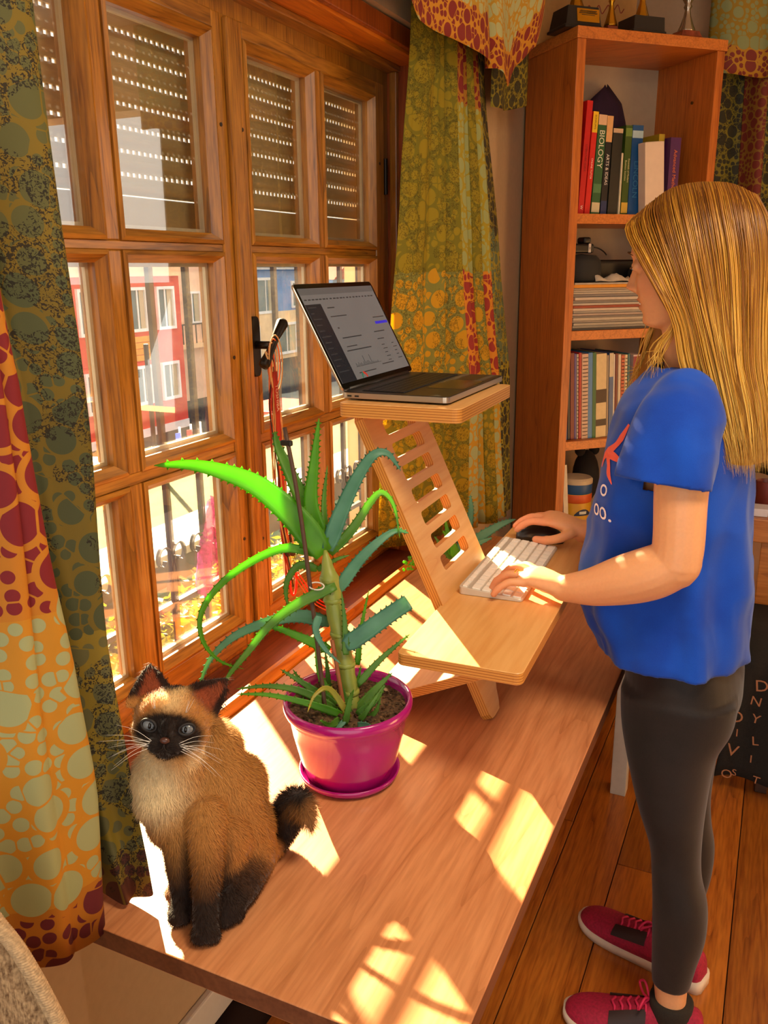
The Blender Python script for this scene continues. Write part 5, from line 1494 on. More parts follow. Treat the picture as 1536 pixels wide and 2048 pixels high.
# right (far) arm and hand on the mouse
RW = Vector((-0.352, 1.765, 0.984))
limb(sk, [(-0.135, 1.725, 1.29, 0.050), (-0.125, 1.770, 1.23, 0.045), (-0.110, 1.790, 1.15, 0.042), (-0.105, 1.795, 1.06, 0.041)])
limb(sk, [(-0.105, 1.795, 1.066, 0.041), (-0.17, 1.792, 1.045, 0.043), (-0.24, 1.785, 1.018, 0.036), (-0.31, 1.774, 0.994, 0.0275), (RW.x, RW.y, RW.z, 0.0245)])
FW2 = Vector((-0.995, 0.02, 0.03)).normalized(); SD2 = Vector((0.02, -0.99, -0.05)).normalized(); UP2 = SD2.cross(FW2); UP2 = UP2 if UP2.z > 0 else -UP2
palm2 = [(-0.012, 0.024, 0.022, 0.0, 0.0), (0.012, 0.027, 0.020, 0.006, 0.0), (0.036, 0.034, 0.017, 0.014, 0.0), (0.060, 0.039, 0.015, 0.019, 0.0), (0.080, 0.038, 0.012, 0.020, 0.0), (0.088, 0.034, 0.009, 0.019, 0.0)]
fing2 = [
 ([(0.078, 0.028, 0.019), (0.106, 0.030, 0.017), (0.126, 0.029, 0.004), (0.138, 0.028, -0.008)], 0.0092, 0.0070),
 ([(0.082, 0.008, 0.021), (0.112, 0.009, 0.019), (0.134, 0.009, 0.006), (0.147, 0.009, -0.007)], 0.0094, 0.0072),
 ([(0.080, -0.013, 0.019), (0.106, -0.015, 0.014), (0.124, -0.018, 0.000), (0.134, -0.020, -0.014)], 0.0090, 0.0069),
 ([(0.070, -0.031, 0.013), (0.088, -0.038, 0.004), (0.102, -0.042, -0.008), (0.112, -0.043, -0.018)], 0.0080, 0.0061),
 ([(0.020, 0.028, 0.002), (0.040, 0.046, -0.006), (0.066, 0.048, -0.014), (0.092, 0.043, -0.018)], 0.0115, 0.0082),
]
hand(sk, RW, FW2, SD2, UP2, fing2, None, palm2)
# legs
NEAR = [(0.72, -0.208, -0.010, 1.508, 0.080), (0.66, -0.196, -0.032, 1.505, 0.077), (0.55, -0.166, -0.040, 1.500, 0.066), (0.46, -0.136, -0.040, 1.500, 0.052), (0.40, -0.127, -0.034, 1.498, 0.050), (0.34, -0.121, -0.018, 1.497, 0.053), (0.27, -0.116, -0.015, 1.497, 0.050), (0.20, -0.112, -0.026, 1.498, 0.042), (0.14, -0.108, -0.034, 1.500, 0.036), (0.10, -0.102, -0.034, 1.500, 0.034), (0.07, -0.105, -0.030, 1.498, 0.034), (0.03, -0.110, -0.026, 1.496, 0.036)]
FARL = [(0.72, -0.205, -0.010, 1.685, 0.080), (0.66, -0.195, -0.030, 1.688, 0.077), (0.55, -0.175, -0.036, 1.690, 0.064), (0.46, -0.155, -0.038, 1.690, 0.052), (0.40, -0.148, -0.032, 1.690, 0.050), (0.34, -0.140, -0.020, 1.690, 0.052), (0.27, -0.133, -0.020, 1.690, 0.049), (0.20, -0.125, -0.030, 1.690, 0.042), (0.14, -0.118, -0.040, 1.690, 0.036), (0.10, -0.112, -0.040, 1.690, 0.034), (0.07, -0.115, -0.036, 1.690, 0.034), (0.03, -0.118, -0.032, 1.690, 0.036)]
for T_ in (NEAR, FARL):
    sk.loft([hring(z, a+0.004, b-0.004, yc, hy-0.004) for z, a, b, yc, hy in T_])
body = remesh(sk, 0.0028, 3, 0.5, 'body')
def skin_col(co):
    base = np.tile(L3('e0a272'), (len(co), 1))
    x, y, z = co[:, 0], co[:, 1], co[:, 2]
    f = lambda cx, cy, cz, r: np.exp(-(((x-cx)/r[0])**2 + ((y-cy)/r[1])**2 + ((z-cz)/r[2])**2))
    lip = f(-0.243, HY_, 1.469, (0.012, 0.019, 0.0105))[:, None]
    base = base*(1-lip*0.9) + L3('b84840')*lip*0.9
    for s_ in (-1, 1):
        ck = f(-0.225, HY_+s_*0.042, 1.498, (0.03, 0.02, 0.02))[:, None]*0.35
        base = base*(1-ck) + L3('d87a50')*ck
    nt_ = f(-0.262, HY_, 1.495, (0.015, 0.014, 0.012))[:, None]*0.35
    base = base*(1-nt_) + L3('d07848')*nt_
    ft = np.clip((-0.395-x)/0.04, 0, 1)*np.clip((1.03-z)/0.02, 0, 1)
    base = base*(1-0.35*ft[:, None]) + L3('d87058')*0.35*ft[:, None]
    return base
paint(body, skin_col)
M['skin'] = attrmat('skin', 0.48, 0.25, ns=200, nv=0.05)
link('body', body, M['skin'], ps, smooth=True)
M['brow'] = plain('brown brow hair', '6a4420', 0.7); M['eyew'] = plain('eye white', 'e4dcd0', 0.2); M['iris'] = plain('blue grey iris', '4a5a68', 0.15)
for s_ in (-1, 1):
    yb = HY_ + s_*0.031
    # lowered lid line with lashes, brow, and the slit of the eye
    MB().tube([(-0.2535+abs(t)*0.004+0.002*t*s_*0, yb+t*0.0125, 1.5305-0.0016*(1-t*t)) for t in [-1+q/5 for q in range(11)]], [0.0006+0.0014*(1-abs(-1+q/5)) for q in range(11)], 6).build('lashes', M['brow'], ps, smooth=True)
    MB().ell((-0.2448, yb, 1.5285), (0.0070, 0.0086, 0.0036), 14, 10).build('eye', M['eyew'], ps, smooth=True)
    MB().ell((-0.2506, yb, 1.5283), (0.0020, 0.0044, 0.0034), 12, 8).build('iris', M['iris'], ps, smooth=True)
    MB().tube([(-0.2590+0.010*t*t, HY_+s_*(0.030+0.017*t), 1.5515+0.0035*(1-t*t)-0.002*t) for t in [-1+q/5 for q in range(11)]], [0.0008+0.0016*(1-abs(-1+q/5)) for q in range(11)], 6, flat=0.6).build('eyebrow', M['brow'], ps, smooth=True)
MB().ell((-0.2362, HY_-0.002, 1.4690), (0.0035, 0.015, 0.0030), 14, 8).build('teeth', plain('teeth', 'f0e4d0', 0.25), ps, smooth=True)
# ring on the left ring finger
p_ = LW + FW*0.088 - SD*0.007 + UP*0.0145
MB().tube([p_ + SD*0.0098*math.cos(a) + UP*0.0098*math.sin(a) for a in [2*math.pi*k/20 for k in range(21)]], 0.0013, 6).build('ring', plain('gold ring', 'd8a83c', 0.25, 0.9), ps, smooth=True)

# ---------------- t-shirt
tb = MB()
SHR = [(0.838, -0.258, -0.008, 0.176), (0.87, -0.270, -0.006, 0.176), (0.91, -0.291, -0.006, 0.173), (0.95, -0.306, -0.007, 0.168), (1.05, -0.302, -0.012, 0.158), (1.14, -0.291, -0.020, 0.156), (1.22, -0.277, -0.034, 0.168), (1.29, -0.257, -0.056, 0.172), (1.325, -0.238, -0.070, 0.158), (1.352, -0.215, -0.082, 0.115), (1.372, -0.200, -0.092, 0.072)]
sp = spline([np.array(s) for s in SHR], 46)
rings = []
for q in sp:
    z, a, b, h = q; ring = hring(z, a, b, PY, h, 64, 2.35)
    out = []
    for k, (x, y, zz) in enumerate(ring):
        an = 2*math.pi*k/64
        low_ = max(0, min(1, (1.22-z)/0.3))
        w_ = 0.0060*low_*math.sin(an*7+z*4) + 0.0045*low_*math.sin(an*12+1-z*5) + 0.0025*math.sin(an*5+z*17)
        d = Vector((math.cos(an), math.sin(an), 0))*w_
        out.append((x+d.x, y+d.y, zz))
    rings.append(out)
tb.loft(rings)
def sleeve(sg):
    yo = lambda y: PY + sg*y
    pts = [(-0.142, yo(0.085), 1.318, 0.050, 0.050), (-0.140, yo(0.130), 1.312, 0.060, 0.054), (-0.142, yo(0.165), 1.288, 0.067, 0.058), (-0.148, yo(0.182), 1.250, 0.072, 0.060), (-0.152, yo(0.190), 1.215, 0.075, 0.061), (-0.154, yo(0.194), 1.192, 0.076, 0.061)]
    P = [np.array(p) for p in pts]; S_ = spline(P, 22); rr = []
    for i, q in enumerate(S_):
        t = i/21
        ax = Vector((S_[min(i+1, 21)][:3]-S_[max(i-1, 0)][:3])).normalized()
        u = Vector((1, 0, 0)); u = (u - ax*u.dot(ax)).normalized(); v = ax.cross(u)
        rr.append([Vector(q[:3]) + u*(q[3]+0.004*t*math.sin(6*a+2+t*3))*math.cos(a) + v*(q[4]+0.004*t*math.sin(5*a+t*4))*math.sin(a) for a in [2*math.pi*k/36 for k in range(36)]])
    tb.loft(rr)
    return Vector(S_[-1][:3]), (Vector(S_[-1][:3])-Vector(S_[-3][:3])).normalized()
cuffs = [sleeve(-1), sleeve(1)]
shirt = remesh(tb, 0.0042, 7, 0.5, 'shirt')
bm = bmesh.new(); bm.from_mesh(shirt)
kill = []
for f in bm.faces:
    c = f.calc_center_median()
    if c.z < 0.8455 and f.normal.z < -0.4: kill.append(f)
    elif c.z > 1.362 and abs(c.y-PY) < 0.085: kill.append(f)
    else:
        for p, d in cuffs:
            if (c-p).dot(d) > -0.008 and (c-p).length < 0.09 and f.normal.dot(d) > 0.35: kill.append(f); break
bmesh.ops.delete(bm, geom=kill, context='FACES')
for v in bm.verts:
    if v.is_boundary:
        if v.co.z < 0.87: v.co.z = 0.842
        for p, d in cuffs:
            if (v.co-p).length < 0.10 and abs((v.co-p).dot(d)) < 0.015: v.co -= d*((v.co-p).dot(d)+0.004)
# cloth folds, deeper towards the hem and under the arm
for v in bm.verts:
    p = v.co; lo = max(0.15, min(1, (1.30-p.z)/0.35))
    n_ = noise.noise(Vector((p.x*9+p.z*5, p.y*9, p.z*3.2)))*0.0105*lo + noise.noise(Vector((p.x*22, p.y*22+p.z*6, p.z*11)))*0.0048
    n_ += (0.22-abs(noise.noise(Vector((p.x*11+p.z*7, p.y*10+p.z*3, p.z*6-p.x*5)))))*0.011*lo
    n_ += (0.2-abs(noise.noise(Vector((p.x*5-p.z*9, p.y*16, p.z*9+p.x*9+4)))))*0.006
    v.co = p + v.normal*n_
bm.to_mesh(shirt); bm.free()
def fabric_plain(name, col, col2, ns=900):
    m, nt, b = newmat(name)
    v = coords(nt); n = N(nt, 'ShaderNodeTexNoise', i_Scale=ns, i_Detail=2.0); nt.links.new(v, n.inputs['Vector'])
    n2 = N(nt, 'ShaderNodeTexNoise', i_Scale=9.0, i_Detail=3.0); nt.links.new(v, n2.inputs['Vector'])
    c = mixc(nt, 0.35, ramp(nt, n2.outputs['Fac'], [(0.35, rgb(col)), (0.65, rgb(col2))]), ramp(nt, n.outputs['Fac'], [(0.3, rgb(col)), (0.7, rgb(col2))]))
    nt.links.new(c, b.inputs['Base Color']); b.inputs['Roughness'].default_value = 0.85
    b.inputs['Sheen Weight'].default_value = 0.15; b.inputs['Specular IOR Level'].default_value = 0.2
    bump(nt, b, n.outputs['Fac'], 0.2, 0.0005)
    return m
M['shirt'] = fabric_plain('royal blue jersey', '0c3aa0', '1450c0')
so = link('t_shirt', shirt, M['shirt'], ps, smooth=True)
sm = so.modifiers.new('t', 'SOLIDIFY'); sm.thickness = 0.0022; sm.offset = 1
# print on the front, laid onto the cloth
bvh = BVHTree.FromPolygons([v.co.copy() for v in shirt.vertices], [tuple(p.vertices) for p in shirt.polygons])
PN = Vector((-0.62, -0.78, 0.0)).normalized()         # looks at the printed flank
PU = Vector((0.78, -0.62, 0.0)).normalized()          # reading direction
def lay(me, name, mat, origin, lift=0.0042):
    bm = bmesh.new(); bm.from_mesh(me)
    bmesh.ops.triangulate(bm, faces=bm.faces)
    for _ in range(2):
        bmesh.ops.subdivide_edges(bm, edges=[e for e in bm.edges if e.calc_length() > 0.008], cuts=1)
        bmesh.ops.triangulate(bm, faces=bm.faces)
    for v in bm.verts:
        p = Vector(origin) + PU*v.co.x + Vector((0, 0, 1))*v.co.y + PN*0.25
        h, nn, _i, _d = bvh.ray_cast(p, -PN)
        v.co = (h + nn*lift) if h is not None else p - PN*0.25
    bm.to_mesh(me); bm.free(); me.name = name
    return link(name, me, mat, ps)
M['p_white'] = plain('white print', 'e8e4f0', 0.7); M['p_coral'] = plain('coral print', 'e8604c', 0.7)
lay(text_mesh('o', 0.046), 'print_letter', M['p_white'], (-0.264, 1.470, 1.157))
lay(text_mesh('oo.', 0.046), 'print_letter', M['p_white'], (-0.264, 1.470, 1.118))
def stroke(pts, ws):
    mb = MB(); P = spline([np.array(p, float) for p in pts], 18); W2 = np.interp(np.linspace(0, 1, 18), np.linspace(0, 1, len(ws)), ws)
    rows = [[], []]
    for i, p in enumerate(P):
        t = P[min(i+1, 17)]-P[max(i-1, 0)]; t = t/np.linalg.norm(t); nn = np.array([-t[1], t[0]])
        for q, s_ in enumerate((-1, 1)): rows[q].append((*(p+nn*s_*W2[i]), 0))
    mb.grid(rows); return mb.mesh('s')
O_ = (-0.258, 1.470, 1.215)
for pts, ws in [([(0.040, 0.062), (0.026, 0.038), (0.014, 0.022), (-0.004, 0.006)], [0.002, 0.006, 0.005, 0.008]), ([(-0.004, 0.006), (0.018, 0.002), (0.044, -0.006)], [0.008, 0.006, 0.001]), ([(-0.004, 0.006), (0.002, -0.014), (0.004, -0.030), (0.016, -0.046)], [0.008, 0.005, 0.006, 0.001]), ([(-0.004, 0.006), (-0.020, -0.006), (-0.030, -0.026)], [0.007, 0.005, 0.002])]:
    lay(stroke(pts, ws), 'print_figure', M['p_coral'], O_)

# ---------------- leggings
lg = MB()
lg.loft([hring(z, a, b, PY, h, 40) for z, a, b, h in [(0.93, -0.205, -0.030, 0.140), (0.86, -0.215, -0.016, 0.152), (0.80, -0.217, -0.002, 0.164), (0.745, -0.213, 0.000, 0.168), (0.715, -0.205, -0.010, 0.163)]])
for T_ in (NEAR, FARL):
    pts = [np.array(t) for t in [(0.78, -0.212, -0.004, T_[0][3], 0.082)] + [t for t in T_ if t[0] > 0.13]]
    lg.loft([hring(q[0], q[1], q[2], q[3], q[4], 36) for q in spline(pts, 40)])
legm = remesh(lg, 0.0042, 16, 0.5, 'leggings')
M['legging'] = fabric_plain('dark grey leggings', '1c1614', '2c2422', 500)
M['legging'].node_tree.nodes['Principled BSDF'].inputs['Roughness'].default_value = 0.55
link('leggings', legm, M['legging'], ps, smooth=True)

# ---------------- sneakers
M['shoe'] = plain('crimson knit', '9c0c34', 0.75, vary=0.25, nscale=200, bmp=0.2); M['sole'] = plain('pale rubber sole', 'd8c4b0', 0.6); M['lace'] = plain('pink lace', 'c81c4c', 0.7); M['shoe_dark'] = plain('dark lace cage', '2c1414', 0.6); M['sock'] = plain('dark sock', '241c14', 0.9, vary=0.3, nscale=300)
def shoe(heel, toe, name):
    heel = Vector((*heel, 0)); toe = Vector((*toe, 0)); ax = (toe-heel).normalized(); sd_ = Vector((-ax.y, ax.x, 0)); L = (toe-heel).length
    prof = [(0.0, 0.018, 0.040), (0.03, 0.030, 0.080), (0.12, 0.034, 0.092), (0.25, 0.035, 0.094), (0.38, 0.036, 0.086), (0.52, 0.040, 0.074), (0.68, 0.045, 0.060), (0.82, 0.044, 0.052), (0.92, 0.036, 0.045), (0.98, 0.022, 0.036), (1.0, 0.010, 0.028)]
    S_ = spline([np.array(p) for p in prof], 30)
    up = MB(); rr = []
    for t, w_, h in S_:
        c = heel + ax*(L*t)
        rr.append([c + sd_*(w_*math.copysign(abs(math.cos(a))**0.8, math.cos(a))) + Vector((0, 0, 0.016 + (h-0.016)*max(0, math.sin(a))**0.75)) for a in [2*math.pi*k/24 for k in range(24)]])
    up.loft(rr)
    s = up.build('sneaker', M['shoe'], ps, smooth=True)
    so_ = MB(); rr = []
    for t, w_, h in S_:
        c = heel + ax*(L*(t*1.03-0.015)); wv = w_*1.04 + 0.001; zb = 0.0008 + 0.012*max(0, (t-0.75)/0.25)**2; zt = 0.022 + 0.016*max(0, 0.5-t) + 0.004*max(0, (t-0.85)/0.15)
        rr.append([c + sd_*wv + Vector((0, 0, zb)), c + sd_*wv*1.03 + Vector((0, 0, (zb+zt)/2)), c + sd_*wv*0.98 + Vector((0, 0, zt)), c - sd_*wv*0.98 + Vector((0, 0, zt)), c - sd_*wv*1.03 + Vector((0, 0, (zb+zt)/2)), c - sd_*wv + Vector((0, 0, zb))])
    so_.loft(rr).build('sole', M['sole'], s, smooth=True)
    for sg in (-1, 1):
        mb = MB(); rows = []
        for q in range(8):
            t = 0.42+0.26*q/7; h = float(np.interp(t, [p[0] for p in prof], [p[2] for p in prof])); w_ = float(np.interp(t, [p[0] for p in prof], [p[1] for p in prof]))
            row = []
            for j in range(5):
                a = math.radians(25+j*11); row.append(heel + ax*(L*t) + sd_*(sg*(w_+0.0012)*math.cos(a)**0.8) + Vector((0, 0, 0.0235 + (h-0.022)*math.sin(a)**0.75)))
            rows.append(row)
        mb.grid(rows).build('lace_cage', M['shoe_dark'], s, smooth=True)
    for q in range(5):
        t = 0.42+0.055*q; h = float(np.interp(t, [p[0] for p in prof], [p[2] for p in prof]))
        c = heel + ax*(L*t) + Vector((0, 0, h+0.0025))
        MB().tube([c + sd_*0.022 - Vector((0, 0, 0.012)), c + sd_*0.012, c + ax*0.006, c - sd_*0.012, c - sd_*0.022 - Vector((0, 0, 0.012))], 0.0028, 6).build('lace', M['lace'], s, smooth=True)
    c = heel + ax*(L*0.40) + Vector((0, 0, 0.094))
    for sg in (-1, 1):
        pts = [c, c + sd_*sg*0.022 + Vector((0, 0, 0.018)) + ax*0.01, c + sd_*sg*0.036 + Vector((0, 0, 0.002)) + ax*0.02, c + sd_*sg*0.014 - Vector((0, 0, 0.004)) + ax*0.012, c]
        MB().tube(spline([np.array(p) for p in pts], 18), 0.0026, 6).build('bow', M['lace'], s, smooth=True)
    return s
s1 = shoe((0.002, 1.505), (-0.272, 1.470), 'a'); s2 = shoe((-0.012, 1.665), (-0.298, 1.762), 'b')
for (yc, x0, x1, pr) in ((1.500, -0.108, -0.024, s1), (1.690, -0.118, -0.030, s2)):
    MB().loft([hring(z, x0-e, x1+e, yc, 0.038+e, 24) for z, e in ((0.055, 0.002), (0.085, 0.0), (0.100, 0.001), (0.104, -0.003))]).build('sock', M['sock'], pr, smooth=True)

# ---------------- hair
rs = random.Random(12)
A0 = [(-0.260, 0.000, 1.613), (-0.262, -0.040, 1.586), (-0.213, -0.079, 1.515), (-0.170, -0.087, 1.446), (-0.152, -0.094, 1.380), (-0.121, -0.106, 1.312), (-0.086, -0.120, 1.235)]
A1 = [(-0.195, 0.000, 1.659), (-0.180, -0.052, 1.625), (-0.150, -0.086, 1.540), (-0.122, -0.091, 1.450), (-0.100, -0.097, 1.380), (-0.076, -0.107, 1.305), (-0.052, -0.116, 1.222)]
A2 = [(-0.120, 0.000, 1.663), (-0.105, -0.050, 1.630), (-0.082, -0.078, 1.545), (-0.070, -0.078, 1.450), (-0.060, -0.082, 1.375), (-0.040, -0.088, 1.305), (-0.026, -0.092, 1.218)]
A3 = [(-0.075, 0.000, 1.645), (-0.052, -0.028, 1.600), (-0.040, -0.040, 1.530), (-0.036, -0.042, 1.450), (-0.028, -0.045, 1.370), (-0.012, -0.048, 1.300), (0.000, -0.050, 1.220)]
A4 = [(-0.070, 0.000, 1.640), (-0.046, 0.000, 1.595), (-0.034, 0.000, 1.530), (-0.032, 0.000, 1.450), (-0.024, 0.000, 1.370), (-0.008, 0.000, 1.300), (0.004, 0.000, 1.222)]
FAR0 = [(-0.260, 0.000, 1.613), (-0.262, 0.040, 1.582), (-0.236, 0.070, 1.520), (-0.222, 0.080, 1.446), (-0.232, 0.086, 1.395), (-0.246, 0.092, 1.350), (-0.258, 0.098, 1.310)]
KEYS = [A0, A1, A2, A3, A4]
MIR = [FAR0] + [[(x, -y, z) for x, y, z in K] for K in KEYS[1:]]
def path(s, far=False):
    K = MIR if far else KEYS
    Q = [np.array(k_, float) for k_ in K]
    E_ = [np.array([(p[0]-0.002, -p[1]*0.4, p[2]) for p in K[-2]])] if False else []
    Q = [2*Q[0]-Q[1]] + Q + [Q[-2]*np.array([1, -1, 1])]
    k = s*(len(K)-1); i = min(int(k), len(K)-2); t = k-i
    a, b, c, d = Q[i:i+4]
    r = 0.5*((2*b) + (-a+c)*t + (2*a-5*b+4*c-d)*t*t + (-a+3*b-3*c+d)*t**3)
    return [r[j] for j in range(r.shape[0])]
cap = MB(); rows = []
for far in (False, True):
    for q in range(21):
        s = q/20 if not far else 1-q/20
        P = path(s, far)
        P = [np.array((p[0]*0.965-0.146*0.035, p[1]*0.93, p[2]-0.004)) for p in P]
        rows.append([Vector((p[0], HY_+p[1], p[2])) for p in spline(P, 30)])
cap.grid(rows)
def hairmat(name, root, mid, tip):
    m, nt, b = newmat(name)
    t = nt.nodes.new('ShaderNodeTexCoord'); sp_ = nt.nodes.new('ShaderNodeSeparateXYZ'); nt.links.new(t.outputs['Object'], sp_.inputs[0])
    v = coords(nt, (1, 1, 0.06)); n = N(nt, 'ShaderNodeTexNoise', i_Scale=160.0, i_Detail=3.0); nt.links.new(v, n.inputs['Vector'])
    f = math_(nt, 'ADD', math_(nt, 'DIVIDE', math_(nt, 'SUBTRACT', 1.66, sp_.outputs[2]), 0.44), math_(nt, 'MULTIPLY', math_(nt, 'SUBTRACT', n.outputs['Fac'], 0.5), 0.5))
    nt.links.new(ramp(nt, f, [(0.05, rgb(root)), (0.4, rgb(mid)), (0.9, rgb(tip))]), b.inputs['Base Color'])
    b.inputs['Roughness'].default_value = 0.38; b.inputs['Specular IOR Level'].default_value = 0.6
    tl = nt.nodes.new('ShaderNodeBsdfTranslucent'); tl.inputs['Color'].default_value = rgb(tip)
    mx = nt.nodes.new('ShaderNodeMixShader'); mx.inputs[0].default_value = 0.22
    nt.links.new(b.outputs[0], mx.inputs[1]); nt.links.new(tl.outputs[0], mx.inputs[2]); nt.links.new(mx.outputs[0], nt.nodes['Material Output'].inputs['Surface'])
    return m
HM = [hairmat('hair dark gold', '6a3c0e', '9c6014', 'bc8024'), hairmat('hair gold', '8c5414', 'c88a20', 'e4b040'), hairmat('hair light gold', 'b07824', 'ecb444', 'fcd870')]
hc = cap.build('hair', HM[0], ps, smooth=True)
sm = hc.modifiers.new('t', 'SOLIDIFY'); sm.thickness = 0.004; sm.offset = -1
strands = [MB(), MB(), MB()]
def strand(P, r, jit, grp):
    P = [np.array(p) for p in P]; j = np.array([rs.gauss(0, jit), rs.gauss(0, jit), 0])
    n = 22; sp_ = spline(P, n); ph = rs.random()*6
    pts = []
    for i, p in enumerate(sp_):
        t = i/(n-1); q = p + j*(0.25+0.9*t) + np.array([0.0008*math.sin(ph+t*4), 0.0008*math.cos(ph+t*3), 0])
        pts.append(Vector((q[0], HY_+q[1], q[2])))
    strands[grp].tube(pts, [r*(0.55+0.45*math.sin(math.pi*min(1, 0.15+t_*0.95))) if t_ < 0.9 else r*max(0.08, (1-t_)*5) for t_ in [i/(n-1) for i in range(n)]], 4, cap=False)
for k in range(1700):
    far = rs.random() < 0.30; s = rs.random()**0.9
    P = path(s, far); e = 1.0+0.015*rs.random()
    P = [np.array((-0.146+(p[0]+0.146)*e, p[1]*(1.0+0.05*rs.random()), p[2])) for p in P]
    dz_ = rs.gauss(0, 0.012); P[-1] = P[-1] + np.array((0.0, 0, dz_))
    strand(P, 0.0005+0.0010*rs.random()**2, 0.0034, rs.choices((0, 1, 2), (3, 4, 3))[0])
for k in range(46):       # loose wisps at the far cheek and over the chest
    P = [np.array(p) + np.array((rs.gauss(0, 0.006), rs.gauss(0, 0.006), 0))*(i/5) for i, p in enumerate(MIR[0])]
    P[-1] = P[-1] + np.array((rs.gauss(0, 0.012), 0, rs.gauss(-0.005, 0.02)))
    strand(P, 0.0007+0.0010*rs.random(), 0.002, rs.choice((1, 2, 2)))
for k in range(26):       # wisps in front of the near shoulder
    P = [np.array(p) for p in A0[:4]] + [np.array((-0.190+rs.gauss(0, 0.006), -0.082, 1.40)), np.array((-0.196+rs.gauss(0, 0.012), -0.085, 1.36+rs.gauss(0, 0.015)))]
    strand(P, 0.0006+0.0008*rs.random(), 0.002, rs.choice((1, 2, 2)))
for k in range(60):       # fringe sweeping from the parting across the temple
    t = rs.random()
    P = [np.array((-0.254+0.04*t, 0.0, 1.618+0.024*t)), np.array((-0.264+0.03*t, -0.030, 1.596+0.016*t)), np.array((-0.242+0.02*t, -0.062, 1.552+0.01*t)), np.array((-0.208+0.02*t, -0.083, 1.505)), np.array((-0.176+0.02*t, -0.089, 1.455))]
    strand(P, 0.0010+0.0012*rs.random(), 0.0025, rs.choice((0, 0, 1)))
for mb_, m_ in zip(strands, HM):
    mb_.build('hair_strand', m_, ps, smooth=True, kind='stuff')
CAT_BODY = [[-0.6743, 0.7574, 0.8702, 0.0433], [-0.6784, 0.7576, 0.8952, 0.0405], [-0.6725, 0.7749, 0.9052, 0.0408], [-0.6588, 0.7546, 0.8386, 0.038], [-0.6552, 0.7882, 0.8486, 0.0536], [-0.6479, 0.8189, 0.8627, 0.0587], [-0.6318, 0.8277, 0.8303, 0.0592], [-0.652, 0.8343, 0.8994, 0.0425], [-0.6295, 0.8495, 0.8413, 0.046], [-0.6123, 0.8196, 0.7936, 0.0548], [-0.5951, 0.8166, 0.777, 0.0423], [-0.6106, 0.7832, 0.8031, 0.0465], [-0.6022, 0.8474, 0.7942, 0.0321], [-0.592, 0.7705, 0.7715, 0.0329], [-0.582, 0.8082, 0.7671, 0.0352]]
CAT_NECK = [[-0.6674, 0.7713, 0.8861, 0.0435], [-0.6639, 0.7703, 0.9323, 0.039], [-0.664, 0.7741, 0.963, 0.0375]]
CAT_LEGS = [[[-0.6518, 0.7484, 0.8448, 0.0234], [-0.6368, 0.7303, 0.8014, 0.018], [-0.6245, 0.7178, 0.7615, 0.0154], [-0.6195, 0.7084, 0.7537, 0.0146]], [[-0.6154, 0.7624, 0.8537, 0.0272], [-0.5931, 0.7318, 0.8143, 0.0202], [-0.5817, 0.7098, 0.7749, 0.0169], [-0.5742, 0.697, 0.7594, 0.0167]]]
CAT_PAWS = [[-0.617, 0.7035, 0.7562, 0.0158], [-0.6191, 0.6964, 0.7587, 0.0107], [-0.5699, 0.6902, 0.7606, 0.0166], [-0.574, 0.6835, 0.7601, 0.011], [-0.5608, 0.6918, 0.7596, 0.0104], [-0.5609, 0.7319, 0.756, 0.0184], [-0.5644, 0.72, 0.7596, 0.0138], [-0.6484, 0.7301, 0.7452, 0.0131]]
CAT_HIND = [[[-0.5817, 0.8073, 0.7639, 0.0338], [-0.5669, 0.7613, 0.7596, 0.0247], [-0.5616, 0.7288, 0.7581, 0.0171]]]
CAT_TAIL = [[-0.5779, 0.8371, 0.7437, 0.018], [-0.5779, 0.8659, 0.7439, 0.0184], [-0.5731, 0.8815, 0.768, 0.0206], [-0.5614, 0.8849, 0.7979, 0.0226], [-0.5441, 0.8763, 0.818, 0.0194], [-0.5266, 0.8665, 0.8158, 0.013], [-0.5177, 0.8612, 0.8037, 0.0061]]
CAT_HEAD = [-0.6577, 0.7652, 0.98]
EYE_L = [-0.655, 0.7321, 0.9985]
EYE_R = [-0.618, 0.7476, 0.9928]
NOSE = [-0.629, 0.7172, 0.9926]
EARL = [-0.7043, 0.7857, 1.0413]
EARR = [-0.6108, 0.8231, 1.0217]
# ================================================================== CAT
cat = empty('cat', (-0.60, 0.76, DZ), 'siamese cat with dark face and legs sitting on the sunlit desk', 'cat')
cm = MB()
for x, y, z_, r_ in CAT_BODY: cm.ell((x, y, max(z_, DZ+0.002+r_*0.92)), (r_,)*3, 20, 14)
limb(cm, CAT_NECK)
for L_ in CAT_LEGS: limb(cm, L_)
for L_ in CAT_HIND: limb(cm, L_)
for x, y, z_, r_ in CAT_PAWS: cm.ell((x, y, DZ+0.001+r_*0.80), (r_*1.05, r_*1.05, r_*0.82), 14, 10)
limb(cm, [(a, b, max(c, DZ+0.001+d), d) for a, b, c, d in CAT_TAIL])
CH = Vector(CAT_HEAD); cf = (Vector(NOSE)-CH).normalized(); cr = (Vector(EYE_R)-Vector(EYE_L)); cr = (cr - cf*cr.dot(cf)).normalized(); cu = cf.cross(cr).normalized()
cu = cu if cu.z > 0 else -cu
HR = Matrix((cr, cu, cf)).transposed()       # columns: right, up, forward
def hl(r, u, f): return CH + cr*r + cu*u + cf*f
def hell(c, rad): cm.ell(hl(*c), rad, 20, 14, HR)
hell((0, 0.002, 0), (0.049, 0.041, 0.044)); hell((0.022, -0.012, 0.008), (0.027, 0.023, 0.026)); hell((-0.022, -0.012, 0.008), (0.027, 0.023, 0.026))
hell((0, -0.016, 0.038), (0.021, 0.0145, 0.017)); hell((0.009, -0.020, 0.045), (0.012, 0.010, 0.011)); hell((-0.009, -0.020, 0.045), (0.012, 0.010, 0.011)); hell((0, -0.029, 0.036), (0.012, 0.009, 0.012))
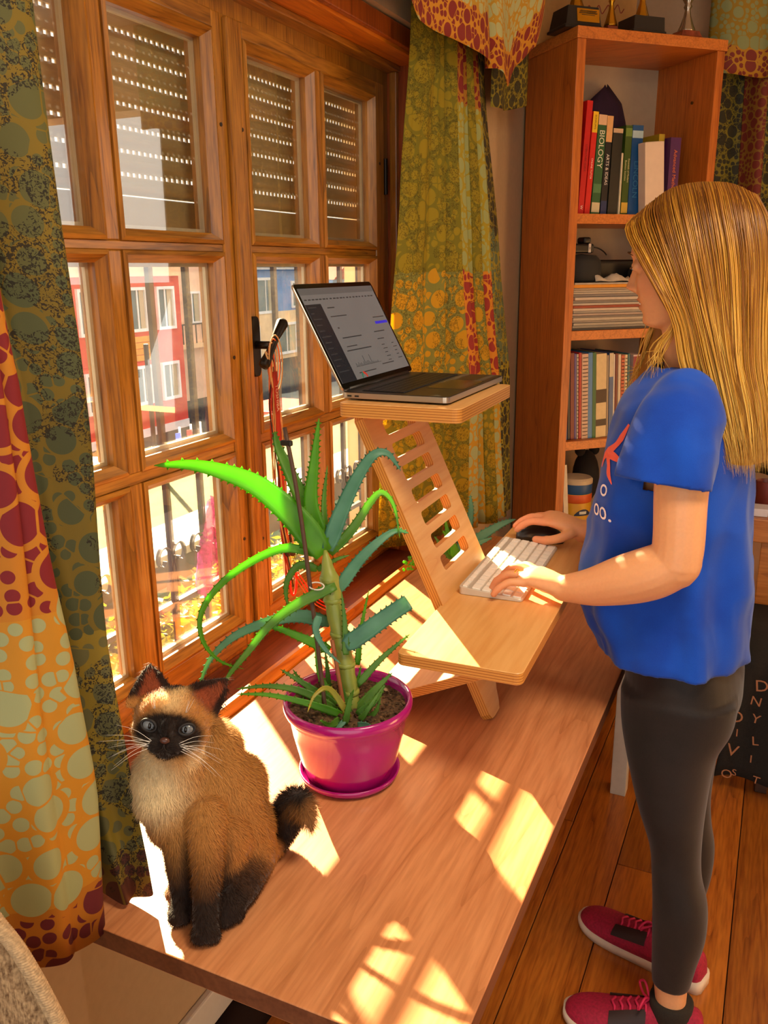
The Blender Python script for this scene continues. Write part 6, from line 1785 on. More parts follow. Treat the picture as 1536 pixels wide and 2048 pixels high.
hell((0, 0.000, 0.040), (0.010, 0.018, 0.015)); hell((0, 0.022, 0.022), (0.034, 0.018, 0.020))
EARS = []
for sg, tip in ((-1, Vector(EARL)), (1, Vector(EARR))):
    b0 = hl(sg*0.030, 0.020, -0.006)
    ax = (tip-b0); Le = ax.length; ax.normalize()
    sd_ = (cr*0.9 + cf*0.45*sg*-1*0 - ax*(cr*0.9).dot(ax)).normalized(); dp = ax.cross(sd_).normalized()
    if dp.dot(cf) < 0: dp = -dp
    EARS.append((b0, ax, Le, sd_, dp, tip))
    rr = []
    for i in range(11):
        t = i/10; w_ = 0.0300*(1-t**1.7)**0.85 + 0.0012; th = 0.0050*(1-t*0.6)
        ring = []
        for k in range(20):
            a = 2*math.pi*k/20
            c_, s_ = math.cos(a), math.sin(a)
            ring.append(b0 + ax*(Le*t-0.008*(1-t)) + sd_*(w_*c_) + dp*(th*s_ + 0.016*(1-t)*c_*c_ - 0.004*(1-t)))
        rr.append(ring)
    cm.loft(rr)
cme = remesh(cm, 0.0024, 5, 0.5, 'cat_body')
def smst(a, b, x): t = np.clip((x-a)/(b-a), 0, 1); return t*t*(3-2*t)
def segd(co, A, B):
    A = np.array(A[:3]); B = np.array(B[:3]); d = B-A; t = np.clip(((co-A)@d)/(d@d), 0, 1); return np.linalg.norm(co-(A+t[:, None]*d), axis=1)
def cat_col(co):
    co = co.astype(float)
    rel = co - np.array(CH); r = rel@np.array(cr); u = rel@np.array(cu); f_ = rel@np.array(cf)
    base = np.tile(L3('b07c40'), (len(co), 1))
    def mixin(w, h): nonlocal base; w = np.clip(w, 0, 1)[:, None]; base = base*(1-w)+L3(h)*w
    # pale throat and chest, warm brown back and haunch
    chest = np.exp(-(((co[:, 0]+0.672)/0.045)**2 + ((co[:, 1]-0.745)/0.06)**2 + ((co[:, 2]-0.895)/0.055)**2))
    mixin(smst(0.15, 0.85, chest)*0.95, 'f0dcae')
    mixin(smst(0.80, 0.86, co[:, 1])*0.35, 'a8742f')
    mixin(smst(0.90, 0.80, co[:, 2])*smst(-0.66, -0.58, co[:, 0])*0.6, 'a4642a')
    # legs darken downwards
    for L_ in CAT_LEGS + CAT_HIND:
        d = np.min([segd(co, a, b) for a, b in zip(L_, L_[1:])], axis=0)
        mixin(smst(0.040, 0.024, d)*smst(0.855, 0.775, co[:, 2])*0.97, '2a160c')
    for p in CAT_PAWS[:-1]:
        mixin(smst(0.030, 0.018, np.linalg.norm(co-np.array(p[:3]), axis=1)), '22120a')
    mixin(smst(0.022, 0.012, np.linalg.norm(co-np.array(CAT_PAWS[-1][:3]), axis=1)), '8a5a34')
    d = np.min([segd(co, a, b) for a, b in zip(CAT_TAIL, CAT_TAIL[1:])], axis=0)
    tl = smst(0.034, 0.026, d)*smst(0.845, 0.865, co[:, 1])
    mixin(tl, '22130a'); mixin(tl*smst(-0.535, -0.520, co[:, 0]), '9a6a3c')
    head = smst(0.075, 0.060, np.linalg.norm(rel, axis=1))
    mixin(head*smst(-0.01, 0.03, u)*0.7, 'b4783a')
    mixin(head*np.exp(-((r/0.016)**2))*smst(0.012, 0.034, u)*0.8, 'e0c088')
    mask = np.exp(-((r/0.043)**2 + ((u+0.010)/0.032)**2)**2)*smst(0.0, 0.020, f_)
    mixin(smst(0.18, 0.62, mask), '1a0d07')
    mixin(head*smst(-0.012, -0.034, u)*smst(0.018, 0.034, np.abs(r))*0.6, 'e8d0a0')
    for b0, ax, Le, sd_, dp, tip in EARS:
        v = co-np.array(b0); t = v@np.array(ax)/Le; e = np.linalg.norm(v - np.outer(t*Le, np.array(ax)), axis=1)
        w = smst(-0.02, 0.22, t)*smst(0.048, 0.038, e)
        mixin(w, '2c160c')
        inner = w*smst(-0.004, 0.002, v@np.array(dp))*smst(0.022*1.0, 0.012, np.abs(v@np.array(sd_))/np.clip(1.05-t, 0.2, 1))*smst(0.95, 0.7, t)
        mixin(inner*0.8, 'a04c2a')
    return base
paint(cme, cat_col)
M['cat'] = attrmat('cat coat', 0.85, 0.0, ns=300, nv=0.25, bmp=0.3, spec=0.2, sheen=0.3)
cbody = link('coat', cme, M['cat'], cat, smooth=True)
# short fur standing off the coat
nv = len(cme.vertices); co = np.empty(nv*3, np.float32); cme.vertices.foreach_get('co', co); co = co.reshape(-1, 3)
no = np.empty(nv*3, np.float32); cme.vertices.foreach_get('normal', no); no = no.reshape(-1, 3)
rg = np.random.default_rng(5); NB = 70000
idx = rg.integers(0, nv, NB); p = co[idx] + rg.normal(0, 0.0008, (NB, 3)); n_ = no[idx]
flow = np.tile(np.array([0.10, 0.12, -1.0]), (NB, 1))
hd = np.linalg.norm(p-np.array(CH), axis=1) < 0.062
flow[hd] = p[hd]-np.array(hl(0, -0.015, 0.05))
tn = flow - n_*np.sum(flow*n_, 1)[:, None]; tn /= np.linalg.norm(tn, axis=1)[:, None]+1e-9
tn += rg.normal(0, 0.22, (NB, 3))
dt = np.min([segd(p, a, b) for a, b in zip(CAT_TAIL, CAT_TAIL[1:])], axis=0)
ln_ = np.where(hd, 0.0045, 0.0085)*(0.6+0.8*rg.random(NB)); ln_ = np.where((dt < 0.03) & (p[:, 1] > 0.85), 0.014*(0.6+0.7*rg.random(NB)), ln_)
ln_ = np.where(p[:, 2] < 0.79, np.minimum(ln_, 0.006), ln_)
lift = np.where((dt < 0.03) & (p[:, 1] > 0.85), 0.75, 0.30)[:, None]
dr = tn + n_*lift; dr /= np.linalg.norm(dr, axis=1)[:, None]
sdv = np.cross(dr, n_); sdv /= np.linalg.norm(sdv, axis=1)[:, None]+1e-9
wv = 0.00042
vs = np.empty((NB*3, 3), np.float32)
vs[0::3] = p - sdv*wv; vs[1::3] = p + sdv*wv; vs[2::3] = p + dr*ln_[:, None]
vs[:, 2] = np.maximum(vs[:, 2], DZ+0.0006)
fme = bpy.data.meshes.new('fur'); fme.from_pydata(vs.tolist(), [], np.arange(NB*3).reshape(-1, 3).tolist())
cols = cat_col(p)*(0.85+0.35*rg.random(NB))[:, None]
fa = fme.color_attributes.new('Col', 'FLOAT_COLOR', 'POINT'); b4 = np.ones((NB*3, 4), np.float32); b4[:, :3] = np.repeat(cols, 3, axis=0); fa.data.foreach_set('color', b4.ravel())
M['fur'] = attrmat('cat fur', 0.7, 0.0, ns=50, nv=0.05, spec=0.25)
fo = link('fur', fme, M['fur'], cat); fo['kind'] = 'stuff'
M['cat_eye'] = plain('pale blue cat eye', '6c7278', 0.1, vary=0.15, nscale=200); M['pupil'] = plain('cat pupil', '0c0a0a', 0.08); M['lid'] = plain('dark eyelid', '140a06', 0.6); M['cat_nose'] = plain('cat nose leather', '4a2c24', 0.3)
for sg in (-1, 1):
    e = hl(sg*0.0232, 0.003, 0.0372)
    ey = MB().ell(e, (0.0082, 0.0070, 0.0060), 20, 14, HR).build('eye', M['cat_eye'], cat, smooth=True)
    MB().ell(e + cf*0.0044 + cr*(-sg*0.0012), (0.0026, 0.0042, 0.0022), 14, 10, HR).build('pupil', M['pupil'], ey, smooth=True)
    ring = [e + cr*(0.0094*math.cos(a)) + cu*(0.0070*math.sin(a) + 0.0012*sg*math.cos(a)) + cf*(0.0035-0.0018*math.cos(a)*sg) for a in [2*math.pi*k/24 for k in range(25)]]
    MB().tube(ring, 0.0019, 8, cap=False).build('eyelid', M['lid'], ey, smooth=True)
MB().ell(hl(0, -0.0085, 0.0565), (0.0062, 0.0042, 0.0040), 14, 10, HR).build('nose', M['cat_nose'], cat, smooth=True)
mt = MB()
for sg in (-1, 1): mt.tube(spline([np.array(hl(0, -0.0125, 0.0585)), np.array(hl(sg*0.002, -0.0190, 0.0575)), np.array(hl(sg*0.009, -0.0235, 0.0530))], 8), 0.0008, 5)
mt.build('mouth', M['lid'], cat, smooth=True, kind='stuff')
wk = MB(); rs = random.Random(8)
for sg in (-1, 1):
    for k in range(9):
        a = hl(sg*0.015, -0.014-0.0022*(k % 4), 0.048); o_ = cr*sg*(0.040+0.022*rs.random()) + cu*(0.012-0.006*k+0.006*rs.random()) + cf*(0.004+0.010*rs.random())
        wk.tube(spline([np.array(a), np.array(a+o_*0.5+cu*0.004), np.array(a+o_)], 8), [0.00035-0.00004*q for q in range(8)], 4, cap=False)
    for k in range(4):
        a = hl(sg*0.018, 0.017, 0.034); o_ = cu*(0.022+0.01*rs.random()) + cr*sg*0.012*rs.random() + cf*0.012
        wk.tube([a, a+o_*0.5+cf*0.002, a+o_], [0.0003, 0.00025, 0.0001], 4, cap=False)
wk.build('whisker', plain('white whisker', 'f0e8dc', 0.3), cat, smooth=True, kind='stuff')
# ================================================================== OUTSIDE
def fac(name, col, rough=0.9, vary=0.08, ns=3.0): return plain(name, col, rough, vary=vary, nscale=ns)
M['o_red'] = fac('red render', 'd0463c'); M['o_cream'] = fac('cream render', 'ecc89c'); M['o_peach'] = fac('peach render', 'ecc4a8')
M['o_blue'] = fac('blue render', '5a8cc8'); M['o_white'] = fac('white trim', 'ececec'); M['o_glass'] = plain('far window glass', '3c5a64', 0.15)
M['o_glass2'] = plain('far window curtain', 'b4a88c', 0.8); M['o_roof'] = fac('roof tile', 'c05848'); M['o_asphalt'] = plain('asphalt', '343a42', 1.0, spec=0.0, vary=0.1, nscale=2)
M['o_grass'] = plain('dry grass', '5a5628', 0.95, vary=0.35, nscale=6); M['o_brick'] = fac('yellow brick', 'e0a850', vary=0.15, ns=8)
M['o_iron'] = plain('dark iron', '2c2430', 0.5, 0.3); M['o_tarp'] = plain('blue tarpaulin', '1c6ac8', 0.5, vary=0.25, nscale=3)
M['o_sand'] = fac('sand bag', 'b4a890')
g = structure(MB().box((-120, -40, -4.3), (-3.1, 120, -4.05)), 'ground', M['o_asphalt'])

def far_window(parent, x, y0, y1, z0, z1, fr=0.10, curtain=False, bars=1):
    """opening in a facade that faces +x: deep white surround, frame and panes"""
    mb = MB()
    mb.box((x, y0-fr, z0-fr), (x+0.10, y0, z1+fr)).box((x, y1, z0-fr), (x+0.10, y1+fr, z1+fr)).box((x, y0, z0-fr), (x+0.10, y1, z0)).box((x, y0, z1), (x+0.10, y1, z1+fr))
    w_ = mb.build('window', M['o_white'], parent)
    MB().box((x, y0, z0), (x+0.02, y1, z1)).build('pane', M['o_glass'], w_)
    mb = MB()
    for k in range(bars):
        yy = y0 + (y1-y0)*(k+1)/(bars+1); mb.box((x+0.02, yy-0.03, z0), (x+0.05, yy+0.03, z1))
    mb.build('mullion', M['o_white'], w_)
    MB().box((x+0.02, y1-(y1-y0)*0.34, z0), (x+0.035, y1-0.02, z1)).build('window_blind', M['o_glass2'], w_)
    return w_
rb = empty('apartment_building', (-22, 20, -4.05), 'red apartment building with white framed windows across the street', 'building')
MB().box((-28, 10, -4.04), (-20, 25.6, 1.40)).build('wall', M['o_red'], rb)
MB().box((-28.2, 9.8, 1.40), (-19.8, 25.9, 2.05)).build('cornice', M['o_cream'], rb)
MB().box((-20.0, 10, -4.04), (-19.96, 25.6, -3.75)).build('plinth', M['o_white'], rb)
for (y0, y1) in ((24.34, 25.10), (22.92, 23.62), (20.6, 21.4), (19.2, 20.0), (17.0, 17.8), (15.4, 16.2)):
    for (z0, z1) in ((-0.32, 0.95), (-2.80, -1.66)):
        far_window(rb, -20.0, y0, y1, z0, z1)
for y0 in (22.55,):
    for k in range(4):
        MB().box((-20.0, y0, -1.40+k*0.21), (-19.97, 23.85, -1.21+k*0.21)).build('brick_course', M['o_brick'], rb)
cb = empty('peach_house', (-26, 29, -4.05), 'peach coloured house right of the red apartment building', 'building')
MB().box((-30, 26.2, -4.04), (-24, 36, 1.9)).build('wall', M['o_peach'], cb)
MB().box((-24.0, 27.4, -1.7), (-23.5, 34, -1.5)).build('balcony_slab', M['o_cream'], cb)
mb = MB()
for k in range(14): mb.box((-23.56, 27.4+k*0.46, -1.5), (-23.52, 27.44+k*0.46, -0.7))
mb.box((-23.57, 27.4, -0.70), (-23.51, 33.5, -0.64)); mb.build('balcony_railing', M['o_iron'], cb, kind='stuff')
far_window(cb, -24.0, 28.3, 29.2, -1.4, 0.3)
far_window(cb, -24.0, 31.0, 32.0, -0.6, 0.6)
bb = empty('blue_house', (-34, 49, -4.05), 'blue house with a white sash window above a cream ground floor', 'building')
MB().box((-38, 42, -0.98), (-30, 53.5, 1.62)).build('upper_wall', M['o_blue'], bb)
MB().box((-38, 42, -4.04), (-29.96, 53.5, -0.98)).build('lower_wall', M['o_cream'], bb)
MB().box((-30.0, 42, 1.62), (-29.4, 53.8, 1.76)).build('eaves', M['o_white'], bb)
mb = MB(); mb.prism([(-39, 1.76), (-29.3, 1.76), (-34, 4.2)], lambda u, v, h: (u, h, v), 54, 41.8); mb.build('roof', M['o_asphalt'], bb)
far_window(bb, -30.0, 45.9, 48.0, -0.90, 0.98, 0.16, bars=1)
far_window(bb, -30.0, 50.2, 51.4, -0.70, 0.75, 0.14, bars=1)
far_window(bb, -29.96, 48.2, 50.3, -3.6, -1.9, 0.16, bars=1)
far_window(bb, -29.96, 44.5, 45.8, -3.6, -1.9, 0.16, bars=1)
th_ = empty('tiled_house', (-34, 60, -4.05), 'pale blue house with a red tiled roof behind the laptop', 'building')
MB().box((-38, 56, -4.04), (-30, 70, 0.9)).build('wall', fac('pale blue render', 'a8c8e0'), th_)
mb = MB(); mb.prism([(55.4, 0.9), (66, 0.9), (66, 3.6), (61, 3.9)], lambda u, v, h: (h, u, v), -38, -29.6); rf = mb.build('roof', M['o_roof'], th_)
for k in range(7):
    mb = MB(); t = k/7
    mb.box((-29.6, 55.6+t*4.8, 0.98+t*2.6), (-29.5, 66, 1.06+t*2.6)); mb.build('tile_course', fac('roof tile edge', 'a84838'), rf)
far_window(th_, -30.0, 63.2, 65, -1.0, 0.4, 0.14)
# pole and wires close to the house
o = MB().box((-2.30, 4.42, -4.0), (-2.18, 4.62, 2.4)).build('cream_post', M['o_cream'], None, bevel=0.01); tag(o, 'cream wooden post standing outside the right sash', 'post')
# red parked van, tarpaulin heap, flags
vn = empty('red_van', (-12, 21, -4.04), 'red orange van parked beyond the hanging cords', 'van')
mb = MB(); pr = [(0, 0.35), (4.2, 0.35), (4.3, 1.0), (4.1, 1.25), (3.3, 1.4), (2.7, 2.0), (0.1, 2.05), (0, 1.9)]
mb.prism(pr, lambda u, v, h: (h, 18.6+u, -4.04+v), -13.4, -11.6); mb.build('van_body', plain('red van paint', 'e8402c', 0.3), vn, bevel=0.06)
mb = MB().prism([(0.5, 1.35), (2.5, 1.35), (2.35, 1.85), (0.5, 1.85)], lambda u, v, h: (h, 18.6+u, -4.04+v), -11.6, -11.57); mb.build('van_window', M['o_glass'], vn)
for yy in (19.4, 22.0):
    mb = MB().lathe([(0.001, -0.1), (0.33, -0.1), (0.33, 0.1), (0.001, 0.1)], (0, 0, 0), 24)
    for i in range(len(mb.v)):
        X_, Y_, Z_ = mb.v[i]; mb.v[i] = (-11.68+Z_, yy+X_, -3.70+Y_)
    mb.build('wheel', M['key_black'], vn)
tp = empty('tarpaulin_heap', (-8.0, 8.9, -4.04), 'blue tarpaulin over pale sacks in the yard', 'tarpaulin')
rs = random.Random(2)
for (zc, col, hh, yy, xx) in ((-3.4, 'o_sand', 0.8, 8.6, 1.3), (-2.3, 'o_tarp', 0.55, 8.4, 1.2), (-1.75, 'o_sand', 0.45, 8.7, 1.1), (-1.25, 'o_tarp', 0.40, 8.5, 1.0)):
    mb = MB(); mb.ell((-8.2, yy, zc), (xx, 1.1, hh), 20, 12)
    mb.v = [tuple(Vector(v)+Vector((0, 0, 0.18*noise.noise(Vector(v)*1.7)))) for v in mb.v]
    mb.build('tarpaulin_fold' if col == 'o_tarp' else 'sack', M[col], tp, smooth=True)
for (yy, col, nm, lab) in ((10.25, 'd81c24', 'red_flag', 'small red flag with a white crescent outside the left sash'), (9.98, '2c4aa8', 'blue_flag', 'small blue flag beside the red one outside the left sash'), (10.48, 'e0d8e8', 'white_flag', 'small white flag right of the red one outside')):
    fo = empty(nm, (-8.0, yy, -4.04), lab, 'flag')
    MB().tube([(-8.0, yy+0.03, -4.04), (-8.0, yy+0.03, -0.68)], 0.018, 6).build('flag_pole', M['o_white'], fo)
    mb = MB(); mb.grid([[(-7.98+0.02*math.sin(j*1.3), yy-0.10+0.05*j+(0.03 if i else 0)*j*0.4, -0.75-i*0.14) for j in range(3)] for i in range(5)])
    fl_ = mb.build('flag_cloth', pmat(col, 0.8), fo)
    sm = fl_.modifiers.new('t', 'SOLIDIFY'); sm.thickness = 0.006
    if nm == 'red_flag':
        mb = MB(); n = 12; rows = [[], []]
        for k in range(n+1):
            a = math.radians(40+280*k/n)
            rows[0].append((-7.955, yy+0.0+0.045*math.cos(a), -1.0+0.06*math.sin(a))); rows[1].append((-7.955, yy+0.012+0.030*math.cos(a), -1.0+0.045*math.sin(a)))
        mb.grid(rows); mb.build('crescent', M['o_white'], fl_)
# terrace in front of the window: parapet with white coping, grass strip, kerb
structure(MB().box((-1.62, 0.0, -4.0), (-1.131, 6.5, 0.10)), 'terrace', plain('terrace stone', '54483a', 0.9))
pw = structure(MB().box((-3.05, 0.5, -4.0), (-2.80, 14, 0.10)), 'parapet', plain('parapet render', '5e5040', 0.9))
MB().box((-3.12, 0.5, 0.10), (-2.74, 14, 0.145)).build('coping', plain('coping stone', 'b0aca4', 0.8), pw, bevel=0.006)
MB().box((-2.70, 0.5, -0.05), (-2.66, 14, 0.0)).build('pipe_rail', plain('green pipe', '4a7a64', 0.5), pw)
structure(MB().box((-5.2, 2.0, -4.0), (-3.12, 16, -0.30)), 'lawn', M['o_grass'])
structure(MB().box((-5.36, 2.0, -4.0), (-5.2, 16, -0.22)), 'kerb', M['o_white'], bevel=0.01)
structure(MB().box((-2.80, 0.5, -4.0), (-1.62, 14, -0.42)), 'flower_bed', M['soil'])
for k in range(3):
    fence_y = 5.2 + 0.62*k
    o = MB().tube([(-5.28, fence_y+0.4, -0.215), (-5.28, fence_y+0.4, 0.9)], 0.022, 8).build('fence_post', M['o_iron'], None); tag(o, ['nearest', 'middle', 'farthest'][k] + ' thin iron fence post standing on the white kerb', 'post', 'fence posts on the kerb')
# low bushes: thousands of little leaves
def bush(name, box_, n, cols, seed, size):
    rs = random.Random(seed); (x0, x1), (y0, y1), (z0, z1) = box_
    mbs = [MB() for _ in cols]
    for k in range(n):
        x = x0+(x1-x0)*rs.random(); y = y0+(y1-y0)*rs.random(); zt = z1 - 0.16*rs.random()**0.7 - 0.06*math.sin(x*9)*math.sin(y*7)
        c = Vector((x, y, z0+(zt-z0)*rs.random()**0.35)); s_ = size*(0.6+0.8*rs.random())
        m3 = Matrix.Rotation(rs.random()*6.28, 3, 'Z') @ Matrix.Rotation((rs.random()-.5)*2.0, 3, 'X') @ Matrix.Rotation((rs.random()-.5)*2.0, 3, 'Y')
        pts = [(-1, 0, 0), (-0.2, -0.5, 0.1), (1, 0, 0), (-0.2, 0.5, 0.1)]
        mbs[rs.randrange(len(cols))].add([c + m3 @ (Vector(p)*s_) for p in pts], [(0, 1, 2, 3)])
    root = empty(name, ((x0+x1)/2, (y0+y1)/2, z0), 'yellow green leafy hedge below the window grille', 'hedge')
    for mbq, col in zip(mbs, cols):
        mbq.build('foliage', leafmat('hedge leaf ' + col, col, col, 'b8a01c', 0.35), root, kind='stuff')
    for q in range(5):
        xx = x0+(x1-x0)*(0.2+0.15*q); yy = y0+(y1-y0)*(q+0.5)/5
        MB().tube([(xx, yy, z0), (xx+0.05, yy+0.04, z1-0.1)], 0.012, 6).build('stem', M['stake'], root)
bush('hedge', ((-2.55, -1.66), (1.2, 4.3), (-0.42, 0.17)), 8500, ['8a7814', '6a7620', 'a88c1a', '4c5a18'], 21, 0.030)
# iron grille
gr = empty('window_grille', (-1.5, 2.3, 0.10), 'dark iron grille with scrolls outside the window', 'grille')
for k in range(17):
    yy = 1.05 + 0.15*k
    MB().box((-1.507, yy-0.0085, 0.10), (-1.493, yy+0.0085, 1.585)).build('bar', M['o_iron'], gr)
for zz in (0.62, 1.575):
    MB().box((-1.509, 0.95, zz-0.008), (-1.491, 3.55, zz+0.008)).build('cross_rail', M['o_iron'], gr)
scr_me = None
for k in range(17):
    for sgn in (-1, 1):
        if scr_me is None:
            rows = []
            for q in range(34):
                a = -1.2 + q*0.215; r_ = 0.046*(1-q/44.0)
                c = Vector((0, 0.040-0.0*q, 0.0))
                p = Vector((0, 0.036 - r_*math.cos(a)*0.9, 0.10 + r_*math.sin(a)*1.15 - (0.045 if q < 3 else 0)*(3-q)/3))
                rows.append([p+Vector((-0.007, 0, 0)), p+Vector((0.007, 0, 0))])
            mbq = MB().grid(rows); scr_me = mbq.mesh('scroll'); scr_me.materials.append(M['o_iron'])
        o = bpy.data.objects.new('scroll', scr_me); COL.objects.link(o); o.parent = gr
        o.location = Vector((-1.5, 1.05+0.15*k, 0.66)) - true_loc(gr); o.scale = (1, sgn, 1)
        sm = o.modifiers.new('t', 'SOLIDIFY'); sm.thickness = 0.004
# magenta tulle caught on the grille
M['tulle'] = glassmat('magenta tulle', (0.80, 0.16, 0.62, 1), 0.0)
def tullemat():
    m, nt, b = newmat('magenta tulle')
    v = coords(nt); n = N(nt, 'ShaderNodeTexNoise', i_Scale=90.0, i_Detail=4.0); nt.links.new(v, n.inputs['Vector'])
    nt.links.new(ramp(nt, n.outputs['Fac'], [(0.3, rgb('a0186c')), (0.7, rgb('e048b0'))]), b.inputs['Base Color'])
    b.inputs['Alpha'].default_value = 0.6; b.inputs['Roughness'].default_value = 0.8
    return m
M['tulle'] = tullemat()
mb = MB(); rows = []
for i in range(16):
    t = i/15; wv = 0.02+0.07*t**0.8
    rows.append([(-1.482+0.022*math.sin(7*a+t*5), 2.00-0.02*t+wv*math.cos(a)*1.05, 0.88-0.27*t+0.01*math.sin(5*a)) if True else 0 for a in [math.pi*q/18 for q in range(19)]])
mb.grid(rows)
tl_ = mb.build('tulle_pouch', M['tulle'], None, smooth=True); tag(tl_, 'magenta tulle cloth hanging on the iron grille', 'cloth')
# ================================================================== SMALL THINGS
# made-up ceiling fixture to carry the added fill light
cl_ = empty('fill_light_fixture', (0.32, 0.75, 2.60), 'round white ceiling fixture added for the fill light', 'lamp')
MB().lathe([(0.30, 0.0), (0.31, -0.02), (0.31, -0.06), (0.29, -0.07)], (0.32, 0.75, 2.5995), 48).build('housing', M['white'], cl_, auto=40)

# cords and lanyards hanging from the window handle
cords = empty('cord_bundle', (XF+0.05, 1.52, 1.35), 'bundle of lanyards and red and cream cords hanging on the window handle', 'cords')
rs = random.Random(31)
M['c_red'] = plain('red cord', 'b02c14', 0.7); M['c_cream'] = plain('cream cord', 'c89c64', 0.7); M['c_orange'] = plain('orange cord', 'd0602c', 0.7); M['c_dark'] = plain('dark cord', '3a1c14', 0.7); M['c_bright'] = plain('scarlet cord', 'e83018', 0.7)
hx, hy, hz = XF+0.050, HY-0.022, HZ-0.018
kinds = ['c_cream', 'c_red', 'c_orange', 'c_cream', 'c_dark', 'c_red', 'c_cream', 'c_orange', 'c_dark', 'c_cream', 'c_orange', 'c_red', 'c_cream', 'c_orange']
for k, mk_ in enumerate(kinds):
    end = 0.83 + 0.16*rs.random(); sp_ = 0.016
    dy = (rs.random()-0.5)*0.05; dx = rs.random()*0.02
    pts = [(hx, hy+0.010*math.cos(k), hz+0.012), (hx+0.008, hy+0.012*math.sin(k*1.7), hz-0.015)]
    n_ = 7
    for q in range(1, n_+1):
        t = q/n_
        pts.append((hx+0.004+dx*t+0.004*math.sin(k+q*1.3), hy+0.024*t+dy*math.sin(math.pi*min(1, t*1.1))*0.8+0.004*math.cos(k*2+q), hz-0.02-(hz-0.02-end)*t))
    MB().tube(spline([np.array(p) for p in pts], 40), 0.0011+0.0008*rs.random(), 6).build('cord', M[mk_], cords, smooth=True)
# loops over the lever
for k in range(4):
    c = Vector((hx, hy+0.016, hz+0.012))
    MB().tube([c + Vector((0.004*k-0.004, (0.014+0.004*k)*math.cos(a), (0.034+0.008*k)*math.sin(a)-0.026)) for a in [2*math.pi*q/22 for q in range(23)]], 0.0014, 6).build('loop', M['c_cream' if k % 2 else 'c_orange'], cords, smooth=True)
# lettered lanyard ribbon
mb = MB(); rows = []
for q in range(16):
    t = q/15; rows.append([(hx+0.010, hy+0.004+0.016*t-0.0065, hz-0.03-0.40*t), (hx+0.013, hy+0.004+0.016*t+0.0065, hz-0.03-0.40*t)])
mb.grid(rows); rb_ = mb.build('lanyard', M['c_red'], cords, smooth=True); smd = rb_.modifiers.new('t', 'SOLIDIFY'); smd.thickness = 0.0014
text_on('TOSHIBA', 0.014, (hx+0.0135, hy+0.0065, hz-0.085), (0, 0.04, -1), (0, 1, 0.04), pmat('f0d8c0'), rb_)
for k, (dy, z_) in enumerate(((0.010, 0.925), (0.030, 0.920), (0.022, 0.955))):
    MB().ell((hx+0.014, hy+dy+0.012, z_), (0.008, 0.009, 0.011), 12, 8).build('bead', M['c_dark'], cords, smooth=True)
MB().tube([Vector((hx+0.02, hy+0.03+0.014*math.cos(a), 0.855+0.034*math.sin(a))) for a in [2*math.pi*q/20 for q in range(21)]], 0.003, 6).build('scarlet_loop', M['c_bright'], cords, smooth=True)
for k in range(3):
    MB().tube(spline([np.array((hx+0.02, hy+0.03+0.01*k, 0.87)), np.array((hx+0.06, hy+0.05+0.012*k, 0.80)), np.array((hx+0.12, hy+0.075+0.012*k, 0.768+0.004*k))], 16), 0.0013, 6).build('trailing_cord', M['c_bright' if k else 'c_orange'], cords, smooth=True)
# audio plug on the desk
pg = empty('audio_plug', (-0.80, 1.48, DZ), 'small orange cable plug lying on the desk by the sill', 'plug')
MB().tube([(-0.826, 1.485, DZ+0.006), (-0.800, 1.500, DZ+0.006)], 0.0052, 10).build('sleeve', M['c_bright'], pg, smooth=True)
MB().tube([(-0.800, 1.500, DZ+0.006), (-0.786, 1.508, DZ+0.006)], 0.0018, 8).build('pin', M['silver'], pg, smooth=True)

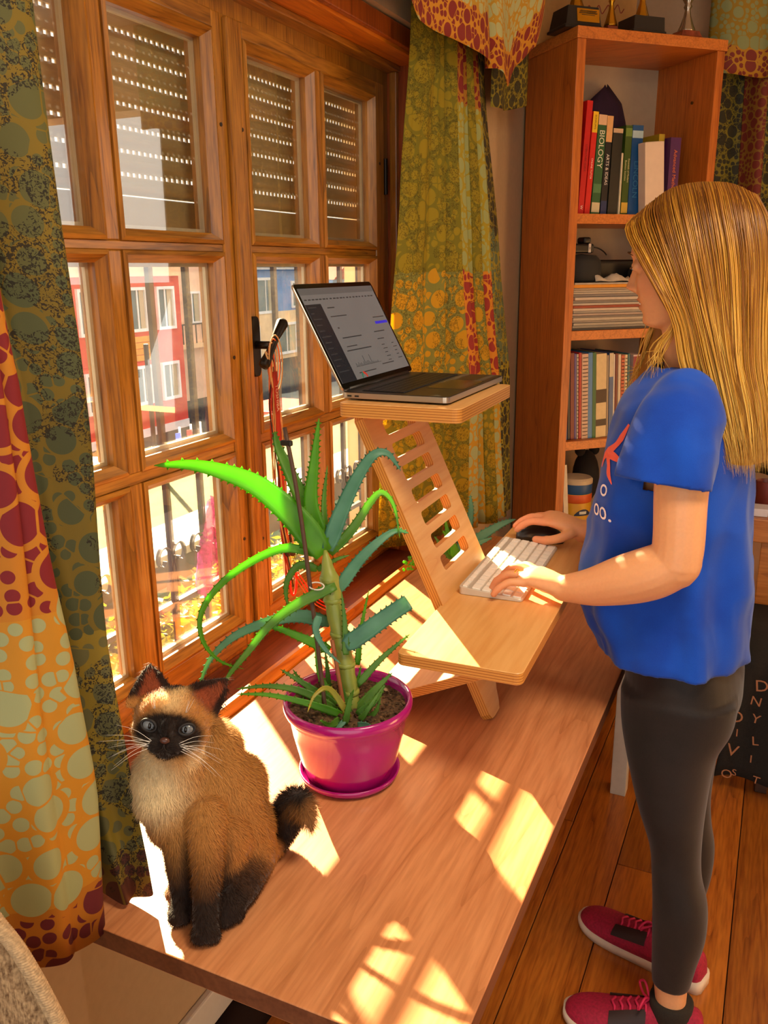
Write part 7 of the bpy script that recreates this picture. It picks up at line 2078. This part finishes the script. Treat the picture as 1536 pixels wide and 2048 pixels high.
# armchair corner in the near left
def weave():
    m, nt, b = newmat('woven beige upholstery')
    v = coords(nt, (1, 1, 1))
    n = N(nt, 'ShaderNodeTexNoise', i_Scale=260.0, i_Detail=3.0); nt.links.new(v, n.inputs['Vector'])
    v2 = coords(nt, (1, 1, 0.25)); n2 = N(nt, 'ShaderNodeTexNoise', i_Scale=330.0, i_Detail=2.0); nt.links.new(v2, n2.inputs['Vector'])
    c = mixc(nt, 0.5, ramp(nt, n.outputs['Fac'], [(0.35, rgb('5a4026')), (0.65, rgb('b09068'))]), ramp(nt, n2.outputs['Fac'], [(0.4, rgb('6a4c30')), (0.6, rgb('b89870'))]))
    nt.links.new(c, b.inputs['Base Color']); b.inputs['Roughness'].default_value = 0.95
    bump(nt, b, n2.outputs['Fac'], 0.6, 0.002)
    return m
M['weave'] = weave()
sf = empty('armchair', (-0.64, 0.44, 0.0), 'beige woven armchair back with braided piping in the near left corner', 'armchair')
RIM = [(-0.752, 0.978), (-0.690, 0.976), (-0.640, 0.963), (-0.611, 0.938), (-0.592, 0.920), (-0.574, 0.894), (-0.559, 0.867), (-0.546, 0.840), (-0.533, 0.800), (-0.522, 0.740), (-0.513, 0.600), (-0.510, 0.300), (-0.510, 0.04)]
rim = spline([np.array(q) for q in RIM], 60)
poly = [(-0.752, 0.04)] + [tuple(q) for q in reversed([tuple(r) for r in rim])]
poly = [(-0.752, 0.04)] + [tuple(r) for r in rim[::-1]]
mb = MB(); cen = np.array((-0.66, 0.62)); rows = []
for q, (sc_, yy) in enumerate([(1.0, 0.4535), (1.0, 0.452), (0.985, 0.443), (0.93, 0.434), (0.75, 0.428), (0.45, 0.425), (0.05, 0.424)]):
    rows.append([tuple((cen[0]+(u-cen[0])*sc_, yy, cen[1]+(v-cen[1])*sc_)) for u, v in poly])
mb.loft(rows).build('back_cushion', M['weave'], sf, smooth=True)
pipe = MB().tube([(u, 0.447, v) for u, v in rim], 0.0060, 8)
pp = pipe.build('piping', M['weave'], sf, smooth=True)
mb = MB(); path_ = spline([np.array((u, 0.447, v)) for u, v in RIM], 150)
for k in range(1, 149):
    c = Vector(path_[k]); t = (Vector(path_[k+1])-Vector(path_[k-1])).normalized()
    q_ = t.to_track_quat('Z', 'Y').to_matrix() @ Matrix.Rotation(0.6, 3, 'X')
    mb.ell(c, (0.0082, 0.0082, 0.0026), 10, 6, q_)
mb.build('braid', plain('braid thread', 'b09470', 0.9, vary=0.3, nscale=300), pp, smooth=True, kind='stuff')
